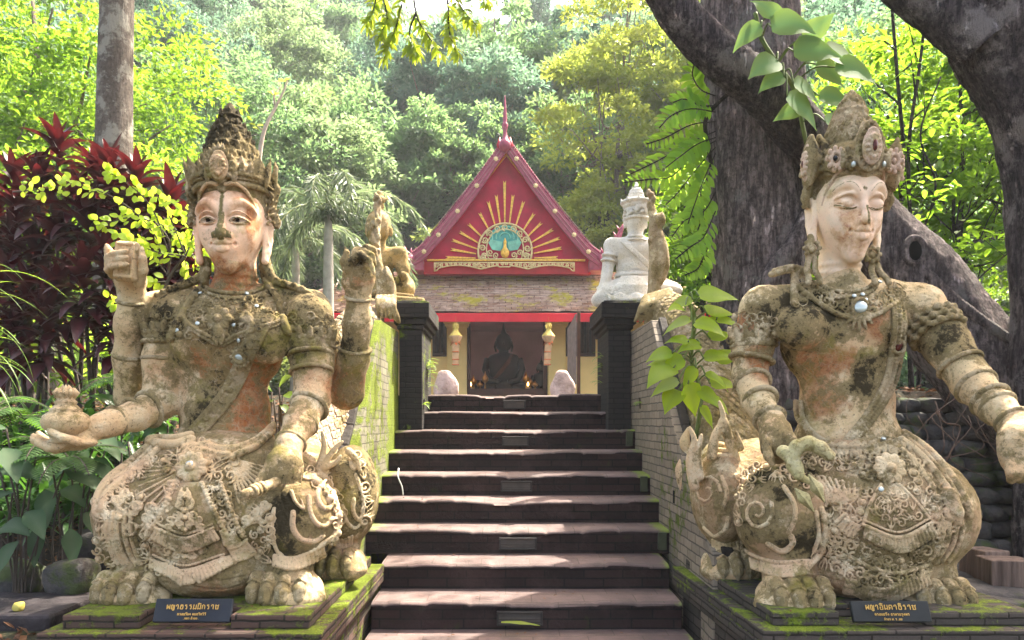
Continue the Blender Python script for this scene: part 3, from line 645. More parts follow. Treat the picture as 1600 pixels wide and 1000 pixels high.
def sculpt(name, mat, parent, fn, h, attrs=None):
    b = Bounds(); fn(b); f = Field(b.lo, b.hi, h); fn(f); V, Q = f.mesh()
    return mesh_np(name, V, Q, mat, parent, True, attrs(V) if attrs else None)
def spots(V, lst, seed=1, sc=9):
    n = vnoise(V, sc, seed)-.5; r = np.zeros(len(V), np.float32)
    for c, rad, w in lst:
        d = np.sqrt((((V-np.array(c, np.float32))/np.array(rad, np.float32))**2).sum(1)); r = np.maximum(r, w*np.clip(1.5-d+n*1.6, 0, 1))
    return r
def rel(base, px, off=0.):
    px = np.asarray(px, float); P_ = base.hit(px[:, 0], px[:, 1], 0); n = base.normal(P_); return P_+n*off
def dens(pts, step=5.):
    "denser polyline"
    out = [pts[0]]
    for a, b in zip(pts[:-1], pts[1:]):
        L = math.dist(a, b); k = max(1, int(L/step)); out += [(a[0]+(b[0]-a[0])*i/k, a[1]+(b[1]-a[1])*i/k) for i in range(1, k+1)]
    return out
def curve(pts, n=12):
    "Catmull-Rom through points (any dimension)"
    p = [np.array(q, float) for q in pts]; p = [2*p[0]-p[1]]+p+[2*p[-1]-p[-2]]; out = []
    for i in range(1, len(p)-2):
        for t in np.linspace(0, 1, n, endpoint=False):
            out.append(.5*((2*p[i])+(p[i+1]-p[i-1])*t+(2*p[i-1]-5*p[i]+4*p[i+1]-p[i+2])*t*t+(3*p[i]-p[i-1]-3*p[i+1]+p[i+2])*t**3))
    out.append(p[-2]); return out
def vine(tgt, base, pts, r, off=0., k=.006, n=6, taper=False):
    q = rel(base, curve(pts, n) if len(pts) > 2 else dens(pts), off); m_ = len(q)
    tgt.path(list(q), [r*(1-(.65*i/m_ if taper else 0)) for i in range(m_)], k)
def spiral(cx, cy, r, turns=1.4, a0=0., s=1, squash=1., nn=10):
    m_ = int(nn*turns)+1; return [(cx+r*(1-.88*i/m_)*math.cos(a0+s*2*math.pi*i/nn), cy+squash*r*(1-.88*i/m_)*math.sin(a0+s*2*math.pi*i/nn)) for i in range(m_)]
def swirl(tgt, base, cx, cy, r, w, turns=1.4, a0=0., s=1, off=.002, squash=1.):
    q = rel(base, spiral(cx, cy, r, turns, a0, s, squash), off); m_ = len(q); tgt.path(list(q), [w*(1-.4*i/m_) for i in range(m_)], .0015)
def pleats(tgt, base, top, bot, n, r, off=0., k=.001, grow=1.25):
    T_ = np.array(curve(top, 8)); B_ = np.array(curve(bot, 8))
    def lerp(A, u): q = u*(len(A)-1); i = min(int(q), len(A)-2); return A[i]*(1-(q-i))+A[i+1]*(q-i)
    for i in range(n):
        u = (i+.5)/n; a, b = lerp(T_, u), lerp(B_, u); q = rel(base, [tuple(a), tuple((a+b)/2), tuple(b)], off); tgt.path(list(q), [r, r*1.05, r*grow], k)
def beads(tgt, base, pts, r, gap, off=.002, k=.003):
    c = np.array(curve(pts, 10)); L = np.r_[0, np.cumsum(np.linalg.norm(np.diff(c, axis=0), axis=1))]; s_ = np.arange(0, L[-1], gap)
    q = rel(base, np.stack([np.interp(s_, L, c[:, 0]), np.interp(s_, L, c[:, 1])], 1), off)
    for p in q: tgt.ell(p, r, k)
def flower(tgt, base, cx, cy, R_, n=9, off=.008):
    c = rel(base, [(cx, cy)], off)[0]; nn = base.normal(c[None])[0]; nn = nn*.5+np.array((0, -1, 0))*.5; nn /= np.linalg.norm(nn); u = np.cross(nn, (0, 0, 1)); u /= np.linalg.norm(u); w = np.cross(u, nn)
    Rm = R_*c[1]/F
    for i in range(n):
        a = 2*math.pi*i/n; d_ = u*math.cos(a)+w*math.sin(a); t_ = -u*math.sin(a)+w*math.cos(a)
        tgt.ell(c+d_*Rm*.62, (Rm*.42, Rm*.33, Rm*.22), .001, np.stack([d_, t_, nn], 1))
        tgt.cap(c+d_*Rm*.35+nn*Rm*.24, c+d_*Rm*.95+nn*Rm*.16, Rm*.03, None, .006, True)
    tgt.ell(c, (Rm*.9, Rm*.9, Rm*.12), .001, np.stack([u, w, nn], 1)); tgt.ell(c+nn*Rm*.12, Rm*.34, .002); tgt.ell(c+nn*Rm*.30, Rm*.22, .003)
def vnoise(P_, sc, seed=0, octs=3):
    "smooth value noise at points"
    P_ = np.asarray(P_, np.float32)*sc+seed*17.3; r = 0; amp = 1; tot = 0
    tb = np.random.default_rng(99).random(4096).astype(np.float32)
    for o in range(octs):
        i = np.floor(P_).astype(np.int64); f = P_-i; f = f*f*(3-2*f)
        v = 0
        for a in (0, 1):
            for b in (0, 1):
                for c in (0, 1):
                    h = ((i[..., 0]+a)*73856093 ^ (i[..., 1]+b)*19349663 ^ (i[..., 2]+c)*83492791) & 4095
                    v = v+tb[h]*(f[..., 0] if a else 1-f[..., 0])*(f[..., 1] if b else 1-f[..., 1])*(f[..., 2] if c else 1-f[..., 2])
        r = r+v*amp; tot += amp; amp *= .5; P_ = P_*2.03+3.1
    return r/tot
def inpoly(x, y, P_):
    c = False
    for (x0, y0), (x1, y1) in zip(P_, P_[1:]+P_[:1]):
        if (y0 > y) != (y1 > y) and x < (x1-x0)*(y-y0)/(y1-y0)+x0: c = not c
    return c
def fill(tgt, base, poly, r0, r1, w, off, seed, gap=1.5, tries=None, squash=1.):
    w *= .62; r0 *= 1.1; r1 *= 1.15; gap *= .95; off += .001
    "covers a region with the scrolls, curled leaves and beads of carved stucco"
    g = random.Random(seed); xs = [p[0] for p in poly]; ys = [p[1] for p in poly]; area = (max(xs)-min(xs))*(max(ys)-min(ys)); done = []
    for _ in range(tries or int(area/(r0*r0)*2.2)):
        x, y, r = g.uniform(min(xs), max(xs)), g.uniform(min(ys), max(ys)), g.uniform(r0, r1)
        if not inpoly(x, y, poly) or any((x-a)**2+(y-b)**2 < (gap*.5*(r+c))**2*1.0 for a, b, c in done): continue
        done.append((x, y, r)); k = g.random(); a0 = g.random()*6.28; s_ = g.choice((-1, 1))
        if k < .50: swirl(tgt, base, x, y, r, w*r/r1*1.1, 1.35, a0, s_, off)
        elif k < .82:
            c_, sn = math.cos(a0), math.sin(a0)
            for j in (-1, 0, 1): vine(tgt, base, [(x-c_*r*.8, y-sn*r*.8), (x+j*sn*r*.55, y-j*c_*r*.55), (x+c_*r+j*sn*r*.7, y+sn*r-j*c_*r*.7)], w*.8, off, .003, 4, True)
        else:
            P_ = rel(base, [(x, y)], off)[0]; tgt.ell(P_, (r*P_[1]/F*.55,)*3, .003)
            q = rel(base, [(x+r*.8*math.cos(t), y+r*.8*math.sin(t)) for t in np.linspace(0, 6.283, 9)], off*.7); tgt.path(list(q), w*.55, .003)
def carve(base, pts, r, depth=.0, n=5):
    q = rel(base, curve(pts, n) if len(pts) > 2 else dens(pts), depth); base.path(list(q), r, r*.8, True)
# stucco material: pale lime stucco, grey lichen, dark algae, terracotta showing through; the masks follow the real stains
def stucco(name, base=(.64, .49, .28), pink=(.60, .40, .23), lich=(.17, .13, .058), dark=(.024, .019, .010), amount=.5, orange=(.37, .135, .045), white=(.68, .57, .38), grain=1., cracks=.5, speck=.7):
    m = MT(name, .92); m.b.inputs['Specular IOR Level'].default_value = .12
    n1 = m.noise(4.5, 9, .72); n2 = m.noise(15, 8, .74, m.mapping(m.pos(), loc=(5, 2, 1))); n3 = m.noise(2.4, 6, .62, m.mapping(m.pos(), loc=(1, 8, 3))); sp = m.noise(75, 6, .75); sp2 = m.noise(38, 6, .75, m.mapping(m.pos(), loc=(3, 3, 9)))
    c = m.mix(m.ramp(n3, .42, .60), base, pink)
    c = m.mix(m.ramp(m.noise(7, 7, .7, m.mapping(m.pos(), loc=(9, 9, 2))), .50, .64, 0, .8), c, white)
    oc = m.mix(m.ramp(n2, .38, .62), orange, (.47, .26, .13)); oc = m.mix(m.ramp(sp2, .5, .66), oc, (.26, .075, .035))
    c = m.mix(m.ramp(m.math('ADD', m.attr('orange'), m.math('MULTIPLY', m.math('SUBTRACT', n2, .5), 1.2)), .25, .60, 0, 1), c, oc)
    L = m.math('ADD', m.math('ADD', n1, m.math('MULTIPLY', n2, .55)), m.math('MULTIPLY', m.attr('moss'), .34))
    L = m.math('ADD', L, m.math('MULTIPLY', m.math('SUBTRACT', sp2, .5), .35))
    lc = m.mix(m.ramp(sp2, .4, .6), lich, tuple(x*1.5 for x in lich))
    c = m.mix(m.ramp(L, .885-amount*.25, .975-amount*.25, 0, .88), c, lc)
    c = m.mix(m.ramp(m.math('ADD', L, m.math('MULTIPLY', sp, .25)), 1.16-amount*.2, 1.25-amount*.2, 0, .9), c, dark)
    c = m.mix(m.ramp(sp, .56, .66, 0, speck), c, dark)
    c = m.mix(m.ramp(m.noise(3.1, 7, .7, m.mapping(m.pos(), loc=(2, 7, 5))), .56, .66, 0, .6), c, (.22, .19, .035))
    if cracks:
        vv = nd(m.nt, 'VectorMath', {0: m.pos(), 1: nd(m.nt, 'VectorMath', {0: nd(m.nt, 'TexNoise', {'Vector': m.pos(), 'Scale': 9., 'Detail': 5.}).outputs['Color'], 1: (.12, .12, .12)}, operation='MULTIPLY').outputs[0]}, operation='ADD').outputs[0]
        cr = m.vor(17, vv, 'DISTANCE_TO_EDGE'); cm = m.math('MULTIPLY', m.ramp(cr, .0, .035, 1, 0), m.ramp(m.attr('orange'), .25, .6)); c = m.mix(m.math('MULTIPLY', cm, cracks), c, (.42, .33, .22))
    m.color(c)
    a = m.bump(n2, .6*grain, .04); b = m.bump(sp2, .8*grain, .014, a); b = m.bump(sp, .8*grain, .007, b); m.bump(m.noise(190, 3, .6), .5*grain, .004, b)
    return m.m
# ---------------------------------------------------------------- heads and crowns (made in a head's own frame: face looks to -y, origin between the ears)
def arc(p0, p1, p2, n=7): return [tuple((1-t)**2*np.array(p0)+2*t*(1-t)*np.array(p1)+t*t*np.array(p2)) for t in np.linspace(0, 1, n)]
def head_field(kind):
    f = Field((-.25, -.28, -.34), (.25, .25, .28), .0036)
    f.ell((0, .03, .07), (.182, .205, .20), .04)
    w = .165 if kind == 'L' else .158
    f.ell((0, -.025, .01), (w, .172, .21), .05)
    f.ell((0, -.088, -.158), (.080 if kind == 'L' else .072, .085, .072), .06)      # jaw
    f.ell((0, -.128, -.212), (.042, .040, .034), .04)                                # chin
    for s in (-1, 1):
        f.ell((s*.076, -.112, -.052), (.058, .056, .070), .045)                       # cheeks
        f.ell((s*.078, -.190, .016), (.052, .024, .026), .045, sub=True)              # eye hollow
        br = arc((s*.020, -.186, .040), (s*.072, -.206, .150), (s*.160, -.108, .060), 12)
        f.path(br, [.006]*4+[.006]*4+[.004]*4, .030)                                  # arched brow
        f.ell((s*.080, -.143, .008), (.045, .034, .022), .006)                        # eyeball under the lids
        if kind == 'L':
            f.path(arc((s*.034, -.176, .002), (s*.078, -.212, .037), (s*.132, -.140, .003), 9), .0075, .004)
            f.path(arc((s*.036, -.174, .000), (s*.080, -.203, -.018), (s*.130, -.138, .002), 9), .004, .006)
            f.path(arc((s*.036, -.182, .030), (s*.080, -.214, .072), (s*.138, -.138, .026), 9), .0035, .006)
        else:
            f.ell((s*.080, -.150, .016), (.048, .034, .027), .01)                     # lowered lid
            f.path(arc((s*.034, -.178, -.002), (s*.078, -.222, -.026), (s*.132, -.142, .006), 9), .0035, .004)
            f.path(arc((s*.036, -.186, .006), (s*.080, -.226, -.012), (s*.130, -.146, .014), 9), .0032, .002, True)
            f.path(arc((s*.036, -.182, .042), (s*.080, -.214, .072), (s*.138, -.138, .036), 9), .004, .012)
    nz = .027 if kind == 'L' else .019
    f.path([(0, -.180, .055), (0, -.198, .0), (0, -.218, -.045), (0, -.228, -.066)], [.014, .0145, nz*.85, nz], .018)
    for s in (-1, 1):
        f.ell((s*nz*1.25, -.200, -.068), (nz*.80, .026, .018), .008)
        f.ell((s*nz*.8, -.212, -.086), (.007, .010, .006), .006, sub=True)
    f.ell((0, -.168, -.122), (.056, .030, .036), .06)                                 # muzzle
    wm = .055 if kind == 'L' else .052
    f.path(arc((0, -.200, -.084), (0, -.204, -.09), (0, -.205, -.100), 3), .004, .012, True)
    f.path([(-wm, -.168, -.107), (-wm*.55, -.197, -.108), (-.013, -.208, -.102), (0, -.204, -.106), (.013, -.208, -.102), (wm*.55, -.197, -.108), (wm, -.168, -.107)], [.004, .010, .0135, .012, .0135, .010, .004], .005)
    f.path([(-wm*.8, -.176, -.124), (-wm*.35, -.199, -.137), (0, -.205, -.139), (wm*.35, -.199, -.137), (wm*.8, -.176, -.124)], [.005, .013, .0165, .013, .005], .006)
    f.path([(-wm*1.12, -.172, -.106), (-wm*.5, -.210, -.1225), (0, -.221, -.1215), (wm*.5, -.210, -.1225), (wm*1.12, -.172, -.106)], [.0025, .004, .0035, .004, .0025], .003, True)
    for s in (-1, 1):
        f.ell((s*wm*1.15, -.182, -.110), (.008, .010, .008), .012, sub=True)
        # ear: rim, lobe, hollow
        f.path([(s*.178, .0, .03), (s*.196, .012, .055), (s*.205, .030, .02), (s*.200, .028, -.05), (s*.188, .005, -.115), (s*.178, -.012, -.16), (s*.176, -.012, -.12), (s*.178, -.010, -.03)], [.015, .017, .018, .016, .020, .018, .011, .010], .008)
        f.path([(s*.200, -.004, .02), (s*.205, .004, -.02), (s*.196, -.006, -.07)], [.008, .009, .007], .004)
        f.ell((s*.185, .010, -.02), (.022, .03, .09), .012); f.ell((s*.208, .002, -.02), (.014, .012, .05), .01, sub=True)
    if kind == 'R': f.ell((0, -.190, .075), .009, .004)
    # neck
    f.path([(0, .04, -.10), (0, .055, -.34)], [.112, .114], .035)
    for z in (-.235, -.275, -.315): f.ring((0, .052, z), (0, 0, 1), .113, .006, .012)
    return f
SCV = np.array((.94, .97, 1.04))
def head_xform(V, o, yaw, s, tilt=0., pitch=0., k=(1, 1, 1)):
    R = Matrix.Rotation(yaw, 3, 'Z') @ Matrix.Rotation(tilt, 3, 'Y') @ Matrix.Rotation(pitch, 3, 'X'); return ((np.asarray(V)*SCV*np.array(k)) @ np.array(R).T)*s+np.array(o)
def prof_r(prof, z): return float(np.interp(z, [p[1] for p in prof], [p[0] for p in prof]))
def cone(f, prof, step=.008, k=.01, n=24, oval=1.):
    for (r0, z0), (r1, z1) in zip(prof[:-1], prof[1:]):
        m_ = max(1, int(abs(z1-z0)/step))
        for i in range(m_):
            t = i/m_; r = r0+(r1-r0)*t; f.ell((0, .02, z0+(z1-z0)*t), (max(r, .006), max(r*oval, .006), max(step*2.2, r*.35)), k)
def cpt(prof, th, z, off=0.):
    r = prof_r(prof, z)+off; return np.array((r*math.sin(th), .02-r*math.cos(th), z))
def cswirl(f, prof, th, z, R_, w, turns=1.5, a0=0., s=1, off=.004):
    pts = spiral(0, 0, R_, turns, a0, s); q = [cpt(prof, th+u/max(prof_r(prof, z+v), .03), z+v, off) for u, v in pts]; m_ = len(q)
    f.path(q, [w*(1-.4*i/m_) for i in range(m_)], .003)
def petal(f, prof, th, z, wd, ht, off=.012, lean=.25, k=.004, tip=True):
    p = cpt(prof, th, z, off); u = np.array((math.cos(th), math.sin(th), 0)); n_ = np.array((math.sin(th), -math.cos(th), 0)); w_ = np.array((0, 0, 1))+n_*lean; w_ /= np.linalg.norm(w_); n2 = np.cross(u, w_)
    f.ell(p, (wd, ht, .012), k, np.stack([u, w_, n2], 1))
    if tip: f.cap(p+w_*ht*.5, p+w_*ht*1.35, wd*.35, .003, .006)
    f.cap(p-w_*ht*.6+n_*.010, p+w_*ht*.8+n_*.012, .003, .002, .003)
def medallion(f, c, th, wd, ht, rings=2):
    u = np.array((math.cos(th), math.sin(th), 0)); n_ = np.array((math.sin(th), -math.cos(th), 0)); w_ = np.array((0, 0, 1)); R_ = np.stack([u, w_, n_], 1); c = np.array(c)
    f.ell(c, (wd, ht, .02), .006, R_)
    pts = [c+u*wd*math.cos(a)+w_*ht*math.sin(a)*(1.12 if math.sin(a) > .8 else 1) for a in np.linspace(0, 2*math.pi, 26)]; f.path(pts, .008, .004)
    for a in np.linspace(0, 2*math.pi, 13)[:12]: f.ell(c+n_*.014+u*wd*.66*math.cos(a)+w_*ht*.66*math.sin(a), (.014, .014, .010), .002)
    f.path([c+n_*.022+u*wd*.36*math.cos(a)+w_*ht*.42*math.sin(a) for a in np.linspace(0, 2*math.pi, 16)], .007, .003)
    f.ell(c+n_*.022+w_*(-.004), (.012, .024, .012), .002, R_); f.ell(c+n_*.026-w_*ht*.72, .012, .002)
def crown_field(kind, medals=False):
    f = Field((-.34, -.34, .02), (.34, .32, .74), .0048)
    f2 = Field((-.34, -.34, .02), (.34, .32, .40), .0048) if medals else None
    if medals:
        if kind == 'L': pr = [(.190, .16), (.212, .20), (.230, .26), (.20, .29)]; medallion(f2, cpt(pr, 0, .258, .022), 0, .048, .062)
        else:
            pr = [(.190, .14), (.215, .18), (.228, .23), (.205, .262)]; medallion(f2, cpt(pr, 0, .244, .056), 0, .050, .070)
            for s in (-1, 1):
                medallion(f2, cpt(pr, s*1.35, .215, .064), s*1.35, .034, .074)
                c = cpt(pr, s*.70, .205, .044); f2.path([c+np.array((.030*math.cos(a), 0, .030*math.sin(a))) for a in np.linspace(0, 2*math.pi, 14)], .010, .004); f2.ell(c, .014, .002)
                for a in np.linspace(0, 6.28, 10): f2.ell(c+np.array((s*.048*math.cos(a), 0, .048*math.sin(a))), .013, .003)
    for s in (-1, 1):            # band of pearls framing the face, and carved hair over the temples
        rim = [(s*.02, -.186, .178), (s*.07, -.178, .186), (s*.125, -.135, .160), (s*.158, -.085, .10), (s*.170, -.055, .04), (s*.174, -.035, -.02)]
        rc = curve(rim, 8)
        if medals: f2.path([q+np.array((s*.003, -.003, 0)) for q in rc], .0075, .003); [f2.ell(p+np.array((s*.006, -.014, 0)), (.0100), .001) for p in rc[::1]]; continue
        f.ell((s*.150, .06, .10), (.055, .14, .13), .02)
        for j in range(4): f.path([q+np.array((s*(.010+.010*j), .026*(j+1), .006*j)) for q in rc[6:]], .0085, .004)
        g_ = random.Random(5)
        for j in range(16):
            q = np.array((s*.205, g_.uniform(-.0, .12), g_.uniform(.03, .19))); a_ = g_.random()*6; f.path([q+np.array((0, .020*(1-i/12)*math.cos(a_+i*.7), .020*(1-i/12)*math.sin(a_+i*.7))) for i in range(11)], .007, .003)
    if medals: return f2
    if kind == 'L':
        pr = [(.190, .16), (.212, .20), (.230, .26), (.20, .29), (.170, .33), (.155, .37), (.142, .42), (.120, .46), (.106, .495), (.084, .53), (.066, .558), (.060, .58), (.043, .61), (.018, .635), (.006, .65)]
        cone(f, pr, .012, .012)
        # band over the forehead dips to the brow and climbs over the ears
        th_ = np.linspace(-math.pi, math.pi, 60)
        for off, rr, dz in ((.012, .013, 0), (.010, .007, .028), (.016, .010, .046)):
            f.path([cpt(pr, t, .185+.02*(1-math.cos(t))*.5+dz-.035*math.exp(-(t/.12)**2), off) for t in th_], rr, .005)
        for i in range(30): petal(f, pr, (i+.5)*2*math.pi/30, .262, .020, .030, .014, .35)
        for i in range(22): petal(f, pr, i*2*math.pi/22, .300, .022, .030, .006, .2)
        for zz, n_, wd, ht in ((.345, 18, .022, .026), (.395, 16, .020, .024), (.445, 13, .019, .022), (.490, 11, .018, .020), (.532, 9, .016, .018)):
            for i in range(n_): petal(f, pr, (i+.3*(n_ % 3))*2*math.pi/n_, zz, wd, ht, .008, .15)
        for zz, rr in ((.315, .008), (.365, .007), (.42, .007), (.47, .006), (.51, .006), (.578, .007)):
            f.path([cpt(pr, t, zz, .006) for t in np.linspace(0, 2*math.pi, 40)], rr, .004)
        for i in range(6): petal(f, pr, i*math.pi/3+.2, .592, .018, .024, .004, .05)
        petal(f, pr, 0, .345, .022, .04, .04, -.3)
        for s in (-1, 1):
            petal(f, pr, s*.32, .225, .024, .04, .02, .2); petal(f, pr, s*.95, .27, .045, .055, .022, .3); petal(f, pr, s*1.25, .26, .03, .07, .022, .3)
            # winged ear guards hanging behind the ears
            u = [(s*.215, .05, .27), (s*.262, .04, .22), (s*.240, .03, .12), (s*.262, .045, .05), (s*.235, .045, -.03), (s*.225, .06, -.09)]
            f.path(u, [.026, .030, .024, .026, .020, .010], .012)
            for j in range(9): f.path([(s*(.24+.02*math.cos(j+t_)), -.005+.02*math.sin(t_*1.3), .26-.038*j+.016*math.sin(t_)) for t_ in np.linspace(0, 5, 8)], .006, .003)
            f.path([(s*.262, .02, .25), (s*.275, .01, .32), (s*.268, .02, .355)], [.018, .014, .004], .006)
            for j in range(7): f.cap((s*(.245+.012*(j % 2)), .03, .20-.036*j), (s*(.285+.006*(j % 2)), .015, .225-.036*j), .012, .003, .004)
        for i in range(26): cswirl(f, pr, .3+i*.24, .235, .018, .006, 1.3, i, 1 if i % 2 else -1, .018)
        c = cpt(pr, 0, .262, .008); f.ell(c, (.062, .022, .082), .006)
        for a in np.linspace(-.6, math.pi+.6, 13): p = c+np.array((.066*math.cos(a), -.008, .086*math.sin(a))); f.path([p, p+np.array((.016*math.cos(a), -.010, .018*math.sin(a)+.006))], [.016, .004], .003)
        for i in range(60): cswirl(f, pr, i*1.7, .30+i*.0045, .013, .005, 1.2, i*2, 1 if i % 2 else -1, .010)
    else:
        pr = [(.190, .14), (.215, .18), (.228, .23), (.205, .255), (.142, .265), (.142, .30), (.137, .345), (.125, .39), (.104, .435), (.084, .475), (.064, .51), (.046, .535), (.022, .555), (.008, .567)]
        cone(f, pr, .012, .012)
        th_ = np.linspace(-math.pi, math.pi, 60)
        for off, rr, dz in ((.006, .010, -.012), (.016, .012, .012)):
            f.path([cpt(pr, t, .165+.015*(1-math.cos(t))*.5+dz-.040*math.exp(-(t/.16)**2), off) for t in th_], rr, .005)
        for t in np.linspace(-math.pi, math.pi, 70): f.cap(cpt(pr, t, .165+.015*(1-math.cos(t))*.5-.040*math.exp(-(t/.16)**2)-.006, .012), cpt(pr, t, .165+.015*(1-math.cos(t))*.5-.040*math.exp(-(t/.16)**2)+.010, .016), .0042, None, .002)
        for t in np.linspace(-math.pi, math.pi, 40): pass
        for s in (-1, 1):            # leaf plaque behind the front medallion and pointed wings over the ears
            f.path([cpt(pr, s*.30, .20, .02), cpt(pr, s*.24, .29, .03), cpt(pr, s*.10, .345, .035), cpt(pr, 0, .37, .035)], .014, .01)
            f.path([cpt(pr, s*1.12, .22, .03), cpt(pr, s*1.2, .30, .045), cpt(pr, s*1.45, .345, .06), cpt(pr, s*1.75, .30, .05), cpt(pr, s*1.9, .20, .04)], .016, .01)
        def frame(th, z0, wd, ht, off):
            c = cpt(pr, th, z0, off); u = np.array((math.cos(th), math.sin(th), 0)); n_ = np.array((math.sin(th), -math.cos(th), 0)); w_ = np.array((0, 0, 1)); f.ell(c, (wd, ht, .022), .006, np.stack([u, w_, n_], 1))
            f.path([c+n_*.010+u*wd*math.cos(a)+w_*ht*math.sin(a)*(1.10 if math.sin(a) > .9 else 1) for a in np.linspace(0, 6.283, 30)], .010, .003)
            for a in np.linspace(0, 6.283, 15)[:-1]:
                q = c+n_*.020+u*wd*.82*math.cos(a)+w_*ht*.84*math.sin(a); f.path([q+(u*math.cos(b+a)+w_*math.sin(b+a))*.014*(1-b/7) for b in np.linspace(0, 5.5, 9)], .0045, .001)
        frame(0, .248, .074, .100, .026)
        for s in (-1, 1): frame(s*1.35, .222, .056, .108, .034)
        for s in (-1, 1): frame(s*.72, .205, .050, .046, .014)
        top = lambda t: .238+.028*abs(math.cos(t*2.0))
        f.path([cpt(pr, t, top(t), .016) for t in th_], .013, .005)
        for s in (-1, 1):
            f.ell(cpt(pr, s*1.35, .22, .035), (.05, .06, .10), .02)
            f.ell(cpt(pr, s*.38, .165, .028), .014, .002); cswirl(f, pr, s*.42, .20, .028, .007, 1.4, 0, s, .022); cswirl(f, pr, s*1.0, .21, .022, .006, 1.4, 1, s, .022)
            f.path([(s*.245, .0, .14), (s*.262, -.005, .07), (s*.236, .005, .0)], [.022, .024, .014], .01)
            for j in range(7): f.cap((s*.236, .02, .12-.035*j), (s*(.278), .01, .14-.035*j), .012, .003, .004)
        g = random.Random(4)
        for zz, n_, R2 in ((.300, 8, .032), (.352, 8, .032), (.404, 7, .030), (.450, 6, .026), (.492, 5, .022), (.53, 4, .016)):
            for i in range(n_):
                th = (i+.5*(int(zz*100) % 2))*2*math.pi/n_; cswirl(f, pr, th, zz, R2, .007, 1.7, g.random()*6, 1 if i % 2 else -1, .005)
                f.ell(cpt(pr, th+math.pi/n_, zz+.02, .004), .012, .003); f.ell(cpt(pr, th+math.pi/n_, zz-.015, .004), .009, .003)
        for zz in (.268, .470): f.path([cpt(pr, t, zz, .006) for t in np.linspace(0, 2*math.pi, 40)], .007, .004)
    return f
# ---------------------------------------------------------------- LEFT STATUE (jar and tablet)
def A(px, py, d): return at(px, py, d)
def ORA(lst): return [(A(x, y, d), r, w) for x, y, d, r, w in lst]
SL1 = stucco('weathered_stucco_ochre', amount=.50); SL2 = stucco('carved_stucco_grey', base=(.37, .30, .185), pink=(.38, .28, .17), amount=.62)
SLO = stucco('bleached_carving', base=(.66, .51, .30), pink=(.62, .43, .27), amount=.20, white=(.80, .69, .48)); SLB = stucco('recess_toned_ground', base=(.38, .285, .16), pink=(.40, .26, .15), amount=.72)  # ground darker than the bleached carving; recess shade put into its colour
SLF = stucco('face_stucco', base=(.74, .53, .37), pink=(.68, .42, .27), amount=.05, lich=(.22, .15, .09), white=(.58, .43, .31), grain=.35, cracks=0, speck=.25)
LS = thing('winged_lion_statue', 'four-armed crowned stucco statue with lion paws, holding up a tablet and a lidded jar', 'statue', tuple(A(345, 945, 4.1)))
hd = 4.18; h_o = A(363, 360, hd)*1.0
HY, HS = math.radians(5), 1.07
hf = head_field('L'); HV, HQ = hf.mesh()
nose = np.exp(-(HV[:, 0]/.013)**2)*(HV[:, 1] < -.12)*(HV[:, 2] > -.10)*(HV[:, 2] < .18); nose = np.maximum(nose, (np.abs(HV[:, 0]) < .017)*(HV[:, 1] < -.17)*(HV[:, 2] < .04)*(HV[:, 2] > -.10)*.9); nose = np.maximum(nose, ((np.abs(HV[:, 0]) < .052) & (HV[:, 1] < -.192) & (HV[:, 2] < -.045) & (HV[:, 2] > -.088))*.9)
eyew = np.zeros(len(HV)); iris = np.zeros(len(HV))
for s in (-1, 1):
    e = ((HV[:, 0]-s*.080)/.040)**2+((HV[:, 2]-.0065-.0*HV[:, 0])/.0078)**2; eyew = np.maximum(eyew, (e < 1) & (HV[:, 1] < -.1))
    i_ = ((HV[:, 0]-s*.078)/.0115)**2+((HV[:, 2]-.009)/.013)**2; iris = np.maximum(iris, (i_ < 1) & (e < 1) & (HV[:, 1] < -.1))
forehead = spots(HV, [((-.07, -.14, .09), (.08, .1, .07), .5), ((.13, -.10, .0), (.04, .1, .12), .6), ((.07, -.12, .10), (.09, .1, .06), .5), ((0, 0, -.26), (.2, .2, .09), .9), ((-.07, -.14, -.20), (.08, .1, .05), .7)], 3, 14)
def nearline(HV, pts, wd):
    c = np.array(curve(pts, 10)); d = np.min(np.abs(HV[:, None, 0]-c[None, :, 0])+1j*np.abs(HV[:, None, 2]-c[None, :, 1]) if False else np.sqrt((HV[:, None, 0]-c[None, :, 0])**2+(HV[:, None, 2]-c[None, :, 1])**2), axis=1); return np.clip(1.6-d/wd, 0, 1)*(HV[:, 1] < -.1)
FR = np.where((HV[:, 1] < -.1) & (HV[:, 2] > -.06) & (HV[:, 2] < .12))[0]
for s in (-1, 1):
    q = HV[FR]; v = nearline(q, [(s*.036, .003), (s*.058, .014), (s*.080, .0175), (s*.105, .014), (s*.132, .004)], .0036); v = np.maximum(v, .8*nearline(q, [(s*.036, .001), (s*.060, -.006), (s*.085, -.008), (s*.108, -.004), (s*.130, .004)], .0026)); nose[FR] = np.maximum(nose[FR], v*.85)
HVw = head_xform(HV, h_o, HY, HS, math.radians(-1.5))
D = {'t': 4.20}
B = Field((-2.80, 3.25, 1.20), (-.66, 4.72, 2.50), .008)
# torso
B.ell(A(352, 500, 4.24), (.34, .20, .17), .06)                    # shoulder yoke
B.ell(A(352, 545, 4.24), (.335, .22, .27), .06)                   # rib cage
B.ell(A(352, 640, 4.24), (.255, .19, .26), .08)                   # waist
B.ell(A(352, 700, 4.20), (.30, .22, .16), .08)
B.cap(A(366, 455, 4.24), A(366, 480, 4.26), .13, .15, .05)       # neck root
B.cap(A(300, 470, 4.28), A(245, 482, 4.28), .09, .10, .07); B.cap(A(425, 465, 4.28), A(488, 480, 4.28), .09, .10, .07)
B.ell(A(306, 528, 4.07), (.145, .10, .145), .035); B.ell(A(412, 528, 4.07), (.150, .10, .150), .035)   # breasts
B.ell(A(352, 690, 4.01), (.012, .02, .014), .02, sub=True)
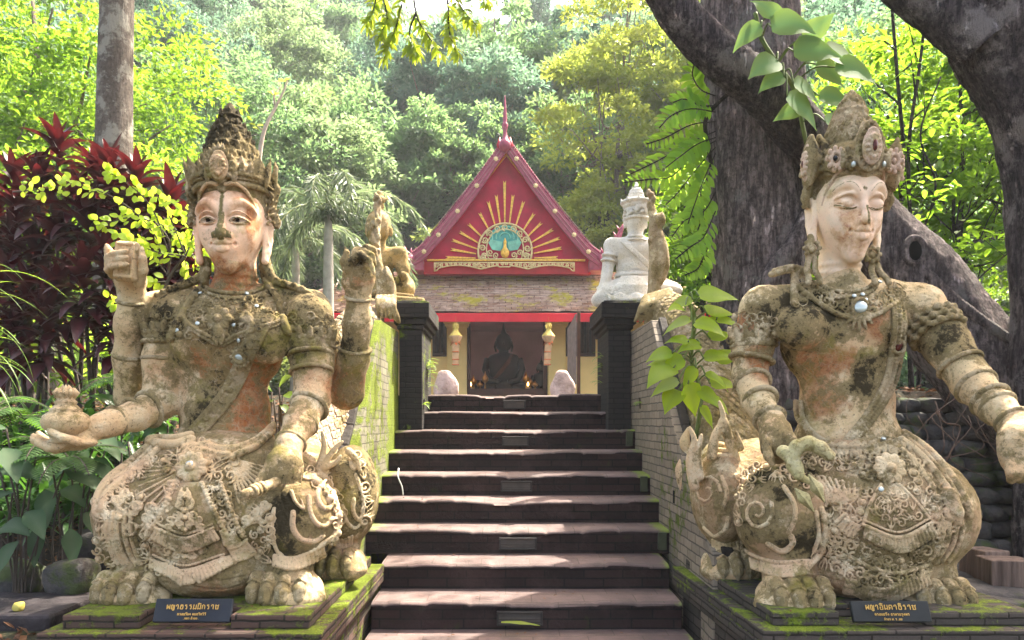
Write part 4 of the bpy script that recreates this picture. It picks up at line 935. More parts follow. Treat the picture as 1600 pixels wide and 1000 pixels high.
# front left arm to the jar
B.path([A(272, 495, 4.22), A(258, 560, 4.20), A(252, 625, 4.16)], [.128, .112, .098], .05)
B.path([A(246, 632, 4.14), A(212, 650, 3.98), A(168, 662, 3.84), A(150, 668, 3.80)], [.094, .076, .064, .056], .04)
B.path([A(152, 668, 3.80), A(120, 686, 3.74), A(88, 697, 3.70)], [.058, .050, .040], .03)
B.ell(A(112, 692, 3.72), (.125, .085, .028), .02)
for i, (x, y, d) in enumerate(((58, 694, 3.62), (52, 690, 3.67), (53, 686, 3.73), (60, 682, 3.79))):
    B.path([A(96, 697-i*2, 3.66+i*.05), A(76, 700-i*3, d+.01), A(x+2, y-1, d), A(x-3+i, y-6, d)], [.024, .022, .019, .012], .006)
B.path([A(120, 690, 3.66), A(98, 684, 3.60), A(82, 676, 3.60), A(76, 670, 3.62)], [.026, .022, .018, .012], .01)
# raised arm behind with tablet
B.path([A(252, 500, 4.34), A(225, 570, 4.44), A(206, 618, 4.42)], [.11, .10, .09], .05)
B.path([A(203, 622, 4.38), A(202, 560, 4.28), A(203, 505, 4.20), A(205, 462, 4.16)], [.088, .083, .076, .064], .04)
B.path([A(205, 462, 4.16), A(204, 440, 4.14)], [.066, .085], .03); B.ell(A(200, 418, 4.15), (.098, .055, .12), .03)
for i in range(3):
    y = 399+i*8.5; B.path([A(178, y+14, 4.10), A(169+i*.8, y+5, 4.03), A(174, y, 3.94), A(186+i, y-4+i*1.2, 3.905), A(197+i, y-6+i*1.5, 3.905)], [.026, .024, .019, .017, .013], .005)
B.path([A(180, 425, 4.10), A(171, 408, 4.06), A(167.5, 390, 4.05), A(167, 384, 4.05)], [.028, .022, .019, .014], .008)
B.path([A(217, 442, 4.05), A(224, 422, 4.00), A(223, 404, 3.98), A(221, 388, 3.99)], [.028, .026, .022, .012], .008)
B.path([A(172, 392, 4.10), A(170, 386, 4.10)], [.02, .012], .006)
# front right arm, pointing rod
B.path([A(484, 495, 4.20), A(488, 560, 4.16), A(488, 618, 4.08)], [.130, .114, .100], .05)
B.path([A(486, 625, 4.05), A(470, 660, 3.92), A(452, 695, 3.80)], [.096, .080, .064], .04)
B.path([A(451, 698, 3.79), A(445, 722, 3.74)], [.066, .088], .03); B.ell(A(443, 738, 3.73), (.098, .085, .115), .03)
for i in range(4):
    x0 = 420+i*13; B.path([A(x0+6, 760, 3.68), A(x0, 768-abs(i-1.5)*2, 3.65), A(x0-5+i*2, 778-i*3, 3.68), A(x0+2, 775-i*3, 3.72)], [.022, .023, .019, .014], .006)
B.path([A(414, 740, 3.72), A(405, 756, 3.66), A(402, 770, 3.62), A(404, 779, 3.62)], [.028, .026, .020, .012], .01)
# raised arm on the other side
B.path([A(492, 510, 4.34), A(520, 575, 4.42), A(540, 612, 4.38)], [.12, .112, .105], .05)
B.path([A(542, 612, 4.36), A(553, 560, 4.28), A(558, 505, 4.20), A(560, 465, 4.16)], [.094, .085, .075, .062], .04)
B.path([A(560, 462, 4.16), A(558, 442, 4.14)], [.064, .085], .03); B.ell(A(562, 428, 4.13), (.090, .06, .115), .03)
for i in range(4):
    B.path([A(548+i*5, 412-i*4, 4.08+i*.015), A(562+i*5, 398-i*5, 4.04+i*.03), A(578+i*3, 408-i*9, 4.02+i*.03), A(585+i*2, 428-i*14, 4.03+i*.03)], [.026, .024, .020, .010], .004)
B.path([A(543, 425, 4.08), A(538, 408, 4.06), A(541, 395, 4.06), A(539, 387, 4.07)], [.026, .024, .018, .008], .008)
BV, BQ = B.mesh()
disp = (vnoise(BV, 14, 2)-.5)*.010+(vnoise(BV, 45, 5)-.5)*.007
BV = BV+B.normal(BV)*disp[:, None].astype(np.float32)
bor = spots(BV, ORA([(385, 610, 4.05, (.16, .3, .30), 1.), (330, 560, 4.05, (.10, .3, .16), .9), (400, 670, 4.05, (.16, .3, .16), .95), (366, 440, 4.15, (.2, .3, .10), .8), (545, 600, 4.3, (.12, .3, .14), .7), (565, 430, 4.1, (.08, .2, .08), .6), (250, 580, 4.1, (.10, .2, .10), .35), (480, 560, 4.05, (.06, .2, .2), .4)]), 5)
bmo = spots(BV, ORA([(300, 520, 4.0, (.24, .3, .20), .45), (430, 520, 4.0, (.22, .3, .18), .55), (250, 490, 4.2, (.2, .3, .18), .5), (490, 500, 4.2, (.2, .3, .25), .6), (330, 640, 4.05, (.10, .3, .22), .6), (545, 520, 4.2, (.1, .3, .3), .6), (565, 400, 4.1, (.1, .3, .1), .8), (440, 740, 3.7, (.14, .2, .12), .25)]), 8)
bwh = -spots(BV, ORA([(100, 690, 3.7, (.3, .3, .1), .8), (200, 430, 4.1, (.15, .3, .3), .6), (180, 660, 3.9, (.25, .4, .1), .5)]), 9)
nV = len(HVw); V = np.concatenate([HVw, BV]); Q = np.concatenate([HQ, BQ+nV])
zf_ = np.zeros(nV, np.float32)
m = SLF
FACE_ATTR = None
LM = MT('tmp')
def face_material(name, basem, brown=(.045, .035, .02)):
    m_ = basem.copy(); m_.name = name; nt = m_.node_tree; bs = nt.nodes['Principled BSDF']; src = bs.inputs['Base Color'].links[0].from_socket
    def mx(fac, a, b):
        n = nd(nt, 'Mix', None, data_type='RGBA'); nt.links.new(fac, n.inputs[0]); nt.links.new(a, n.inputs[6]); n.inputs[7].default_value = (*b, 1); return n.outputs[2]
    nz_ = nd(nt, 'TexNoise', {'Scale': 60., 'Vector': nd(nt, 'NewGeometry').outputs['Position']}).outputs['Fac']
    st_ = nd(nt, 'Attribute', None, attribute_name='stripe').outputs['Fac']; e = nd(nt, 'Attribute', None, attribute_name='eyew').outputs['Fac']; ir = nd(nt, 'Attribute', None, attribute_name='iris').outputs['Fac']
    f1 = nd(nt, 'Math', {0: st_, 1: nz_}, operation='MULTIPLY').outputs[0]; f1 = nd(nt, 'MapRange', {'Value': f1, 'From Min': .15, 'From Max': .40}).outputs[0]
    c = mx(f1, src, (.14, .115, .05)); c = mx(e, c, (.36, .27, .20)); c = mx(ir, c, (.02, .015, .012)); nt.links.new(c, bs.inputs['Base Color']); return m_
SLFM = face_material('face_stucco_stained', SLF); bpy.data.materials.remove(LM.m)
cat0 = lambda a, b: np.concatenate([np.asarray(a, np.float32), np.asarray(b, np.float32)])
neckm = (HV[:, 2] < -.19) | (HV[:, 1] > .10)
face_idx = np.all(~neckm[HQ], axis=1)
mesh_np('body', V, Q, None, LS, True, {'orange': cat0(forehead, bor), 'moss': cat0(zf_, bmo+bwh), 'stripe': cat0(nose, 0*bmo), 'eyew': cat0(eyew, 0*bmo), 'iris': cat0(iris, 0*bmo)}, [SL1, SLFM], np.concatenate([face_idx.astype(np.int32), np.zeros(len(BQ), np.int32)]))
cf = crown_field('L'); CV, CQ = cf.mesh(); mesh_np('crown', head_xform(CV, h_o, HY, HS, math.radians(-1.5), 0., (.90, .95, 1)), CQ, SL2, LS, True, {'moss': spots(CV, [((0, 0, .55), (.3, .3, .3), .7), ((0, 0, .1), (.4, .4, .1), .2)], 3)})
m_ = crown_field('L', True); MV, MQ = m_.mesh(); mesh_np('crown_medallion', head_xform(MV, h_o, HY, HS, math.radians(-1.5), 0., (.90, .96, 1)), MQ, SL1, LS, True, {'moss': 0*MV[:, 0]-.2, 'orange': 0*MV[:, 0]})
# hair fringe along the temples and long locks on the shoulders
def locks(f):
    for pts in ([(326, 425), (318, 450), (300, 470), (282, 500), (268, 530)], [(410, 420), (418, 445), (436, 470), (440, 500), (448, 520)]):
        c = curve([(*p, 0) for p in pts], 10); P_ = rel(B, [(p[0], p[1]) for p in c], .010)
        for i, p in enumerate(P_): f.ell(p, .019+.006*(i % 3 == 0), .006)
    for s, pts in ((1, [(412, 400, 4.22), (420, 425, 4.22), (432, 440, 4.22), (470, 452, 4.20), (498, 470, 4.2)]), (-1, [(322, 408, 4.2), (318, 430, 4.2), (300, 440, 4.2), (270, 452, 4.2), (245, 465, 4.2)])):
        P_ = [A(*p) for p in curve(pts, 8)]; f.path(P_, [.028-.012*i/len(P_) for i in range(len(P_))], .01)
        for i, p in enumerate(P_): f.ell(p+np.array((.01*math.sin(i*2), -.015, .012*math.cos(i*2))), .015, .004)
sculpt('hair_lock', SL2, LS, locks, .007, lambda V: {'moss': spots(V, [], 1)+.3})
# necklace: a broad collar of leaves, scrolls and beads
def necklace(f):
    for rr, w, bw in ((46, 12, .013), (54, 20, .012)): beads(f, B, [(368-rr*math.cos(a), 447+w*math.sin(a)) for a in np.linspace(.05, math.pi-.05, 9)], bw, 4.6, .006)
    fill(f, B, [(292, 462), (315, 458), (345, 466), (395, 466), (425, 456), (446, 470), (432, 500), (405, 508), (372, 520), (350, 530), (320, 518), (296, 500)], 5, 8.5, .009, .010, 3, 1.25)
    vine(f, B, [(287, 468), (290, 500), (315, 520), (345, 534), (372, 524), (405, 512), (434, 502), (447, 475)], .010, .010); beads(f, B, [(284, 470), (287, 503), (312, 524), (345, 540), (374, 528), (408, 516), (438, 506), (450, 478)], .009, 4.5, .006)
    for s in (-1, 1):
        for j in range(5): vine(f, B, [(372+s*8, 500), (372+s*(16+j*3), 492+j*5), (372+s*(24-j*2), 500+j*6)], .009, .014)
    flower(f, B, 342, 499, 21, 8, .022); f.path(list(rel(B, [(342, 516), (343, 528), (342, 540)], .014)), [.030, .028, .006], .006)
    for dx in (-8, 8): vine(f, B, [(342, 520), (342+dx, 528), (342+dx*.6, 538)], .009, .030)
sculpt('necklace', SL2, LS, necklace, .0042, lambda V: {'moss': spots(V, [], 1)+.15})
def sash(f):
    c = [(428, 470), (405, 515), (385, 555), (360, 610), (325, 655), (300, 682), (275, 692)]
    for dx in (-11, 11): vine(f, B, [(x+dx, y+dx*.3) for x, y in c], .009, .006, .005)
    for dx in (-5, 0, 5): vine(f, B, [(x+dx, y+dx*.3) for x, y in c], .012, -.002, .006)
    for dx in (-7, 7): beads(f, B, [(x+dx, y+dx*.3) for x, y in c], .0085, 4.2, .010)
    for i, p in enumerate(curve([np.array(q) for q in c], 3)[:-1]): swirl(f, B, p[0], p[1], 4.6, .007, 1.3, i, 1 if i % 2 else -1, .014)
    q = rel(B, [(378, 556)], .012)[0]; f.ell(q, (.045, .02, .05), .004); f.path([q+np.array((.034*math.cos(a), -.016, .036*math.sin(a))) for a in np.linspace(0, 6.283, 16)], .008, .003)
    for a in np.linspace(0, 6.283, 13)[:-1]: f.ell(q+np.array((.048*math.cos(a), -.006, .054*math.sin(a))), .012, .003)
sculpt('sash', SL2, LS, sash, .005, lambda V: {'moss': spots(V, [], 1)+.15})
GLS = MT('mirror_glass', .15); GLS.color((.42, .47, .45)); GLS.b.inputs['Metallic'].default_value = .4; GLS = GLS.m
def gem(base, px, py, r, off, parent, name='mirror_stone'):
    p = rel(base, [(px, py)], off)[0]; n_ = base.normal(p[None])[0]; rot = Vector(n_).to_track_quat('Z', 'Y').to_matrix(); t = MB()
    t.lathe([(r*.98, -r*.4), (r, 0), (r*.8, r*.22), (.001, r*.3)], (0, 0, 0), 12); t.v = [tuple(np.array(rot @ Vector(v))+p) for v in t.v]; t.build(name, GLS, parent, smooth=True)
gem(B, 378, 556, .024, .030, LS)
for x, y in ((314, 461), (385, 461), (279, 517), (367, 509), (309, 507), (376, 532), (400, 480)): gem(B, x, y, .012, .016, LS)
# armlets, elbow bands and wrist bands: each one its own
def bands(lst, F_, parent, mat):
    for c, ax, R_, r, sq, twist in lst:
        def fn(f):
            f.ring(c, ax, R_, r, .004, sq, 28)
            if twist:
                a_ = np.array(ax, float); a_ /= np.linalg.norm(a_); u = np.cross(a_, (0, 1, 0)); u /= np.linalg.norm(u); w = np.cross(a_, u)
                for t in np.linspace(0, 2*math.pi, 30)[:-1]: f.ell(np.array(c)+(R_+r*.6)*(u*math.cos(t)*sq[0]+w*math.sin(t)*sq[1]), r*.8, .003)
        sculpt('bracelet', mat, parent, fn, .006, lambda V: {'moss': 0*V[:, 0]})
def limb(p0, p1, t): a, b = np.array(A(*p0)), np.array(A(*p1)); return a+(b-a)*t, b-a
L_ = []
def band_on(p0, p1, t, R_, r=.012, twist=False, sq=(1, 1)): c, ax = limb(p0, p1, t); L_.append((c, ax, R_*.90, r, sq, twist))
band_on((266, 495, 4.22), (253, 600, 4.18), .42, .134, .014, True); band_on((266, 495, 4.22), (253, 600, 4.18), .66, .130, .012)
band_on((484, 495, 4.20), (488, 618, 4.08), .50, .130, .013, True); band_on((484, 495, 4.20), (488, 618, 4.08), .70, .126, .012)
for t, R_ in ((.05, .104), (.35, .092), (.70, .074)): band_on((236, 638, 4.09), (155, 666, 3.81), t, R_, .014, t != .35)
for t, R_ in ((.08, .108), (.45, .092), (.85, .074)): band_on((486, 630, 4.04), (449, 702, 3.79), t, R_, .014, t > .8)
for t, R_ in ((.05, .096), (.45, .083), (.85, .072)): band_on((203, 560, 4.28), (205, 455, 4.15), t, R_, .013, t > .8)
for t, R_ in ((.10, .093), (.50, .083), (.92, .068)): band_on((554, 555, 4.28), (560, 458, 4.15), t, R_, .013, t != .5)
bands(L_, B, LS, SL2)
def armlet(cx, cy, d, s, sc=1.):
    def fn(f):
        for j in range(3): f.ring(A(cx, cy-6+j*7, d), (0, 0, 1), .118*sc, .013, .006, (1, 1))
        for a in np.linspace(0, 2*math.pi, 15)[:-1]:
            c = np.array(A(cx, cy-8, d))+np.array((.125*sc*math.cos(a), .125*sc*math.sin(a), 0)); f.path([c, c+np.array((.01*math.cos(a), .01*math.sin(a), .035)), c+np.array((.022*math.cos(a), .022*math.sin(a), .050))], [.017, .013, .004], .006); f.ell(c-np.array((0, 0, .01)), .016, .004)
        fill(f, B, [(cx-34, cy-40), (cx+34, cy-40), (cx+38, cy+2), (cx-38, cy+2)], 6, 9, .011, .006, cx, 1.35)
    return fn
sculpt('armlet', SL2, LS, armlet(263, 528, 4.20, -1), .007, lambda V: {'moss': 0*V[:, 0]+.2}); sculpt('armlet', SL2, LS, armlet(486, 535, 4.17, 1), .007, lambda V: {'moss': 0*V[:, 0]+.2})
# ---- lower body: skirt over the lion haunches
LB = Field((-2.45, 3.30, .56), (-.62, 5.05, 1.55), .0062)
LB.ell(A(336, 795, 4.12), (.57, .45, .38), .05); LB.ell(A(350, 725, 4.14), (.42, .34, .20), .08)
LB.ell(A(218, 800, 4.05), (.19, .34, .28), .06); LB.ell(A(345, 882, 4.02), (.36, .33, .17), .06)
LB.ell(A(462, 812, 3.98), (.235, .25, .255), .025); LB.ell(A(550, 772, 4.50), (.155, .30, .30), .02)
LB.ell(A(470, 770, 4.55), (.30, .45, .32), .06)
LB.ell(A(215, 850, 4.05), (.16, .25, .16), .05)
LB.path([A(452, 872, 3.90), A(450, 905, 3.84)], [.13, .12], .03); LB.path([A(235, 880, 3.95), A(215, 905, 3.90)], [.12, .12], .03); LB.path([A(535, 850, 4.46), A(532, 880, 4.42)], [.11, .10], .03)
for i in range(15):
    a = math.radians(108+i*6.6); carve(LB, [(300+26*math.cos(a), 733+16*math.sin(a)), (300+70*math.cos(a), 733+58*math.sin(a)), (300+(118-2*abs(i-5))*math.cos(a), 733+(104)*math.sin(a))], .0075, .003)
for i in range(14):
    a = math.radians(5+i*5.8); carve(LB, [(352+10*math.cos(a), 712+10*math.sin(a)), (350+96*math.cos(a), 712+90*math.sin(a))], .0075, .003)
for x in range(156, 236, 7): carve(LB, [(x, 815), (x+1, 845), (x+12, 885)], .0075, .002)
for y in (905, 918): carve(LB, [(265, y-22), (300, y-3), (345, y+3), (395, y-8), (425, y-25)], .007, .002)
LV, LQ = LB.mesh(); disp = (vnoise(LV, 12, 2)-.5)*.014+(vnoise(LV, 42, 5)-.5)*.010; LV = LV+LB.normal(LV)*disp[:, None].astype(np.float32)
mesh_np('haunches', LV, LQ, SLB, LS, True, {'moss': spots(LV, ORA([(440, 800, 3.75, (.10, .2, .12), .9), (450, 860, 3.8, (.14, .2, .08), .7), (545, 740, 4.3, (.2, .3, .3), .3)]), 4), 'orange': spots(LV, ORA([(415, 820, 3.75, (.07, .2, .12), .6), (345, 925, 3.75, (.3, .3, .06), .5)]), 5)})
def toe(cx, cy, d, k, n, i): return np.array(A(cx, cy-11, d))+np.array(((i-(n-1)/2)*.073*k, .030*abs(i-(n-1)/2)-.03, 0))
def paw(cx, cy, d, s=1., n=4, side=1):
    def fn(f):
        k = s; sx = side*.05*k; f.ell(A(cx, cy-22, d+.13)+np.array((sx, 0, 0)), (.18*k, .17*k, .11*k), .04); f.ell(A(cx, cy-10, d+.07)+np.array((sx*1.1, 0, 0)), (.185*k, .12*k, .075*k), .03)
        f.ell(A(cx, cy-8, d+.10)+np.array((side*.16*k, 0, -.01)), (.055*k, .07*k, .055*k), .04)
        for i in range(n):
            c = toe(cx, cy, d, k, n, i); f.path([c+(0, .13*k, .070*k), c+(0, .05*k, .075*k), c+(0, .022*k, .058*k)], [.036*k, .040*k, .035*k], .010)
            f.path([c+(-.030*k, -.008*k, .068*k), c+(0, -.018*k, .088*k), c+(.030*k, -.008*k, .068*k)], .008*k, .003)
            if i: f.path([c+(-.036*k, .06*k, .10*k), c+(-.036*k, -.0*k, .080*k), c+(-.036*k, -.04*k, .02*k)], .008, .008, True)
    return fn
def claw(cx, cy, d, k, n, i):
    c = toe(cx, cy, d, k, n, i)
    def fn(f): f.path([c+(0, .0, .066*k), c+(0, -.022*k, .036*k), c+(0, -.032*k, .0), c+(0, -.032*k, -.046*k)], [.024*k, .035*k, .031*k, .007*k], .004); f.path([c+(0, -.030*k, .072*k), c+(0, -.057*k, .038*k), c+(0, -.062*k, .0), c+(0, -.042*k, -.046*k)], [.005, .005, .005, .003], .004)
    return fn
def make_paw(parent, x, y, d, s, n, side=1):
    p = sculpt('paw', SL1, parent, paw(x, y, d, s, n, side), .006, pawattr)
    for i in range(n): sculpt('claw', SLC, p, claw(x, y, d, s, n, i), .005, lambda V: {'moss': 0*V[:, 0]+.1, 'orange': 0*V[:, 0]})
SLC = stucco('claw_stucco', base=(.40, .33, .21), pink=(.34, .28, .18), amount=.62, cracks=0)
def pawattr(V): return {'moss': 0*V[:, 0]+.1}
for (x, y, d, s, n, sd_) in ((190, 944, 3.72, 1.06, 4, 1), (432, 944, 3.72, 1.06, 4, 1), (522, 900, 4.28, .98, 3, .3)): make_paw(LS, x, y, d, s, n, sd_)
def U1(x, y): return (140+x/5, 660+y/5)
def U2(x, y): return (360+x/3.571, 660+y/3.571)
def skirt(f):
    # long cords sweeping from the belt over the hip
    for pts, r in (([(238, 693), (205, 722), (172, 748), (155, 775), (152, 800)], .022), ([(250, 700), (215, 732), (185, 755), (165, 775), (160, 796)], .020), ([(244, 694), (212, 726), (178, 750)], .014)): vine(f, LB, pts, r, .004)
    for i in range(14):                                   # fan pleats from the rosette to the left
        a = math.radians(112+i*7.2); x0, y0 = 300+24*math.cos(a), 733+14*math.sin(a); L = 92-3*abs(i-6)
        if i < 12: vine(f, LB, [(x0, y0), (300+L*math.cos(a)*.98, 733+L*math.sin(a))], .0055, .0005)
    for i in range(10):                                   # fan pleats to the right under the cord
        a = math.radians(14+i*6.5); vine(f, LB, [(355+10*math.cos(a), 715+10*math.sin(a)), (350+78*math.cos(a), 715+75*math.sin(a))], .006, .0005)
    for x, y, r, s in ((197, 772, 9, 1), (215, 790, 8, 1), (236, 795, 9, -1), (230, 808, 7, 1), (182, 783, 7, -1), (415, 790, 8, 1), (402, 802, 7, -1), (385, 812, 8, 1)): swirl(f, LB, x, y, r, .011, 1.6, 0, s, .006); vine(f, LB, [(x, y+r), (x-s*10, y+r+8), (x-s*18, y+r+3)], .010, .003, taper=True)
    for pts in ([(273, 755), (262, 780), (252, 805), (236, 826), (228, 840)], [(316, 757), (326, 780), (340, 808), (355, 835)], [(345, 757), (355, 785), (368, 815), (378, 838)]):
        vine(f, LB, pts, .011, .008); beads(f, LB, pts, .013, 6.5, .014)
    # draped side folds on the left edge
    for x in (168, 176, 184, 196, 206): vine(f, LB, [(x, 800), (x-2, 830), (x+6, 862), (x+16, 880)], .011, .0)
    fill(f, LB, [(236, 700), (205, 728), (172, 752), (152, 778), (148, 815), (160, 812), (170, 785), (190, 765), (222, 742), (250, 712)], 5, 9, .013, .006, 5, 1.2)
    fill(f, LB, [(150, 800), (150, 850), (160, 880), (178, 890), (172, 850), (166, 812)], 6, 9, .012, .003, 6, 1.4)
    fill(f, LB, [(222, 835), (246, 815), (240, 845), (238, 872), (252, 895), (238, 900), (216, 880)], 6, 9, .012, .007, 7, 1.2)
    fill(f, LB, [(175, 770), (215, 768), (255, 800), (235, 835), (200, 830), (178, 800)], 8, 12, .012, .005, 8, 1.9)
    fill(f, LB, [(388, 800), (420, 790), (432, 815), (425, 870), (405, 890), (398, 850)], 6, 9, .012, .006, 9, 1.25)
    fill(f, LB, [(270, 750), (284, 755), (262, 800), (240, 838), (226, 838), (250, 795)], 5, 7, .010, .012, 10, 1.25)
    fill(f, LB, [(318, 757), (348, 757), (382, 838), (355, 835)], 5, 7, .010, .010, 11, 1.4)
sculpt('skirt', SLO, LS, skirt, .0042, lambda V: {'moss': spots(V, [], 1)+.05})
def apron0(f):
    for i in range(13):
        u = i/12; vine(f, LB, [(283+u*32, 758), (250+u*90, 826+10*math.sin(math.pi*u))], .016, -.003, .01)
    for i in range(15): u = i/14; vine(f, LB, [(246+u*100, 846+14*math.sin(math.pi*u)), (240+u*112, 864+16*math.sin(math.pi*u))], .014, .000, .01)
def apron(f):
    # first fringe
    pleats(f, LB, [(246, 826), (290, 842), (335, 826)], [(240, 837), (290, 857), (343, 838)], 20, .0098, .020)
    vine(f, LB, [(247, 823), (290, 838), (334, 823)], .008, .024); vine(f, LB, [(248, 817), (290, 832), (332, 818)], .006, .018)
    # band between the fringes with a little flower, then beads
    beads(f, LB, [(243, 864), (292, 885), (352, 864)], .008, 4.6, .016)
    for s in (-1, 1): swirl(f, LB, 291+s*11, 866, 8, .008, 1.5, 0, s, .016); swirl(f, LB, 291+s*28, 858, 7, .007, 1.5, 2, s, .014)
    f.ell(rel(LB, [(291, 867)], .02)[0], .013, .003)
    vine(f, LB, [(238, 870), (292, 892), (358, 870)], .008, .020)
    pleats(f, LB, [(238, 873), (292, 895), (358, 872)], [(240, 884), (296, 908), (368, 880)], 26, .0105, .022)
    # side panels with shorter tiers
    pleats(f, LB, [(346, 830), (358, 836), (366, 830)], [(350, 846), (362, 852), (375, 843)], 9, .0085, .018); vine(f, LB, [(345, 828), (357, 834), (367, 827)], .007, .02)
    pleats(f, LB, [(358, 856), (372, 852), (384, 843)], [(366, 878), (384, 872), (398, 860)], 12, .0085, .016); vine(f, LB, [(357, 854), (372, 850), (385, 840)], .007, .02)
    # scroll cartouche
    for s in (-1, 1):
        for (dx, y, r) in ((9, 786, 7), (13, 806, 8), (22, 812, 6), (8, 818, 6), (5, 774, 5), (26, 822, 5)): swirl(f, LB, 291+s*dx, y, r, .008, 1.5, math.pi/2, s, .020)
        vine(f, LB, [(291+s*3, 765), (291+s*12, 790), (291+s*3, 800), (291+s*20, 824)], .006, .018)
    for y in (778, 797, 808, 826): f.ell(rel(LB, [(291, y)], .022)[0], .015, .003)
sculpt('apron_ground', SLB, LS, apron0, .006, lambda V: {'moss': spots(V, [], 1)-.1}); sculpt('apron', SLO, LS, apron, .0040, lambda V: {'moss': spots(V, [], 1)+.02})
def belt(f):
    for dy, r in ((0, .020), (9, .016)): vine(f, LB, [(425, 668+dy), (400, 690+dy), (370, 702+dy), (345, 703+dy), (320, 697+dy)], r, .012); beads(f, LB, [(425, 668+dy), (400, 690+dy), (370, 702+dy), (345, 703+dy)], .013, 5, .024)
    vine(f, LB, [(300, 690), (275, 697), (250, 696), (236, 692)], .026, .012); vine(f, LB, [(300, 683), (275, 688), (248, 688), (236, 690)], .018, .018)
    fill(f, LB, [(248, 708), (285, 702), (285, 752), (262, 745)], 6, 10, .012, .010, 21, 1.2); fill(f, LB, [(325, 704), (372, 710), (362, 748), (322, 752)], 6, 10, .012, .010, 22, 1.2)
    fill(f, LB, [(285, 690), (335, 694), (335, 712), (285, 710)], 5, 7, .009, .016, 23, 1.2)
    for i in range(12): u = i/11; vine(f, LB, [(290+u*40, 696), (288+u*42, 716)], .012, .006, .01)
    for x in (300, 312, 325): swirl(f, LB, x, 705, 6, .007, 1.5, x, 1, .020)
sculpt('belt', SL1, LS, belt, .0048, lambda V: {'moss': spots(V, [], 1)-.15})
sculpt('rosette', SLO, LS, lambda f: flower(f, LB, 302, 733, 25, 9, .030), .005, lambda V: {'moss': 0*V[:, 0]-.1})
gem(LB, 302, 733, .020, .060, LS)
def haunch_relief(f):
    for cx, cy, rx, ry, d in ((520, 780, 12, 18, 0), (452, 822, 36, 42, 0)): pass
    vine(f, LB, [(500, 760), (496, 775), (502, 790), (512, 795), (520, 785), (519, 770), (511, 762)], 0.0140, -.004); f.ell(rel(LB, [(513, 783)], .0)[0], .016, .004)
    vine(f, LB, [(483, 775), (485, 800), (495, 818), (508, 822), (520, 810)], 0.0130, -.004)
    vine(f, LB, [(458, 800), (458, 825), (470, 842), (490, 846), (505, 838)], 0.0140, -.004); vine(f, LB, [(428, 795), (424, 830), (432, 858), (442, 870)], 0.0120, -.004)
    vine(f, LB, [(455, 768), (462, 785), (474, 795), (470, 780)], .010, .005, taper=True); vine(f, LB, [(478, 748), (498, 742), (512, 752), (525, 785), (528, 810), (520, 838), (500, 852)], 0.0180, -.004)
    for i in range(13): u = i/12; x = 482+46*math.sin(u*2.3); y = 745+u*105; f.ell(rel(LB, [(min(x, 528), y)], .008)[0], .017+.006*math.sin(i*2), .006)
    vine(f, LB, [(556, 742), (562, 760), (568, 790), (562, 812), (552, 800), (553, 780)], 0.0130, -.004); vine(f, LB, [(535, 790), (542, 815), (555, 825), (566, 815)], 0.0110, -.004); vine(f, LB, [(548, 715), (552, 730), (558, 728)], 0.0170, -.004)
    pleats(f, LB, [(428, 868), (460, 872), (505, 850)], [(428, 882), (462, 888), (508, 866)], 16, .012, .004); pleats(f, LB, [(518, 838), (535, 842), (552, 836)], [(520, 850), (535, 855), (550, 848)], 7, .010, .004)
    fill(f, LB, [(478, 730), (505, 735), (530, 760), (538, 800), (528, 845), (512, 852), (522, 800), (508, 760), (470, 750)], 6, 10, .013, .006, 31, 1.2)
    fill(f, LB, [(556, 705), (575, 740), (580, 790), (568, 820), (566, 760)], 6, 9, .012, .004, 32, 1.3)
    for pts in ([(495, 740), (506, 700), (503, 675)], [(500, 735), (520, 705), (535, 690)], [(508, 730), (525, 722), (532, 712)], [(545, 705), (558, 720), (563, 738)]):
        d_ = 4.28; P_ = [A(x, y, d_) for x, y in curve([np.array(p, float) for p in pts], 6)]; f.path(P_, [.022*(1-.7*i/len(P_)) for i in range(len(P_))], .006)
sculpt('haunch_scrolls', SLO, LS, haunch_relief, .0048, lambda V: {'moss': spots(V, [], 1)+.0})
# things carved in its hands
def tablet(f):
    a = A(197, 408, 3.985); R_ = np.array(Matrix.Rotation(math.radians(4), 3, 'Y'))
    for z in np.linspace(-.088, .088, 9):
        for x in np.linspace(-.038, .038, 5): f.ell(a+R_ @ np.array((x, .01, z)), (.024, .034, .022), .0)
    for x0, z0, x1, z1 in ((-.045, -.088, .045, -.088), (-.045, .088, .045, .088), (-.045, -.088, -.045, .088), (.045, -.088, .045, .088), (-.02, .05, .02, .05), (-.02, -.03, .02, -.03)): f.cap(a+R_ @ np.array((x0, -.024, z0)), a+R_ @ np.array((x1, -.024, z1)), .008, None, .004)
sculpt('tablet', SL1, LS, tablet, .005, lambda V: {'moss': 0*V[:, 0]-.3})
c0 = A(103, 692, 3.70); t = MB(); s = 3.7/F
t.lathe([(24*s, 0), (25*s, 4*s), (22*s, 6*s), (23*s, 9*s), (17*s, 12*s), (21*s, 15*s), (31*s, 24*s), (33.5*s, 34*s), (30*s, 43*s), (23*s, 49*s), (24*s, 52*s), (20*s, 55*s), (15*s, 60*s), (17*s, 64*s), (13*s, 67*s), (14*s, 72*s), (17*s, 77*s), (13*s, 80*s)], c0, 32)
vs = []
for (x, y, z) in t.v:
    a = math.atan2(y-c0[1], x-c0[0]); h = (z-c0[2])/s
    k = 1+.075*abs(math.sin(a*7))*(1 if 12 < h < 48 else 0)-.02; vs.append((c0[0]+(x-c0[0])*k, c0[1]+(y-c0[1])*k, z))
t.v = vs; jar = t.build('jar', SL1, LS, smooth=True)
t = MB()
for i in range(11):
    a = i*2*math.pi/11; e = np.array((math.cos(a), math.sin(a), 0)); t.tube([c0+e*9*s+(0, 0, 72*s), c0+e*15*s+(0, 0, 79*s), c0+e*(12*s)+(0, 0, 86*s)], [.018, .016, .003], 6)
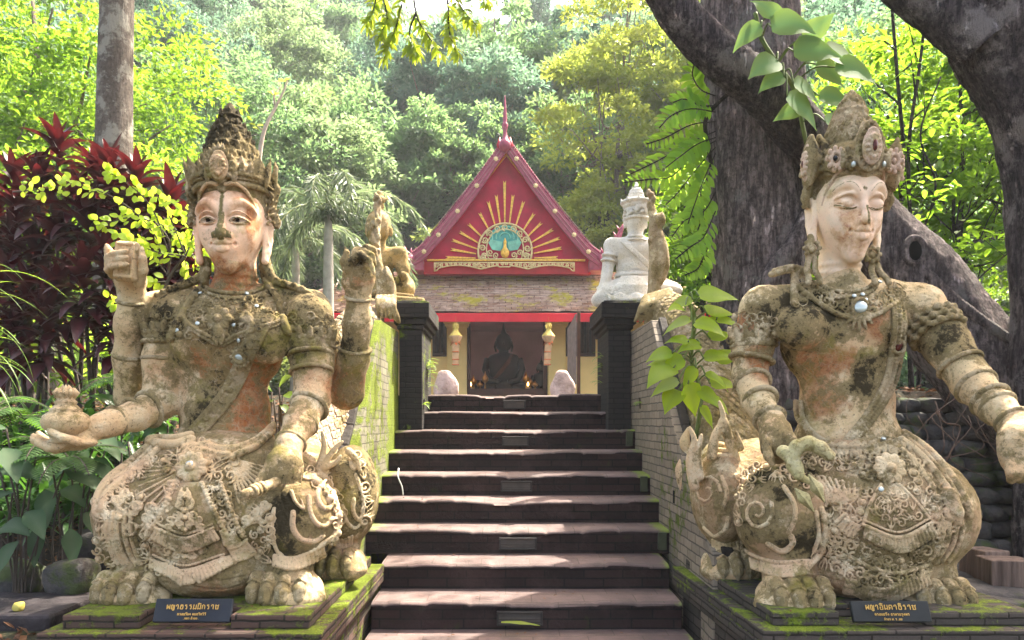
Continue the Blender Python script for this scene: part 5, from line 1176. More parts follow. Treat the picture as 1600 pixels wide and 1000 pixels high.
for i in range(6):
    a = i*2*math.pi/6; e = np.array((math.cos(a), math.sin(a), 0)); t.tube([c0+e*4*s+(0, 0, 76*s), c0+e*7*s+(0, 0, 84*s), c0+e*(4*s)+(0, 0, 91*s)], [.016, .014, .002], 6)
t.build('jar_finial', SL1, jar, smooth=True)
t = MB(); P_ = [A(x, y, d) for x, y, d in ((446, 744, 3.72), (425, 756, 3.63), (400, 766, 3.54), (376, 775, 3.46))]; t.tube(P_, [.026, .026, .026, .024], 14)
for u in (.35, .5, .62): p = P_[1]+(P_[3]-P_[1])*u; dv = (P_[3]-P_[1])/np.linalg.norm(P_[3]-P_[1])*.010; t.tube([p-dv, p+dv], .033, 14)
rod = t.build('rod', SL1, LS, smooth=True)
# ---------------------------------------------------------------- RIGHT STATUE (curved dagger)
RS = thing('winged_lion_statue', 'two-armed crowned stucco statue with lion paws and lowered eyes, gripping a curved dagger', 'statue', tuple(A(1340, 950, 4.1)))
SLF2 = face_material('face_stucco_right', stucco('face_stucco_pale', base=(.78, .62, .44), pink=(.74, .53, .39), amount=.0, lich=(.26, .20, .11), white=(.66, .53, .39), grain=.3, cracks=0, speck=.22, orange=(.50, .33, .14)))
r_o = A(1322, 335, 4.14); RY, RSc = math.radians(0), 1.12; SCV = np.array((.88, .96, 1.07))
hf2 = head_field('R'); HV, HQ = hf2.mesh()
nose2 = ((HV[:, 0]-.010) > -.010)*((HV[:, 0]-.010) < .014)*(HV[:, 1] < -.195)*(HV[:, 2] > -.085)*(HV[:, 2] < .0)*.8; nose2 = np.maximum(nose2, (((HV[:, 0])**2+(HV[:, 2]-.075)**2 < .012**2) & (HV[:, 1] < -.1))*.7)
FR2 = np.where((HV[:, 1] < -.08) & (HV[:, 2] > -.06) & (HV[:, 2] < .13))[0]
fore2 = spots(HV, [((-.05, -.16, -.10), (.10, .1, .14), .45), ((.12, -.10, -.1), (.06, .1, .12), .4), ((0, 0, -.30), (.2, .2, .05), .3)], 3, 14)
for s in (-1, 1):
    q = HV[FR2]; v = nearline(q, [(s*.034, -.006), (s*.058, -.013), (s*.082, -.012), (s*.108, -.003), (s*.132, .008)], .0036); v = np.maximum(v, .75*nearline(q, [(s*.030, .062), (s*.060, .094), (s*.095, .103), (s*.130, .090), (s*.150, .070)], .0026)); nose2[FR2] = np.maximum(nose2[FR2], v*.85)
rx = lambda V_, k=(1, 1, 1): head_xform(V_, r_o, RY, RSc, math.radians(2), math.radians(3), k)
rxc = lambda V_: rx(V_, (.92, .96, 1))
HVw = rx(HV)
B = Field((1.10, 3.20, .98), (3.02, 4.62, 2.52), .008)
B.ell(A(1316, 487, 4.16), (.40, .19, .15), .06); B.ell(A(1316, 535, 4.16), (.345, .22, .27), .06); B.ell(A(1323, 625, 4.16), (.262, .19, .27), .08); B.ell(A(1325, 685, 4.14), (.30, .21, .16), .08)
B.cap(A(1319, 452, 4.16), A(1319, 476, 4.18), .125, .15, .05)
B.cap(A(1270, 468, 4.18), A(1196, 482, 4.16), .10, .12, .07); B.cap(A(1375, 462, 4.18), A(1432, 478, 4.14), .10, .12, .07)
B.ell(A(1252, 512, 4.00), (.150, .095, .125), .04); B.ell(A(1372, 508, 4.00), (.145, .095, .125), .04)
B.ell(A(1322, 665, 3.95), (.012, .02, .014), .02, sub=True)
B.path([A(1192, 485, 4.15), A(1176, 540, 4.15), A(1172, 585, 4.12)], [.126, .108, .092], .05)
B.path([A(1171, 592, 4.10), A(1185, 628, 3.97), A(1204, 655, 3.84)], [.092, .079, .065], .04)
B.path([A(1204, 658, 3.83), A(1211, 672, 3.78)], [.066, .080], .03); B.ell(A(1213, 690, 3.74), (.082, .075, .115), .03)
for i in range(4): y = 678+i*11; B.path([A(1222, y, 3.70), A(1234, y+3, 3.65), A(1238, y+8, 3.64), A(1230, y+11, 3.66)], [.022, .023, .020, .014], .005)
B.path([A(1198, 690, 3.68), A(1200, 712, 3.65), A(1207, 724, 3.66)], [.024, .022, .014], .01)
B.path([A(1440, 484, 4.12), A(1478, 538, 4.00), A(1518, 596, 3.84)], [.130, .113, .101], .05)
B.path([A(1521, 600, 3.82), A(1558, 638, 3.66), A(1584, 660, 3.56)], [.094, .079, .063], .04)
B.path([A(1584, 660, 3.56), A(1589, 680, 3.50)], [.064, .080], .03); B.ell(A(1592, 704, 3.47), (.090, .080, .125), .03)
for i in range(4): x = 1578+i*12; B.path([A(x, 722, 3.42), A(x+1, 738, 3.40), A(x+2, 750, 3.43), A(x+3, 745, 3.48)], [.023, .023, .019, .013], .005)
for pts in ([(1215, 535), (1250, 545), (1290, 535), (1310, 520)], [(1325, 522), (1350, 538), (1390, 540), (1412, 525)]): carve(B, pts, .006, .003)
BV, BQ = B.mesh(); disp = (vnoise(BV, 14, 12)-.5)*.010+(vnoise(BV, 45, 15)-.5)*.007; BV = BV+B.normal(BV)*disp[:, None].astype(np.float32)
ror = spots(BV, ORA([(1305, 560, 3.95, (.22, .3, .13), .62), (1370, 515, 3.95, (.10, .3, .12), .6), (1175, 505, 4.1, (.10, .3, .07), .7), (1180, 565, 4.1, (.08, .3, .09), .85), (1300, 610, 3.95, (.12, .3, .16), .55), (1230, 560, 4.0, (.05, .3, .12), .5)]), 15)
rmo = spots(BV, ORA([(1260, 490, 4.0, (.22, .3, .17), .75), (1200, 480, 4.1, (.14, .3, .10), .7), (1240, 560, 4.0, (.04, .3, .25), .6), (1355, 590, 3.95, (.06, .3, .14), .9), (1390, 560, 4.0, (.08, .3, .2), .6), (1480, 530, 3.95, (.16, .3, .16), .5), (1250, 620, 4.0, (.07, .3, .2), .6), (1212, 690, 3.7, (.12, .2, .14), .6)]), 18)
nV = len(HVw); V = np.concatenate([HVw, BV]); Q = np.concatenate([HQ, BQ+nV]); zb = 0*rmo
neckm = (HV[:, 2] < -.335) | (HV[:, 1] > .10); face_idx = np.all(~neckm[HQ], axis=1)
mesh_np('body', V, Q, None, RS, True, {'orange': cat0(fore2, ror), 'moss': cat0(np.zeros(nV), rmo-.06), 'stripe': cat0(nose2, zb), 'eyew': cat0(np.zeros(nV), zb), 'iris': cat0(np.zeros(nV), zb)}, [SL1, SLF2], np.concatenate([face_idx.astype(np.int32), np.zeros(len(BQ), np.int32)]))
SL3 = stucco('carved_stucco_olive', base=(.43, .35, .22), pink=(.45, .34, .21), amount=.60)
cf = crown_field('R'); CV, CQ = cf.mesh(); mesh_np('crown', rxc(CV), CQ, SL2, RS, True, {'moss': spots(CV, [((0, 0, .30), (.3, .3, .06), .4)], 3)})
SLP = stucco('pink_medallion', base=(.62, .46, .34), pink=(.60, .40, .30), amount=.05, white=(.70, .56, .42), cracks=0); m_ = crown_field('R', True); MV, MQ = m_.mesh(); mesh_np('crown_medallion', rxc(MV), MQ, SLP, RS, True, {'moss': 0*MV[:, 0], 'orange': 0*MV[:, 0]})
GRED = MT('dark_red_glass', .2); GRED.color((.07, .012, .008)); GRED = GRED.m
GBLK = MT('dark_glass', .2); GBLK.color((.02, .02, .02)); GBLK = GBLK.m
def hgem(lp, r, mat, rx_, sx=1., sz=1., name='crown_gem', parent=None):
    t = MB(); t.lathe([(r, -.004), (r*.9, .006), (.001, .009)], (0, 0, 0), 14); th = math.atan2(lp[0], -(lp[1]-.02)); n_ = Vector((math.sin(th), -math.cos(th), 0)); R_ = n_.to_track_quat('Z', 'Y').to_matrix()
    t.v = [tuple(rx_(np.array([np.array(R_ @ Vector((v[0]*sx, v[1]*sz, v[2])))+np.array(lp)]))[0]) for v in t.v]; t.build(name, mat, parent, smooth=True)
prR = [(.190, .14), (.215, .18), (.228, .23), (.205, .262)]
hgem(cpt(prR, 0, .242, .086), .013, GRED, rxc, 1, 2.0, parent=RS); hgem(cpt(prR, -1.35, .21, .092), .009, GRED, rxc, 1, 2., parent=RS)
hgem(cpt(prR, -.70, .205, .060), .013, GBLK, rxc, parent=RS); hgem(cpt(prR, -.34, .175, .040), .014, GLS, rxc, parent=RS); hgem(cpt(prR, .38, .18, .040), .014, GLS, rxc, parent=RS)
def earring(discs, chains):
    def fn(f):
        for (x, y, d) in discs:
            c = A(x, y, d); f.ell(c, (.022, .018, .022), .002); f.path([c+np.array((.034*math.cos(a), -.010, .034*math.sin(a))) for a in np.linspace(0, 6.283, 12)], .008, .002)
            for a in np.linspace(0, 6.283, 9)[:-1]: f.ell(c+np.array((.042*math.cos(a), -.006, .042*math.sin(a))), .013, .002)
        for x0, y0, x1, y1 in chains:
            for t in np.linspace(0, 1, 11): f.ell(A(x0+(x1-x0)*t+1.5*math.sin(t*9), y0+(y1-y0)*t, 4.05-.06*t), .017, .003)
    return fn
sculpt('earring', SL3, RS, earring([(1268, 388, 4.04)], [(1262, 396, 1262, 442), (1270, 400, 1280, 442), (1266, 370, 1268, 392)]), .0050, lambda V: {'moss': 0*V[:, 0], 'orange': 0*V[:, 0]})
sculpt('earring', SL3, RS, earring([(1362, 398, 4.02)], [(1360, 404, 1366, 442), (1364, 406, 1388, 442)]), .0050, lambda V: {'moss': 0*V[:, 0], 'orange': 0*V[:, 0]})
def neck2(f):
    for rr, w, bw in ((40, 14, .012), (48, 22, .013)): beads(f, B, [(1322-rr*math.cos(a), 443+w*math.sin(a)) for a in np.linspace(.05, math.pi-.05, 9)], bw, 4.8, .006)
    fill(f, B, [(1240, 428), (1272, 440), (1300, 462), (1345, 466), (1378, 458), (1400, 440), (1412, 462), (1396, 476), (1372, 490), (1342, 500), (1305, 482), (1275, 468), (1250, 486), (1238, 480)], 5, 9, .011, .012, 43, 1.15)
    vine(f, B, [(1238, 445), (1262, 462), (1285, 480), (1315, 494), (1345, 500), (1375, 490), (1400, 474)], .012, .014); vine(f, B, [(1205, 432), (1235, 425), (1265, 428)], .018, .012); beads(f, B, [(1210, 428), (1240, 422), (1270, 432)], .014, 6, .02)
    for a in np.linspace(.1, math.pi-.1, 7): vine(f, B, [(1342, 488), (1342-14*math.cos(a), 492+10*math.sin(a)), (1342-24*math.cos(a), 490+28*math.sin(a))], .013, .014, taper=True)
    q = rel(B, [(1342, 483)], .026)[0]; f.path([q+np.array((.040*math.cos(a), 0, .050*math.sin(a)*(1.25 if math.sin(a) < 0 else .9))) for a in np.linspace(0, 6.283, 18)], .010, .003)
    vine(f, B, [(1245, 428), (1240, 455), (1242, 478)], .020, .014); beads(f, B, [(1243, 430), (1238, 455), (1240, 482)], .015, 5, .026)
sculpt('necklace', SL3, RS, neck2, .0042, lambda V: {'moss': spots(V, [], 1)+.08})
gem(B, 1342, 483, .036, .034, RS, 'heart_gem')
for x, y in ((1332, 466), (1345, 464), (1373, 446), (1350, 472)): gem(B, x, y, .012, .026, RS)
def sash2(f):
    c = [(1398, 452), (1404, 500), (1400, 545), (1388, 600), (1358, 652), (1325, 692)]
    for dx in (-9, 9): vine(f, B, [(x+dx, y+dx*.2) for x, y in c], .009, .006, .005)
    for dx in (-4, 0, 4): vine(f, B, [(x+dx, y+dx*.2) for x, y in c], .012, -.002, .006)
    beads(f, B, c, .012, 6, .012)
    for dx in (-6, 6): beads(f, B, [(x+dx, y+dx*.3) for x, y in c], .008, 4.2, .012)
    q = rel(B, [(1400, 541)], .012)[0]; f.path([q+np.array((.032*math.cos(a), -.008, .034*math.sin(a))) for a in np.linspace(0, 6.283, 16)], .009, .003)
sculpt('sash', SL3, RS, sash2, .005, lambda V: {'moss': spots(V, [], 1)+.1})
_g = GLS; GLS = GRED; gem(B, 1400, 541, .027, .020, RS, 'red_gem'); GLS = _g
L_ = []
band_on((1186, 500, 4.15), (1170, 585, 4.12), .72, .122, .015, True); band_on((1440, 484, 4.12), (1518, 596, 3.84), .78, .122, .012)
for t, R_ in ((.12, .104), (.52, .094), (.95, .078)): band_on((1172, 592, 4.10), (1204, 657, 3.83), t, R_, .015, t > .8)
for t, R_ in ((.10, .108), (.45, .096), (.62, .088), (.95, .074)): band_on((1519, 598, 3.83), (1584, 660, 3.56), t, R_, .014, t > .4)
bands(L_, B, RS, SL3)
sculpt('armlet', SL3, RS, armlet(1178, 532, 4.15, -1), .007, lambda V: {'moss': 0*V[:, 0]+.1})
def armlet_r(f):
    for t in (.18, .26, .34):
        c, ax = limb((1440, 484, 4.12), (1518, 596, 3.84), t); f.ring(c, ax, .126, .014, .006)
        for a in np.linspace(0, 6.28, 16): a_ = ax/np.linalg.norm(ax); u = np.cross(a_, (0, 1, 0)); u /= np.linalg.norm(u); w = np.cross(a_, u); f.ell(c+.134*(u*math.cos(a+t*9)+w*math.sin(a+t*9)), .021, .006)
sculpt('armlet', SL3, RS, armlet_r, .006, lambda V: {'moss': 0*V[:, 0]+.1})
LB = Field((1.05, 3.28, .56), (2.82, 5.05, 1.55), .0062)
LB.ell(A(1352, 800, 4.10), (.57, .45, .38), .05); LB.ell(A(1332, 725, 4.12), (.40, .33, .19), .08); LB.ell(A(1345, 886, 4.02), (.37, .33, .17), .06)
LB.ell(A(1458, 800, 4.05), (.15, .30, .27), .06); LB.ell(A(1222, 805, 3.97), (.250, .25, .270), .025); LB.ell(A(1123, 770, 4.46), (.155, .30, .31), .02); LB.ell(A(1185, 768, 4.55), (.30, .45, .33), .06)
LB.path([A(1232, 868, 3.90), A(1232, 905, 3.86)], [.14, .13], .03); LB.path([A(1455, 880, 3.96), A(1462, 912, 3.92)], [.12, .11], .03); LB.path([A(1136, 850, 4.44), A(1138, 880, 4.42)], [.11, .10], .03)
for i in range(15):
    a = math.radians(-22+i*6.0); carve(LB, [(1410+16*math.cos(a), 700+16*math.sin(a)), (1410+(112)*math.cos(a), 705+95*math.sin(a))], .0075, .003)
for i in range(11):
    u = i/10; carve(LB, [(1262+u*80, 735+u*20), (1285+u*50, 768+u*12), (1290-u*2, 800-u*6)], .0075, .002)
for y in (905, 917): carve(LB, [(1262, y-20), (1300, y), (1350, y+10), (1400, y+6)], .007, .002)
carve(LB, [(1255, 700), (1300, 728), (1360, 745), (1400, 742)], .008, .002); carve(LB, [(1362, 760), (1352, 790), (1325, 815), (1290, 830)], .008, .002)
LV, LQ = LB.mesh(); disp = (vnoise(LV, 12, 22)-.5)*.014+(vnoise(LV, 42, 25)-.5)*.010; LV = LV+LB.normal(LV)*disp[:, None].astype(np.float32)
mesh_np('haunches', LV, LQ, SLB, RS, True, {'moss': spots(LV, ORA([(1225, 740, 3.8, (.2, .2, .1), .7), (1260, 840, 3.8, (.14, .2, .10), .9), (1180, 830, 3.8, (.08, .2, .12), .5)]), 4)-.12, 'orange': spots(LV, ORA([(1340, 925, 3.75, (.3, .3, .06), .4)]), 5)})
for (x, y, d, s, n, sd_) in ((1256, 954, 3.68, 1.06, 4, -1), (1478, 955, 3.74, 1.06, 4, -1), (1148, 902, 4.30, 1.02, 3, -.3)): make_paw(RS, x, y, d, s, n, sd_)
def skirt2(f):
    for pts, r in (([(1412, 678), (1450, 705), (1485, 745), (1508, 785), (1512, 805)], .022), ([(1408, 688), (1440, 715), (1472, 755), (1492, 790)], .020), ([(1415, 684), (1446, 710), (1478, 748), (1500, 785)], .012), ([(1405, 700), (1430, 725), (1458, 762)], .014)): vine(f, LB, pts, r, .006)
    fill(f, LB, [(1415, 705), (1470, 760), (1500, 800), (1480, 830), (1440, 790), (1410, 745)], 6, 10, .012, .008, 51, 1.3)
    fill(f, LB, [(1262, 700), (1290, 722), (1262, 732), (1250, 712)], 5, 8, .010, .006, 56, 1.3)
    fill(f, LB, [(1300, 770), (1362, 765), (1352, 800), (1340, 838), (1300, 850), (1285, 815)], 6, 10, .011, .006, 52, 1.25)
    fill(f, LB, [(1290, 835), (1340, 842), (1350, 870), (1320, 900), (1280, 880), (1268, 862)], 6, 10, .012, .007, 53, 1.15)
    fill(f, LB, [(1445, 800), (1480, 805), (1478, 850), (1460, 890), (1440, 880), (1450, 840)], 6, 9, .012, .007, 54, 1.2)
    fill(f, LB, [(1255, 690), (1300, 705), (1345, 730), (1300, 738), (1258, 715)], 5, 8, .010, .006, 55, 1.5)
    for i in range(9):
        u = i/8; vine(f, LB, [(1266+u*80, 740+u*18), (1288+u*48, 768+u*12), (1292-u*4, 796-u*5)], .0065, .004); beads(f, LB, [(1275+u*60, 742+u*16), (1290+u*36, 768+u*10)], .006, 8, .004)
    for x in (1468, 1478, 1488, 1498): vine(f, LB, [(x, 805), (x+3, 830), (x-4, 855), (x-20, 878)], .012, .006)
    swirl(f, LB, 1485, 800, 14, .016, 1.5, 0, 1, .012); f.path(list(rel(LB, [(1478, 775), (1488, 800), (1492, 815)], .02)), [.04, .035, .02], .01)
sculpt('skirt', SLO, RS, skirt2, .0042, lambda V: {'moss': spots(V, [], 1)+.22})
def apron20(f):
    for i in range(12): u = i/11; vine(f, LB, [(1378+u*24, 760), (1350+u*98, 815+12*math.sin(math.pi*u))], .015, -.004, .01)
    for i in range(15): u = i/14; vine(f, LB, [(1345+u*110, 848+14*math.sin(math.pi*u)), (1335+u*120, 870+18*math.sin(math.pi*u))], .014, .0, .01)
def apron2(f):
    vine(f, LB, [(1376, 758), (1358, 790), (1348, 818)], .008, .010); vine(f, LB, [(1404, 758), (1430, 785), (1452, 812)], .008, .010)
    pleats(f, LB, [(1350, 822), (1402, 840), (1452, 818)], [(1348, 836), (1405, 858), (1460, 832)], 20, .0098, .020); vine(f, LB, [(1348, 819), (1402, 837), (1452, 815)], .009, .024); vine(f, LB, [(1350, 813), (1402, 830), (1450, 809)], .006, .018)
    fill(f, LB, [(1375, 768), (1408, 768), (1440, 806), (1402, 822), (1360, 808)], 5, 8, .009, .016, 61, 1.2)
    fill(f, LB, [(1350, 856), (1402, 868), (1452, 852), (1450, 872), (1400, 890), (1345, 875)], 6, 9, .010, .018, 62, 1.15)
    vine(f, LB, [(1330, 868), (1360, 888), (1402, 896), (1448, 880)], .010, .016)
    fill(f, LB, [(1318, 880), (1360, 895), (1402, 903), (1450, 885), (1440, 905), (1390, 918), (1330, 908)], 6, 9, .012, .012, 63, 1.1)
    pleats(f, LB, [(1322, 905), (1380, 918), (1445, 895)], [(1318, 920), (1382, 936), (1450, 908)], 26, .0100, .014)
    pleats(f, LB, [(1318, 800), (1330, 815), (1345, 822)], [(1305, 812), (1318, 830), (1335, 840)], 6, .009, .012)
sculpt('apron_ground', SLB, RS, apron20, .006, lambda V: {'moss': spots(V, [], 1)+.05}); sculpt('apron', SLO, RS, apron2, .0040, lambda V: {'moss': spots(V, [], 1)+.20})
def belt2(f):
    for dx, r in ((0, .016), (7, .013)): vine(f, LB if False else B, [(1246+dx, 628), (1250+dx, 655), (1268+dx, 680), (1300+dx, 700-dx*.5)], r, .008)
    fill(f, LB, [(1330, 700), (1365, 692), (1402, 688), (1416, 700), (1415, 752), (1400, 758), (1360, 750), (1335, 735)], 6, 10, .012, .012, 71, 1.1)
    fill(f, LB, [(1300, 698), (1340, 695), (1350, 735), (1315, 722)], 6, 10, .012, .010, 72, 1.2)
    for i in range(14): u = i/13; vine(f, LB, [(1290+u*130, 698-u*10), (1292+u*128, 712-u*8)], .012, .004, .01)
    beads(f, LB, [(1290, 700), (1340, 702), (1385, 696), (1418, 684)], .013, 5.5, .018)
sculpt('belt', SL3, RS, belt2, .0048, lambda V: {'moss': spots(V, [], 1)-.05})
sculpt('rosette', SLO, RS, lambda f: flower(f, LB, 1386, 736, 25, 9, .034), .005, lambda V: {'moss': 0*V[:, 0]+.12})
gem(LB, 1374, 768, .014, .034, RS); gem(LB, 1378, 692, .013, .03, RS)
def hr2(f):
    swirl(f, LB, 1184, 800, 25, .011, 1.4, -.5, 1, .004, 1.15); vine(f, LB, [(1225, 760), (1240, 785), (1242, 810), (1232, 832)], 0.0130, -.004); vine(f, LB, [(1200, 850), (1222, 862), (1238, 850), (1236, 838)], 0.0150, -.004)
    pleats(f, LB, [(1168, 868), (1215, 885), (1262, 880)], [(1172, 884), (1218, 900), (1262, 895)], 26, .0085, .008); vine(f, LB, [(1162, 858), (1210, 878), (1262, 876)], .010, .008)
    vine(f, LB, [(1282, 795), (1288, 830), (1283, 858), (1262, 885)], .016, .006); vine(f, LB, [(1274, 800), (1278, 835), (1270, 862)], .010, .006)
    fill(f, LB, [(1150, 745), (1185, 725), (1235, 735), (1275, 760), (1250, 758), (1200, 745), (1165, 770), (1158, 820), (1150, 810)], 6, 9, .012, .005, 81, 1.35)
    swirl(f, LB, 1105, 768, 22, .010, 1.3, 0, -1, .004, 1.25); vine(f, LB, [(1128, 745), (1136, 770), (1130, 795)], 0.0130, -.004); vine(f, LB, [(1100, 825), (1118, 838), (1135, 825), (1138, 810)], 0.0140, -.004)
    for k in range(3): vine(f, LB, [(1090+k*3, 730-k*9), (1112, 712-k*9), (1142, 712-k*7)], 0.0150, -.004)
    pleats(f, LB, [(1112, 842), (1135, 850), (1160, 846)], [(1114, 858), (1136, 866), (1160, 860)], 9, .010, .006)
    for pts in ([(1112, 712), (1118, 680), (1130, 655), (1124, 628)], [(1140, 690), (1150, 715), (1165, 735)], [(1130, 660), (1142, 690), (1158, 700), (1150, 675)], [(1085, 760), (1078, 720), (1085, 690), (1078, 668)], [(1092, 745), (1090, 710), (1096, 680)]):
        P_ = [A(x, y, 4.28) for x, y in curve([np.array(p, float) for p in pts], 6)]; f.path(P_, [.030*(1-.75*i/len(P_)) for i in range(len(P_))], .008)
sculpt('haunch_scrolls', SLO, RS, hr2, .0048, lambda V: {'moss': spots(V, [], 1)+.15})
DGM = stucco('dagger_stucco', base=(.56, .50, .24), pink=(.52, .45, .25), amount=.30, white=(.66, .60, .38))
def dagger(f):
    f.path([A(1240, 728, 3.60), A(1238, 712, 3.60), A(1246, 698, 3.59), A(1264, 692, 3.57), A(1282, 700, 3.55), A(1296, 712, 3.54), (A(1304, 709, 3.54))], [.030, .034, .036, .034, .034, .026, .006], .008)
    f.path([A(1224, 706, 3.61), A(1230, 716, 3.60)], [.034, .020], .006); f.path([A(1226, 702, 3.60), A(1232, 722, 3.58)], .012, .003)
    f.path([A(1242, 728, 3.60), A(1248, 742, 3.58)], [.04, .028], .01)
    f.path([A(1248, 742, 3.60), A(1262, 752, 3.60)], [.02, .016], .006)
    for a, b, c in (((1264, 742), (1276, 762), (1288, 784)), ((1243, 764), (1256, 778), (1272, 800))): f.path([A(*a, 3.60), A(*b, 3.585), A(*c, 3.60)], [.006, .030, .004], .004); f.path([A(*a, 3.57), A(*b, 3.545), A(*c, 3.58)], .005, .004)
sculpt('dagger', DGM, RS, dagger, .005, lambda V: {'moss': 0*V[:, 0]})
# ---------------------------------------------------------------- serpent bodies climbing outside the walls
SCM = stucco('scale_stucco', base=(.48, .38, .26), pink=(.50, .33, .24), amount=.45); SCR = stucco('scale_stucco_brown', base=(.38, .31, .20), pink=(.38, .28, .18), amount=.75)
def naga(X0, pts, rad, mat, label, strip, curls):
    r = thing('serpent_balustrade', label, 'sculpture', (X0, 5.5, 1.2))
    P_ = np.array(curve([np.array(p, float) for p in pts], 10)); R_ = np.interp(np.linspace(0, 1, len(P_)), np.linspace(0, 1, len(rad)), rad)
    sculpt('body', mat, r, lambda f: f.path(list(P_), list(R_), .01), .022)
    # scales: overlapping shield plates in rows
    V, Q = [], []; L = np.r_[0, np.cumsum(np.linalg.norm(np.diff(P_, axis=0), axis=1))]; s_ = 0; row = 0
    while s_ < L[-1]:
        c = np.array([np.interp(s_, L, P_[:, k]) for k in range(3)]); c2 = np.array([np.interp(s_+.02, L, P_[:, k]) for k in range(3)]); ax = (c2-c); ax /= np.linalg.norm(ax)+1e-9; rr = float(np.interp(s_, L, R_))
        if np.linalg.norm(c2-c) < 1e-5: break
        u = np.cross(ax, (1, 0, 0)); u /= np.linalg.norm(u); w = np.cross(ax, u); n = max(8, int(2*math.pi*rr/.062))
        for k in range(n):
            a = 2*math.pi*(k+.5*(row % 2))/n; o = u*math.cos(a)+w*math.sin(a); t_ = -u*math.sin(a)+w*math.cos(a); b = len(V); p = c+o*(rr-.004); j = random.uniform(.8, 1.2)
            V += [p+ax*.045, p+t_*.034*j+o*.006+ax*.012, p+t_*.026-ax*.022+o*.012*j, p-ax*.050+o*.014*j, p-t_*.026-ax*.022+o*.012*j, p-t_*.034*j+o*.006+ax*.012, p+o*.020*j+ax*.0]
            Q += [(b, b+1, b+2, b+6), (b+6, b+2, b+3, b+4), (b, b+6, b+4, b+5)]
        s_ += .052; row += 1
    tag(mesh_np('scale_skin', V, Q, mat, r, False, {'moss': np.zeros(len(V)), 'orange': np.zeros(len(V))}), kind='stuff')
    def tail(f):
        gg = random.Random(7)
        for pp, ra, k in strip:
            for q_ in curve([np.array(p, float) for p in pp], 5): f.ell(np.array(q_)+np.array((gg.uniform(-.03, .03), -.02, gg.uniform(-.02, .02))), (gg.uniform(.02, .05)*max(ra)*8, .035, gg.uniform(.02, .05)), .008)
        for pp, ra, k in strip: c_ = curve([np.array(p, float) for p in pp], 8); f.path(c_, list(np.interp(np.linspace(0, 1, len(c_)), np.linspace(0, 1, len(ra)), ra)), k)
    sculpt('tail_blade', SL2, r, tail, .010, lambda V: {'moss': spots(V, [], 2)-.1, 'orange': 0*V[:, 0]})
    def cl(f):
        for pp, ra in curls: c_ = curve([np.array(p, float) for p in pp], 8); f.path(c_, list(np.interp(np.linspace(0, 1, len(c_)), np.linspace(0, 1, len(ra)), ra)), .008)
    sculpt('mane', mat, r, cl, .009, lambda V: {'moss': spots(V, [], 2)+.1, 'orange': 0*V[:, 0]})
def AX(px, py, X): d = X*F/(px-CX); return np.array((X, d, EYE+(YH-py)*d/F))
naga(-1.36, [(-1.42, 4.55, .85), (-1.40, 5.0, 1.15), (-1.36, 5.5, 1.60), (-1.34, 6.1, 2.12), (-1.33, 6.7, 2.40), (-1.30, 7.15, 2.58)], [.24, .24, .22, .19, .17, .13], SCM,
     'cream scaled stone serpent climbing the left stair wall, tail rising behind the tan figure',
     [([A(601, 480, 7.0), A(596, 440, 7.0), A(590, 405, 7.02), A(588, 370, 7.05), A(592, 335, 7.08), A(591, 305, 7.1)], [.08, .045, .036, .032, .024, .008], .012),
      ([A(610, 490, 7.0), A(612, 450, 7.0), A(604, 420, 7.0)], [.05, .035, .02], .02), ([A(585, 385, 7.02), A(578, 362, 7.02), A(583, 345, 7.04)], [.03, .02, .01], .02)],
     [([A(600, 470, 6.85), A(610, 480, 6.8), A(618, 494, 6.8), A(624, 504, 6.85)], [.04, .045, .035, .012])]+
     [([A(590+i*6, 464, 6.8), A(591+i*6, 478, 6.72), A(589+i*7, 493+i*2, 6.72)], [.024, .026, .008]) for i in range(5)])
naga(1.46, [(1.60, 4.55, .85), (1.58, 5.0, 1.20), (1.55, 5.5, 1.68), (1.53, 6.1, 2.18), (1.52, 6.7, 2.48), (1.50, 7.15, 2.62)], [.22, .22, .21, .20, .19, .15], SCR,
     'brown scaled stone serpent climbing the right stair wall, tail rising behind the white figure',
     [([A(1024, 490, 7.0), A(1022, 450, 7.0), A(1022, 410, 7.02), A(1021, 370, 7.04), A(1020, 335, 7.06), A(1016, 300, 7.08)], [.10, .055, .045, .045, .035, .010], .015),
      ([A(1032, 440, 7.0), A(1036, 415, 7.0), A(1034, 385, 7.02), A(1026, 350, 7.04)], [.03, .055, .050, .02], .02), ([A(1030, 345, 7.03), A(1029, 338, 7.03)], [.06, .02], .02)],
     [([A(1010+i*7, 466-i*2, 6.75), A(1004+i*7, 484-i*2, 6.65), A(992+i*8, 502+i*2, 6.65)], [.04, .045, .012]) for i in range(6)]+[([A(1028, 470, 6.7), A(1034, 490, 6.6), A(1040, 510, 6.6)], [.05, .06, .02])])
sculpt('flame_curl', SLO, [o for o in bpy.data.objects if o.name.startswith('serpent_balustrade')][-1], lambda f: [f.path(curve([np.array(p, float) for p in pp], 8), list(np.interp(np.linspace(0, 1, 8*(len(pp)-1)+1), np.linspace(0, 1, len(ra)), ra)), .008) for pp, ra in [([A(1072, 760, 5.1), A(1068, 735, 5.1), A(1076, 710, 5.12), A(1070, 690, 5.12), A(1076, 668, 5.14)], [.05, .055, .04, .035, .008]), ([A(1080, 748, 5.1), A(1090, 720, 5.1), A(1086, 700, 5.1)], [.035, .03, .006])]], .008, lambda V: {'moss': 0*V[:, 0], 'orange': 0*V[:, 0]})
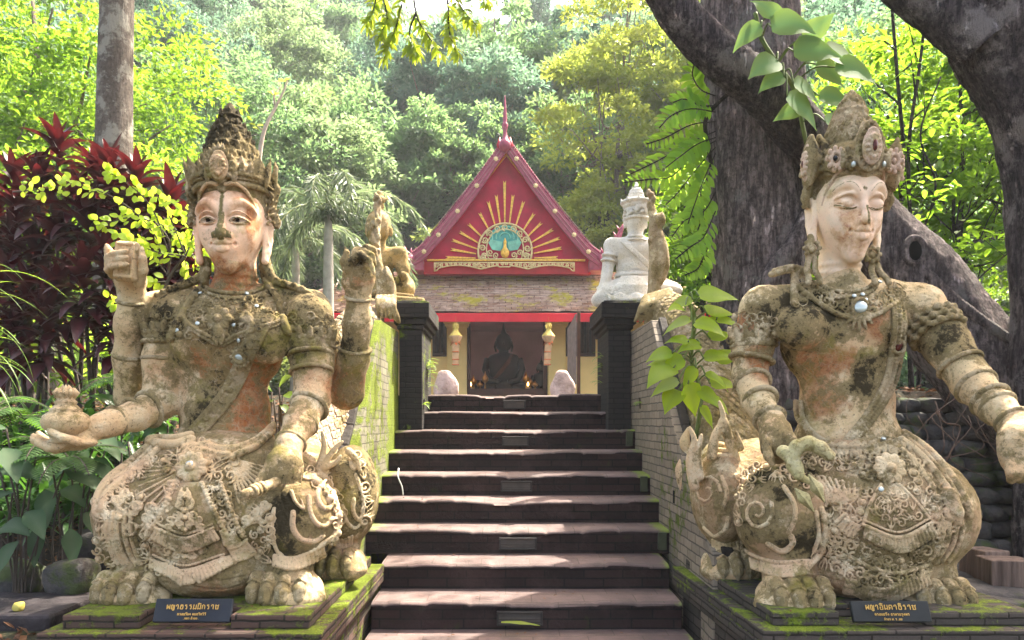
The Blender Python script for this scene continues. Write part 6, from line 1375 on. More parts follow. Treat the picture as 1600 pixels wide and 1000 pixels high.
# ---------------------------------------------------------------- seated figures on the pillars, seen from behind
TAN = stucco('tan_figure_stucco', base=(.42, .28, .10), pink=(.48, .34, .17), amount=.45, cracks=0); WHF = stucco('whitewashed_figure', base=(.72, .68, .62), pink=(.66, .62, .54), amount=-.1, lich=(.36, .33, .28), dark=(.12, .11, .09), white=(.80, .77, .72), cracks=0)
d = 7.45; r = thing('seated_figure', 'tan stone figure with a topknot seated with its back turned on the left pillar', 'statue', tuple(A(600, 474, d)), 'seated figures on the stair pillars')
def figL(f):
    f.ell(A(590, 357, d), (.125, .135, .155), .02); f.ell(A(592, 348, d), (.118, .13, .13), .02); f.cap(A(592, 375, d), A(592, 395, d), .065, .07, .02)
    f.ell(A(592, 322, d), (.055, .06, .045), .01); f.ell(A(593, 312, d), (.068, .068, .038), .005); f.ell(A(593, 304, d), (.040, .04, .04), .01); f.cap(A(600, 311, d), A(607, 311, d), .016, .008, .006)
    for s in (-1, 1): f.ell(A(592+s*19, 362, d), (.018, .03, .055), .01)
    f.ell(A(592, 406, d), (.19, .11, .12), .04); f.ell(A(596, 432, d), (.125, .10, .14), .05); f.cap(A(560, 398, d), A(625, 398, d), .075, .075, .03)
    f.path([A(561, 398, d), A(558, 420, d-.02), A(563, 445, d-.1)], [.075, .062, .05], .03); f.path([A(624, 398, d), A(630, 420, d), A(631, 436, d-.02)], [.08, .065, .045], .03); f.path([A(631, 436, d-.02), A(630, 430, d-.2)], [.05, .04], .02)
    f.ell(A(606, 457, d), (.21, .20, .11), .05); f.ell(A(630, 450, d-.02), (.12, .16, .13), .04); f.ell(A(580, 462, d), (.16, .18, .09), .04)
    f.ring(A(608, 438, d), (0, 0, 1), .155, .012, .004)
    f.ell(A(622, 470, d), (.22, .25, .045), .02)
sculpt('body', TAN, r, figL, .012, lambda V: {'moss': spots(V, [(A(600, 440, 7.2), (.2, .3, .3), .5)], 2), 'orange': spots(V, ORA([(595, 415, 7.3, (.15, .3, .2), .3)]), 3)})
def seatL(f):
    for i in range(12): u = i/11; f.path([A(596+u*60, 470+u*3, d-.32), A(599+u*60, 466+u*4, d-.34), A(604+u*58, 472+u*3, d-.36)], [.022, .03, .018], .008)
    for i in range(9): u = i/8; f.path([A(600+u*40, 462+u*4, d-.28), A(604+u*40, 458+u*5, d-.28)], [.02, .022], .01)
sculpt('lotus_hem', TAN, r, seatL, .010, lambda V: {'moss': 0*V[:, 0]+.3, 'orange': 0*V[:, 0]})
d = 7.45; r = thing('seated_figure', 'whitewashed stone figure with a tall crown seated with its back turned on the right pillar', 'statue', tuple(A(985, 474, d)), 'seated figures on the stair pillars')
def figR(f):
    f.ell(A(994, 345, d), (.105, .12, .14), .02); f.cap(A(993, 360, d), A(992, 378, d), .075, .08, .03)
    for s in (-1, 1): f.ell(A(993+s*16.5, 350, d), (.016, .028, .05), .01)
    f.ell(A(988, 392, d), (.235, .125, .14), .04); f.cap(A(955, 384, d), A(1020, 384, d), .078, .078, .03); f.ell(A(988, 420, d), (.165, .115, .15), .05)
    f.path([A(958, 385, d), A(952, 405, d-.02), A(948, 428, d-.05)], [.082, .066, .055], .03); f.path([A(948, 428, d-.05), A(942, 448, d-.1), A(938, 462, d-.15)], [.052, .042, .036], .02); f.ell(A(938, 463, d-.15), (.055, .05, .04), .02)
    f.path([A(1018, 385, d), A(1024, 410, d), A(1024, 440, d)], [.08, .065, .05], .03)
    f.ell(A(985, 452, d), (.25, .20, .13), .05); f.path([A(985, 458, d-.05), A(950, 462, d-.10), A(934, 470, d-.12)], [.12, .11, .065], .04); f.path([A(934, 468, d-.12), A(960, 474, d-.2), A(990, 474, d-.2)], [.05, .06, .06], .03); f.ell(A(1035, 455, d), (.2, .2, .10), .04)
sculpt('body', WHF, r, figR, .012, lambda V: {'moss': spots(V, [], 2), 'orange': 0*V[:, 0]})
def crR(f):
    c0 = A(994, 330, d)
    for z0, rr in ((-.09, .115), (-.05, .125), (0., .130), (.04, .136), (.07, .140)): f.ell(c0+(0, 0, z0), (rr, rr, .035), .01)
    for z0, rr in ((-.085, .122), (.085, .145)): f.ring(c0+(0, 0, z0), (0, 0, 1), rr, .016, .004)
    for z0, rr in ((.11, .10), (.14, .085), (.17, .080), (.20, .068), (.235, .045), (.265, .022)): f.ell(c0+(0, 0, z0), (rr, rr, .03), .006)
    for i in range(8): a = i*math.pi/4; f.cap(c0+(.14*math.cos(a), .14*math.sin(a), .08), c0+(.155*math.cos(a), .155*math.sin(a), .13), .018, .004, .004)
    g = random.Random(2)
    for i in range(40):
        a = g.uniform(math.pi, 2*math.pi); z0 = g.uniform(-.06, .06); q = [c0+np.array((.132*math.cos(a+.16*(1-k/9)*math.cos(k*.8)), .132*math.sin(a+.16*(1-k/9)*math.cos(k*.8)), z0+.020*(1-k/9)*math.sin(k*.8))) for k in range(9)]; f.path(q, .008, .003)
sculpt('crown', WHF, r, crR, .008, lambda V: {'moss': 0*V[:, 0]+.2, 'orange': 0*V[:, 0]})
def clR(f):
    for i in range(15): u = i/14; x = 966+u*46; f.path([A(x+ (6*(1-u)), 432, d-.13-.05*math.sin(math.pi*u)), A(x-2, 446, d-.19-.05*math.sin(math.pi*u)), A(x-4-(6*(1-u)), 459, d-.22-.03*math.sin(math.pi*u))], [.012, .020, .020], .004)
    f.ring(A(989, 432, d), (0, 0, 1), .175, .018, .004, (1, .75)); f.ring(A(989, 428, d), (0, 0, 1), .168, .010, .004, (1, .75))
    for k in range(4): f.path(curve([A(970+k*4, 378+k, d-.13), A(985+k*3, 392, d-.14), A(1002+k*3, 408, d-.13), A(1014+k, 420, d-.10)], 6), .009, .003)
    for x, y, R_ in ((953, 400, .074), (951, 408, .072), (941, 451, .050)): f.ring(A(x, y, d-.04), (.15, 0, 1), R_, .012, .004)
    f.ring(A(992, 372, d), (0, 0, 1), .095, .012, .004); f.ring(A(992, 378, d), (0, 0, 1), .125, .012, .004)
    for i in range(16): u = i/15; f.path([A(950+u*60, 462+2*math.sin(i), d-.26), A(955+u*58, 469, d-.28)], [.02, .025], .008)
sculpt('drapery', WHF, r, clR, .009, lambda V: {'moss': spots(V, [], 2)+.15, 'orange': 0*V[:, 0]})
# ---------------------------------------------------------------- name plaques with Thai lettering
PLQ = simple('plaque_dark', (.012, .015, .022), .55, .3, 8, 0, .1); PLR = simple('plaque_black', (.010, .012, .012), .5, .4, 8, 0, .1); GOL = simple('gold_letters', (.55, .34, .08), .4, .2, 8)
def load_thai():
    return None
def glyphs(word, w_, h_):
    "strokes of each Thai letter drawn by hand in a unit box (x 0..1, y 0..1 base to loop; marks may rise to 1.6)"
    G = {
     'ph': [[(.10,.85),(.20,.95),(.26,.82),(.14,.80),(.16,.0),(.50,.62),(.84,.0),(.84,1.)]],
     'ya': [[(.12,.88),(.22,.96),(.28,.84),(.14,.82),(.14,.0),(.30,.1)],[(.14,.82),(.40,1.),(.58,.8),(.58,.0)],[(.58,.0),(.74,-.05),(.90,.0),(.90,.95)],[(.40,-.15),(.62,-.32),(.92,-.18)]],
     'aa': [[(.20,.72),(.35,.98),(.62,1.),(.74,.8),(.74,.0)],[(.20,.72),(.32,.68)]],
     'th': [[(.80,.95),(.40,1.),(.20,.82),(.36,.70),(.20,.55),(.20,.05),(.34,.0),(.78,.0),(.84,.2),(.84,.75),(.50,.78)]],
     'r':  [[(.70,.92),(.36,.98),(.26,.80),(.66,.66),(.72,.40),(.70,.05),(.54,.0),(.56,.14),(.70,.12)]],
     'm':  [[(.14,.92),(.24,.98),(.28,.86),(.18,.84),(.20,.12),(.10,.0),(.24,-.02),(.26,.10),(.84,.10)],[(.84,1.),(.84,.0),(.70,.0)]],
     'i':  [[(.10,1.18),(.40,1.38),(.86,1.22),(.10,1.16)]], 'ii': [[(.10,1.18),(.40,1.38),(.86,1.22),(.10,1.16)],[(.86,1.2),(.86,1.5)]],
     'k':  [[(.16,.0),(.16,.52),(.28,.62),(.12,.74),(.40,1.),(.74,.86),(.80,.6),(.80,.0)]],
     'ch': [[(.10,.80),(.24,.96),(.36,.8),(.26,.62),(.16,.5),(.30,.4),(.26,.0),(.84,.0),(.84,.7),(.96,1.)],[(.60,.82),(.84,.78)]],
     'o':  [[(.26,.40),(.36,.50),(.26,.58),(.20,.44),(.20,.05),(.34,.0),(.82,.0),(.82,.80),(.60,1.),(.24,.88)]],
     'n':  [[(.12,.90),(.22,.98),(.28,.84),(.18,.82),(.20,.0),(.50,.2),(.84,.04),(.84,1.)],[(.84,.1),(.96,.0)]],
     't':  [[(.30,.25),(.42,.35),(.34,.5),(.22,.3),(.16,.0),(.12,.7),(.28,1.),(.48,.86),(.66,1.),(.84,.8),(.84,.0)]],
     'ai': [[(.5,1.1),(.5,1.45),(.8,1.55)]], 'dot': [[(.5,.0),(.5,.1)]], 'one': [[(.5,.4),(.3,.3),(.2,.6),(.5,.95),(.8,.6),(.6,.0)]], 'u': [[(.6,-.2),(.6,-.45)]],
    }
    out = []; x = 0
    for c in word:
        if c == ' ': x += .55; continue
        up = c in ('i', 'ii', 'ai', 'u')
        if up: out += [[(x-1.05+px*.95, py) for px, py in st] for st in G[c]]
        else: out += [[(x+px*.92, py) for px, py in st] for st in G[c]]; x += 1.05
    return out, x
def plaque(c, wd, ht, tilt, mat, label, lines, yaw=0.):
    r = thing('name_plaque', label, 'plaque', tuple(c)); R_ = Matrix.Rotation(yaw, 3, 'Z') @ Matrix.Rotation(-tilt, 3, 'X'); tr = lambda x, y, z: np.array(c)+np.array(R_ @ Vector((x, y, z)))
    MB().prism([tr(-wd/2, 0, 0), tr(wd/2, 0, 0), tr(wd/2, 0, ht), tr(-wd/2, 0, ht)], tuple(np.array(R_ @ Vector((0, .022, 0))))).build('board', mat, r, bevel=.003)
    for word, zc, lh, th in lines:
        st, W_ = glyphs(word, 0, 0); s = lh*.62; x0 = -W_*s*.5; t = MB()
        for q in st:
            for a, b in zip(q[:-1], q[1:]):
                pa = tr(x0+a[0]*s, -.003, zc+a[1]*lh*.62); pb = tr(x0+b[0]*s, -.003, zc+b[1]*lh*.62); dv = pb-pa; n = np.linalg.norm(dv)+1e-9; nn = np.cross(dv/n, np.array(R_ @ Vector((0, 1, 0))))*th
                t.prism([pa-nn-dv/n*th*.4, pa+nn-dv/n*th*.4, pb+nn+dv/n*th*.4, pb-nn+dv/n*th*.4], tuple(np.array(R_ @ Vector((0, -.003, 0)))))
        t.build('lettering', GOL, r)
plaque(A(298, 972, 3.47)+(0, .0, 0), .365, .110, math.radians(24), PLQ, 'dark blue plaque with gold Thai letters at the feet of the statue with the jar',
       [(['ph','ya','aa','th','r','r','m','m','i','k','r','aa','ch'], .060, .032, .0016), (['k','r','o','ch','r','ii','n','one',' ','ph','m','th','r','i','t','r','i','r','i'], .031, .0145, .0009), (['dot','n','m','r',' ','o','ai','r','o','o','dot'], .012, .0125, .0008)])
plaque(A(1396, 972, 3.49), .372, .100, math.radians(24), PLR, 'black plaque with gold Thai letters at the feet of the statue with the dagger',
       [(['ph','ya','aa','o','i','n','t','aa','th','i','r','aa','ch'], .058, .034, .0016), (['t','r','o','n','th','r','ii','one',' ','th','r','ph','r','m','r','u','one','ph','r'], .030, .0155, .0009), (['t','ai','r','ch','r',' ','ph','dot','r','dot','o','ch'], .008, .0125, .0008)])
# ---------------------------------------------------------------- leaves
def leafmat(name, c, tc, var=.35, trans=.45, rough=.5, yellow=None, spec=.3, veins=None):
    m = MT(name, rough); m.b.inputs['Specular IOR Level'].default_value = spec
    r1 = m.attr('rnd'); oi = nd(m.nt, 'ObjectInfo').outputs['Random']; n = m.noise(.9, 3)
    k = m.math('ADD', m.math('MULTIPLY', r1, .55), m.math('MULTIPLY', n, .45))
    a = m.mix(k, tuple(x*(1-var) for x in c), tuple(min(1, x*(1+var)) for x in c)); b = m.mix(k, tuple(x*(1-var) for x in tc), tuple(min(1, x*(1+var)) for x in tc))
    if yellow:
        f = m.ramp(m.math('ADD', oi, m.math('MULTIPLY', m.math('SUBTRACT', r1, .5), .5)), .55, .95); a = m.mix(f, a, yellow); b = m.mix(f, b, tuple(min(1, x*1.6) for x in yellow))
    if veins: 
        f = m.ramp(m.attr('vein'), .0, 1.); a = m.mix(f, a, veins); b = m.mix(f, b, veins)
    m.color(a); t = nd(m.nt, 'BsdfTranslucent', {'Color': b}); mx = nd(m.nt, 'MixShader', {0: trans})
    m.nt.links.new(m.b.outputs[0], mx.inputs[1]); m.nt.links.new(t.outputs[0], mx.inputs[2]); m.nt.links.new(mx.outputs[0], m.out.inputs[0]); return m.m
def unit(v): return v/(np.linalg.norm(v, axis=-1, keepdims=True)+1e-9)
def cloud(P_, D_, N_, L, W, fold=.18, g=None):
    "many small leaves: base point, direction, face normal, length, width -> folded two-quad leaves"
    n = len(P_); D_ = unit(D_); S = unit(np.cross(D_, N_)); N2 = np.cross(S, D_); L = np.broadcast_to(L, n)[:, None]; W = np.broadcast_to(W, n)[:, None]
    v = np.stack([P_, P_+D_*L*.45+S*W*.5+N2*W*fold, P_+D_*L-N2*L*.10, P_+D_*L*.45-S*W*.5+N2*W*fold, P_+D_*L*.5], 1)
    b = np.arange(n)[:, None]*5; Q = np.concatenate([b+[0, 1, 2, 4], b+[0, 4, 2, 3]]); r = np.repeat(rng.random(n), 5); return v.reshape(-1, 3), Q, r
class Leaves:
    def __init__(s): s.V = []; s.Q = []; s.r = []; s.ve = []; s.n = 0
    def add(s, V, Q, r, ve=None):
        V = np.asarray(V, np.float32).reshape(-1, 3); s.V.append(V); s.Q.append(np.asarray(Q)+s.n); s.n += len(V); s.r.append(np.broadcast_to(r, len(V))); s.ve.append(np.zeros(len(V)) if ve is None else ve)
    def blade(s, base, d_, up, L, W, droop=.5, seg=8, prof=None, fold=.25, wave=0., twist=0., r=None):
        base = np.array(base, float); d_ = unit(np.array(d_, float)); up = unit(np.array(up, float)+1e-6); V = []; ve = []; p = base.copy(); dd = d_.copy(); side = unit(np.cross(d_, up))
        r = random.random() if r is None else r
        for i in range(seg+1):
            t = i/seg; w = (prof(t) if prof else math.sin(math.pi*min(1, t*.92+.08))**.8*(1-t**3*.3))*W*.5; n_ = unit(np.cross(side, dd)); wv = wave*math.sin(t*14+r*6)*W
            V += [p-side*w+n_*(w*fold+wv), p, p+side*w+n_*(w*fold-wv)]; ve += [0, .8, 0]
            p = p+dd*(L/seg); dd = unit(dd+np.array((0, 0, -droop/seg*1.6))); side = unit(side+n_*twist/seg)
        Q = [(3*i+j, 3*i+j+1, 3*i+j+4, 3*i+j+3) for i in range(seg) for j in (0, 1)]; s.add(V, Q, r, np.array(ve)); return s
    def build(s, name, mat, parent=None):
        return mesh_np(name, np.concatenate(s.V), np.concatenate(s.Q), mat, parent, True, {'rnd': np.concatenate(s.r), 'vein': np.concatenate(s.ve)})
heart = lambda t: [.0, .55, .86, 1., .98, .88, .70, .45, .0][min(8, int(round(t*8)))]
oval = lambda t: math.sin(math.pi*t)**.7
lance = lambda t: (math.sin(math.pi*t**.75))**1.1 if t < 1 else 0
def bark(name, c1, c2, scale=3., ridge=1., lichen=None, spots_=0.):
    m = MT(name, .9); v = m.mapping(m.pos(), (scale*3, scale*3, scale*.55)); n = nd(m.nt, 'TexNoise', {'Vector': v, 'Scale': 1.6, 'Detail': 8., 'Roughness': .7}).outputs['Fac']; f = m.noise(28, 6, .7)
    c = m.mix(m.ramp(n, .42, .58), c1, c2); c = m.mix(m.ramp(f, .45, .65, 0, .75), c, tuple(x*.4 for x in c1))
    if lichen: c = m.mix(m.ramp(m.math('ADD', m.noise(3.2, 6, .7, m.mapping(m.pos(), loc=(3, 4, 1))), m.math('MULTIPLY', f, .2)), .66-spots_, .74-spots_, 0, .85), c, lichen)
    m.color(c); a = m.bump(m.ramp(n, .38, .62), .9*ridge, .05); m.bump(f, .7, .02, a); return m.m
BK1 = bark('hill_tree_bark', (.16, .12, .09), (.30, .25, .20)); BKF = bark('fig_bark', (.10, .078, .078), (.40, .32, .31), 5, 1.8, (.34, .31, .29), .03); BKD = bark('dark_lichen_bark', (.05, .040, .044), (.22, .175, .18), 6, 1.8, (.40, .35, .34), .04)
BKP = bark('pale_mottled_bark', (.085, .065, .052), (.13, .105, .085), 1.5, .6, (.26, .24, .20), .07); BKS = bark('sapling_bark', (.035, .028, .024), (.09, .07, .06), 6)
LF1 = leafmat('leaf_hazed_green', (.100, .165, .075), (.21, .36, .13), yellow=(.18, .22, .05)); LF2 = leafmat('leaf_hazed_blue', (.090, .155, .105), (.17, .31, .19), yellow=(.17, .24, .10)); LF3 = leafmat('leaf_yellow_green', (.17, .23, .035), (.46, .56, .08), yellow=(.24, .27, .04)); LFB = leafmat('leaf_bright', (.065, .135, .015), (.26, .44, .03), .55, .5)  # hill greens lightened and blued to put distance haze into the leaf colour
# ---------------------------------------------------------------- trees: tapered trunk with limbs, crown of leaf clumps
def grow_tree(name, label, cat, base, H, cr, ch, leaf, nleaf, mat_l, mat_b, seed, group=None, nclump=60, tr=.16, lean=(0, 0), clump=.22, flat=.7, limbs=9, bare=.35):
    g = np.random.default_rng(seed); gr = random.Random(seed); b = np.array(base, float); root = thing(name, label, cat, tuple(b), group)
    t = MB(); top = b+np.array((lean[0], lean[1], H*.93)); tp = [b+(top-b)*u+np.array((math.sin(u*4+seed)*.02*H, math.cos(u*3.3+seed)*.02*H, 0))*(u > 0) for u in np.linspace(0, 1, 8)]; tp[0] = b-np.array((0, 0, .4))
    t.tube(tp, [tr*(1.25 if i == 0 else 1)*(1-.8*i/7) for i in range(8)], 8)
    cc = b+np.array((lean[0]*.8, lean[1]*.8, H-ch*.5)); K = nclump; U = unit(g.normal(size=(K, 3))); rad = g.random(K)**.42; C_ = cc+U*rad[:, None]*np.array((cr, cr, ch*.5))*(.82+.3*g.random((K, 1)))
    C_[:, 2] = np.maximum(C_[:, 2], b[2]+H*.12)
    for i in range(limbs):
        e = C_[i*K//limbs]; u = np.clip(.30+.6*(e[2]-b[2])/H*.8, .2, .95); s_ = b+(top-b)*u; mid = (s_+e)/2+np.array((gr.uniform(-.3, .3), gr.uniform(-.3, .3), -.05*H)); c_ = curve([s_, mid, e], 5); t.tube(c_, [tr*.42*(1-.85*k/len(c_)) for k in range(len(c_))], 6)
        for j in range(2): e2 = C_[(i*K//limbs+j*3+1) % K]; t.tube([mid, (mid+e2)/2+np.array((0, 0, .05*H*gr.uniform(-1, 1))), e2], [tr*.2, tr*.12, .01], 5)
    t.build('trunk', mat_b, root, smooth=True)
    per = nleaf//K; sz = (cr*clump)*(.6+.8*g.random(K)); idx = np.repeat(np.arange(K), per); d_ = unit(g.normal(size=(len(idx), 3))); d_[:, 2] = np.abs(d_[:, 2])*.75+d_[:, 2]*.25
    P_ = C_[idx]+d_*(sz[idx]*(.35+.75*g.random(len(idx))**.6))[:, None]*np.array((1, 1, flat)); dirs = unit(d_+g.normal(size=P_.shape)*.6+np.array((0, 0, -.25))); N_ = unit(np.array((0, 0, 1.))+g.normal(size=P_.shape)*.55)
    L = leaf*(.7+.6*g.random(len(idx))); V, Q, r = cloud(P_, dirs, N_, L, L*.48); cm = g.random(K)[idx]; rr = np.clip(r*.5+np.repeat(cm, 5)*.5, 0, 1)
    mesh_np('crown', V, Q, mat_l, root, False, {'rnd': rr, 'vein': 0*rr}); return root
def dup(root, loc, rotz, sc=1., label=None, mat=None):
    r = root.copy(); COL.objects.link(r); r.location = loc; r.rotation_euler = (0, 0, rotz); r.scale = (sc, sc, sc*random.uniform(.9, 1.15))
    if label: r['label'] = label
    for ch in list(root.children):
        c = ch.copy(); COL.objects.link(c); c.parent = r
        for q in ch.children: q2 = q.copy(); COL.objects.link(q2); q2.parent = c
    return r
FG = 'trees of the forested hillside'
def gzs(x, y): return float(gz(x, y))
protos = []
far = [(-6., 34., 9, 3.6, 6.5, LF1, 11, 'rounded bushy tree in the hillside forest behind the temple'), (4., 44, 12, 3.4, 8.5, LF2, 12, 'tall blue-green tree in the hillside forest behind the temple'), (11., 40, 11, 3.2, 8, LF1, 13, 'slender light green tree in the hillside forest behind the temple'), (-14., 46, 12, 4.4, 8, LF2, 14, 'broad dense tree in the hillside forest behind the temple')]
for (x, y, H, cr, ch, ml, sd_, lab) in far:
    protos.append((grow_tree('forest_tree', lab, 'tree', (x, y, gzs(x, y)-.2), H, cr, ch, .30, 15000, ml, BK1, sd_, FG, nclump=90, tr=.17, clump=.24), x, y))
placed = [(p[1], p[2]) for p in protos]; g = random.Random(5); cnt = 0
for band, (ya, yb, sp, n) in enumerate(((27, 36, 3.6, 26), (36, 50, 4.4, 44), (50, 72, 6.0, 46), (72, 100, 8.5, 30))):
    k = tries = 0
    while k < n and tries < 4000:
        tries += 1; y = g.uniform(ya, yb); x = g.uniform(-1, 1)*(y*.78+4)
        if any((x-a)**2+(y-b)**2 < sp*sp for a, b in placed): continue
        if y < 32 and abs(x) < 7: continue
        placed.append((x, y)); pr = g.choice(protos)[0]; dup(pr, (x, y, gzs(x, y)-.3), g.uniform(0, 6.28), g.uniform(.72, 1.2)*(1+.25*(band == 3))); k += 1; cnt += 1
# shrubs that fill the foot of the hill behind the temple
shr = grow_tree('hill_shrub', 'leafy shrub in the undergrowth at the foot of the hill', 'shrub', (-9, 25.5, gzs(-9, 25.5)), 3.4, 2.0, 3.2, .22, 7000, LF1, BK1, 31, 'undergrowth shrubs at the foot of the hill', nclump=40, tr=.05, limbs=5)
k = 0
for i in range(400):
    y = g.uniform(22.5, 33); x = g.uniform(-1, 1)*(y*.72+3)
    if abs(x) < 7.2 and y < 29.5 or any((x-a)**2+(y-b)**2 < 4.4 for a, b in placed): continue
    placed.append((x, y)); dup(shr, (x, y, gzs(x, y)-.2), g.uniform(0, 6.28), g.uniform(.7, 1.3)); k += 1
    if k > 42: break
# named trees
grow_tree('yellow_tree', 'airy yellow-green sunlit tree rising behind the right side of the temple gable', 'tree', (4.4, 27.5, gzs(4.4, 27.5)), 15.5, 3.0, 13.5, .20, 26000, LF3, BK1, 41, nclump=120, tr=.14, clump=.20, limbs=14)
grow_tree('pale_tree', 'thin pale-trunked tree between the yellow tree and the great fig', 'tree', (7.2, 28, gzs(7.2, 28)), 16, 2.6, 10, .20, 14000, LF3, BK1, 42, nclump=80, tr=.17, clump=.2, limbs=12)
grow_tree('round_tree', 'big rounded light green tree behind the crown of the jar-holding statue', 'tree', (-10.6, 29, gzs(-10.6, 29)), 11.5, 4.6, 9.5, .20, 30000, LF1, BK1, 43, nclump=130, tr=.2, clump=.2)
grow_tree('sunlit_tree', 'bright yellow-green tree at the upper left behind the pale mottled trunk', 'tree', (-9.4, 15, gzs(-9.4, 15)), 9.0, 3.6, 7.5, .15, 30000, LFB, BK1, 44, nclump=130, tr=.16, clump=.19)
grow_tree('sunlit_tree', 'bright green tree at the left edge above the dark red shrubs', 'tree', (-8.9, 12, gzs(-8.9, 12)), 5.4, 2.4, 4.4, .13, 16000, LFB, BK1, 45, nclump=80, tr=.10, clump=.2)
for i, (x, y, H, cr, ch, n) in enumerate(((5.6, 9.2, 5.6, 1.9, 5.0, 12000), (7.4, 10.5, 6.8, 2.4, 6.0, 13000), (4.6, 12.0, 4.2, 1.5, 3.8, 8000), (7.0, 14.0, 8.0, 3.0, 7.0, 14000), (2.9, 10.6, 4.0, 1.1, 3.4, 6000))):
    grow_tree('young_tree', ['bright leafy young tree filling the gap between the great fig and the right-hand trunk', 'tall bright young tree behind the right-hand trunk', 'small bright tree behind the head of the dagger statue', 'taller green tree further back at the upper right', 'small bright leafy tree left of the great fig trunk'][i], 'tree', (x, y, gzs(x, y)-.1), H, cr, ch, .115, n, LF1 if i == 3 else LFB, BKS, 50+i, nclump=75, tr=.05, clump=.17, limbs=12)
# thin dark stems in front of them
for i, (pts, rad) in enumerate((([(1425, 640), (1418, 480), (1404, 380), (1412, 250), (1402, 120), (1392, -10)], .028), ([(1435, 640), (1436, 480), (1424, 370), (1420, 230), (1436, 110), (1450, -10)], .024), ([(1470, 640), (1462, 470), (1440, 380), (1462, 290), (1438, 210), (1470, 120)], .014), ([(1455, 640), (1505, 470), (1570, 400), (1600, 380)], .010))):
    d = 7.4-.2*i; P_ = [A(x, y, d) for x, y in pts]; P_[0][2] = gzs(P_[0][0], P_[0][1])-.1; r = thing('sapling', ['straight dark sapling stem nearest the dagger statue', 'second dark sapling stem forking beside the first', 'thin crooked sapling stem right of the two straight ones', 'thin twig-like sapling leaning right behind the sloping root'][i], 'sapling', tuple(P_[0]))
    t = MB(); c_ = curve(P_, 6); t.tube(c_, [rad*(1-.5*k/len(c_)) for k in range(len(c_))], 7); tw = []
    for j in range(9):
        s_ = np.array(c_[int(len(c_)*(.3+.07*j))]); e = s_+np.array((random.uniform(-.5, .5), random.uniform(-.3, .3), random.uniform(.1, .45))); t.tube([s_, (s_+e)/2+np.array((0, 0, .05)), e], [rad*.4, rad*.3, .002], 5); tw.append((s_, e))
    t.build('stem', BKS, r, smooth=True); Lf = Leaves()
    for s_, e in tw:
        for u in np.linspace(.3, 1, 9): p = s_+(e-s_)*u; Lf.blade(p, np.array((random.uniform(-1, 1), random.uniform(-1, 1), random.uniform(-.3, .3))), (0, 0, 1), random.uniform(.09, .15), .055, .4, 4, oval)
    Lf.build('leaves', LFB, r)
# ---------------------------------------------------------------- pale mottled trunk
def big_trunk(name, label, cat, pts, rads, mat, n=40, amp=.06, extra=None, parts=None):
    b = np.array(pts[0], float); r = thing(name, label, cat, tuple(b)); return r
def rough_tube(name, pts, rads, mat, parent, n=48, amp=.05, flute=0, seed=0, stepn=14):
    c_ = np.array(curve([np.array(p, float) for p in pts], stepn)); R_ = np.interp(np.linspace(0, 1, len(c_)), np.linspace(0, 1, len(rads)), rads); V = []; u = None
    for i, p in enumerate(c_):
        t = c_[min(i+1, len(c_)-1)]-c_[max(0, i-1)]; t = t/np.linalg.norm(t); u = unit(np.cross(t, (0, 1, 0.01))) if u is None else unit(u-t*np.dot(u, t)); w = np.cross(t, u)
        for k in range(n): a = 2*math.pi*k/n; V.append(p+(u*math.cos(a)+w*math.sin(a))*R_[i]*(1+flute*math.sin(a*5+i*.05+seed)*.5+flute*.4*math.sin(a*9+1+seed)))
    V = np.array(V); ctr = np.repeat(c_, n, 0); o = unit(V-ctr); nz_ = vnoise(V*np.array((1, 1, .35)), 7, seed, 4)-.5+.5*(vnoise(V*np.array((1, 1, .25)), 26, seed+1, 2)-.5); V = V+o*(nz_*amp*2*np.repeat(R_, n))[:, None]
    I = np.arange(len(c_)*n).reshape(len(c_), n); Q = np.stack([I[:-1], np.roll(I, -1, 1)[:-1], np.roll(I, -1, 1)[1:], I[1:]], -1).reshape(-1, 4)
    return mesh_np(name, V, Q, mat, parent, True)
r = thing('mottled_tree', 'smooth pale mottled straight trunk rising out of frame behind the red shrubs', 'tree', tuple(A(180, 480, 9)))
rough_tube('trunk', [A(176, 520, 9), A(178, 245, 9), A(180, 120, 9), A(183, -20, 9), A(186, -380, 9)], [.225, .21, .20, .19, .16], BKP, r, amp=.03)
Pk = A(186, -520, 9); g2 = np.random.default_rng(3); C_ = Pk+g2.normal(size=(5000, 3))*np.array((1.6, 1.6, .7)); V, Q, rr = cloud(C_, g2.normal(size=C_.shape), unit(np.array((0, 0, 1.))+g2.normal(size=C_.shape)*.5), .2, .09); mesh_np('crown', V, Q, LF1, r, False, {'rnd': rr, 'vein': 0*rr})
# ---------------------------------------------------------------- the great fig
r = thing('great_fig_tree', 'massive dark fig trunk with sloping buttress root behind the dagger statue', 'tree', tuple(A(1190, 700, 6.2)))
rough_tube('trunk', [A(1195, 900, 6.2), A(1192, 600, 6.2), A(1190, 450, 6.2), A(1180, 300, 6.2), A(1176, 150, 6.2), A(1168, 0, 6.2), A(1160, -200, 6.2)], [.50, .42, .385, .40, .395, .38, .36], BKF, r, 110, .07, .07, 1, 26)
rough_tube('branch', [A(1000, -80, 5.4), A(1040, -8, 5.45), A(1080, 45, 5.5), A(1130, 92, 5.55), A(1185, 135, 5.6), A(1235, 185, 5.7), A(1285, 245, 5.85), A(1310, 285, 5.9)], [.13, .135, .15, .165, .17, .19, .19, .2], BKD, r, 40, .10, .03, 4)
rough_tube('buttress_root', [A(1290, 225, 5.95), A(1330, 300, 5.95), A(1385, 378, 5.9), A(1440, 440, 5.8), A(1500, 530, 5.65), A(1570, 610, 5.5), A(1660, 680, 5.3), A(1780, 760, 5.0)], [.16, .22, .27, .31, .34, .33, .30, .2], BKF, r, 56, .08, .05, 6, 16)
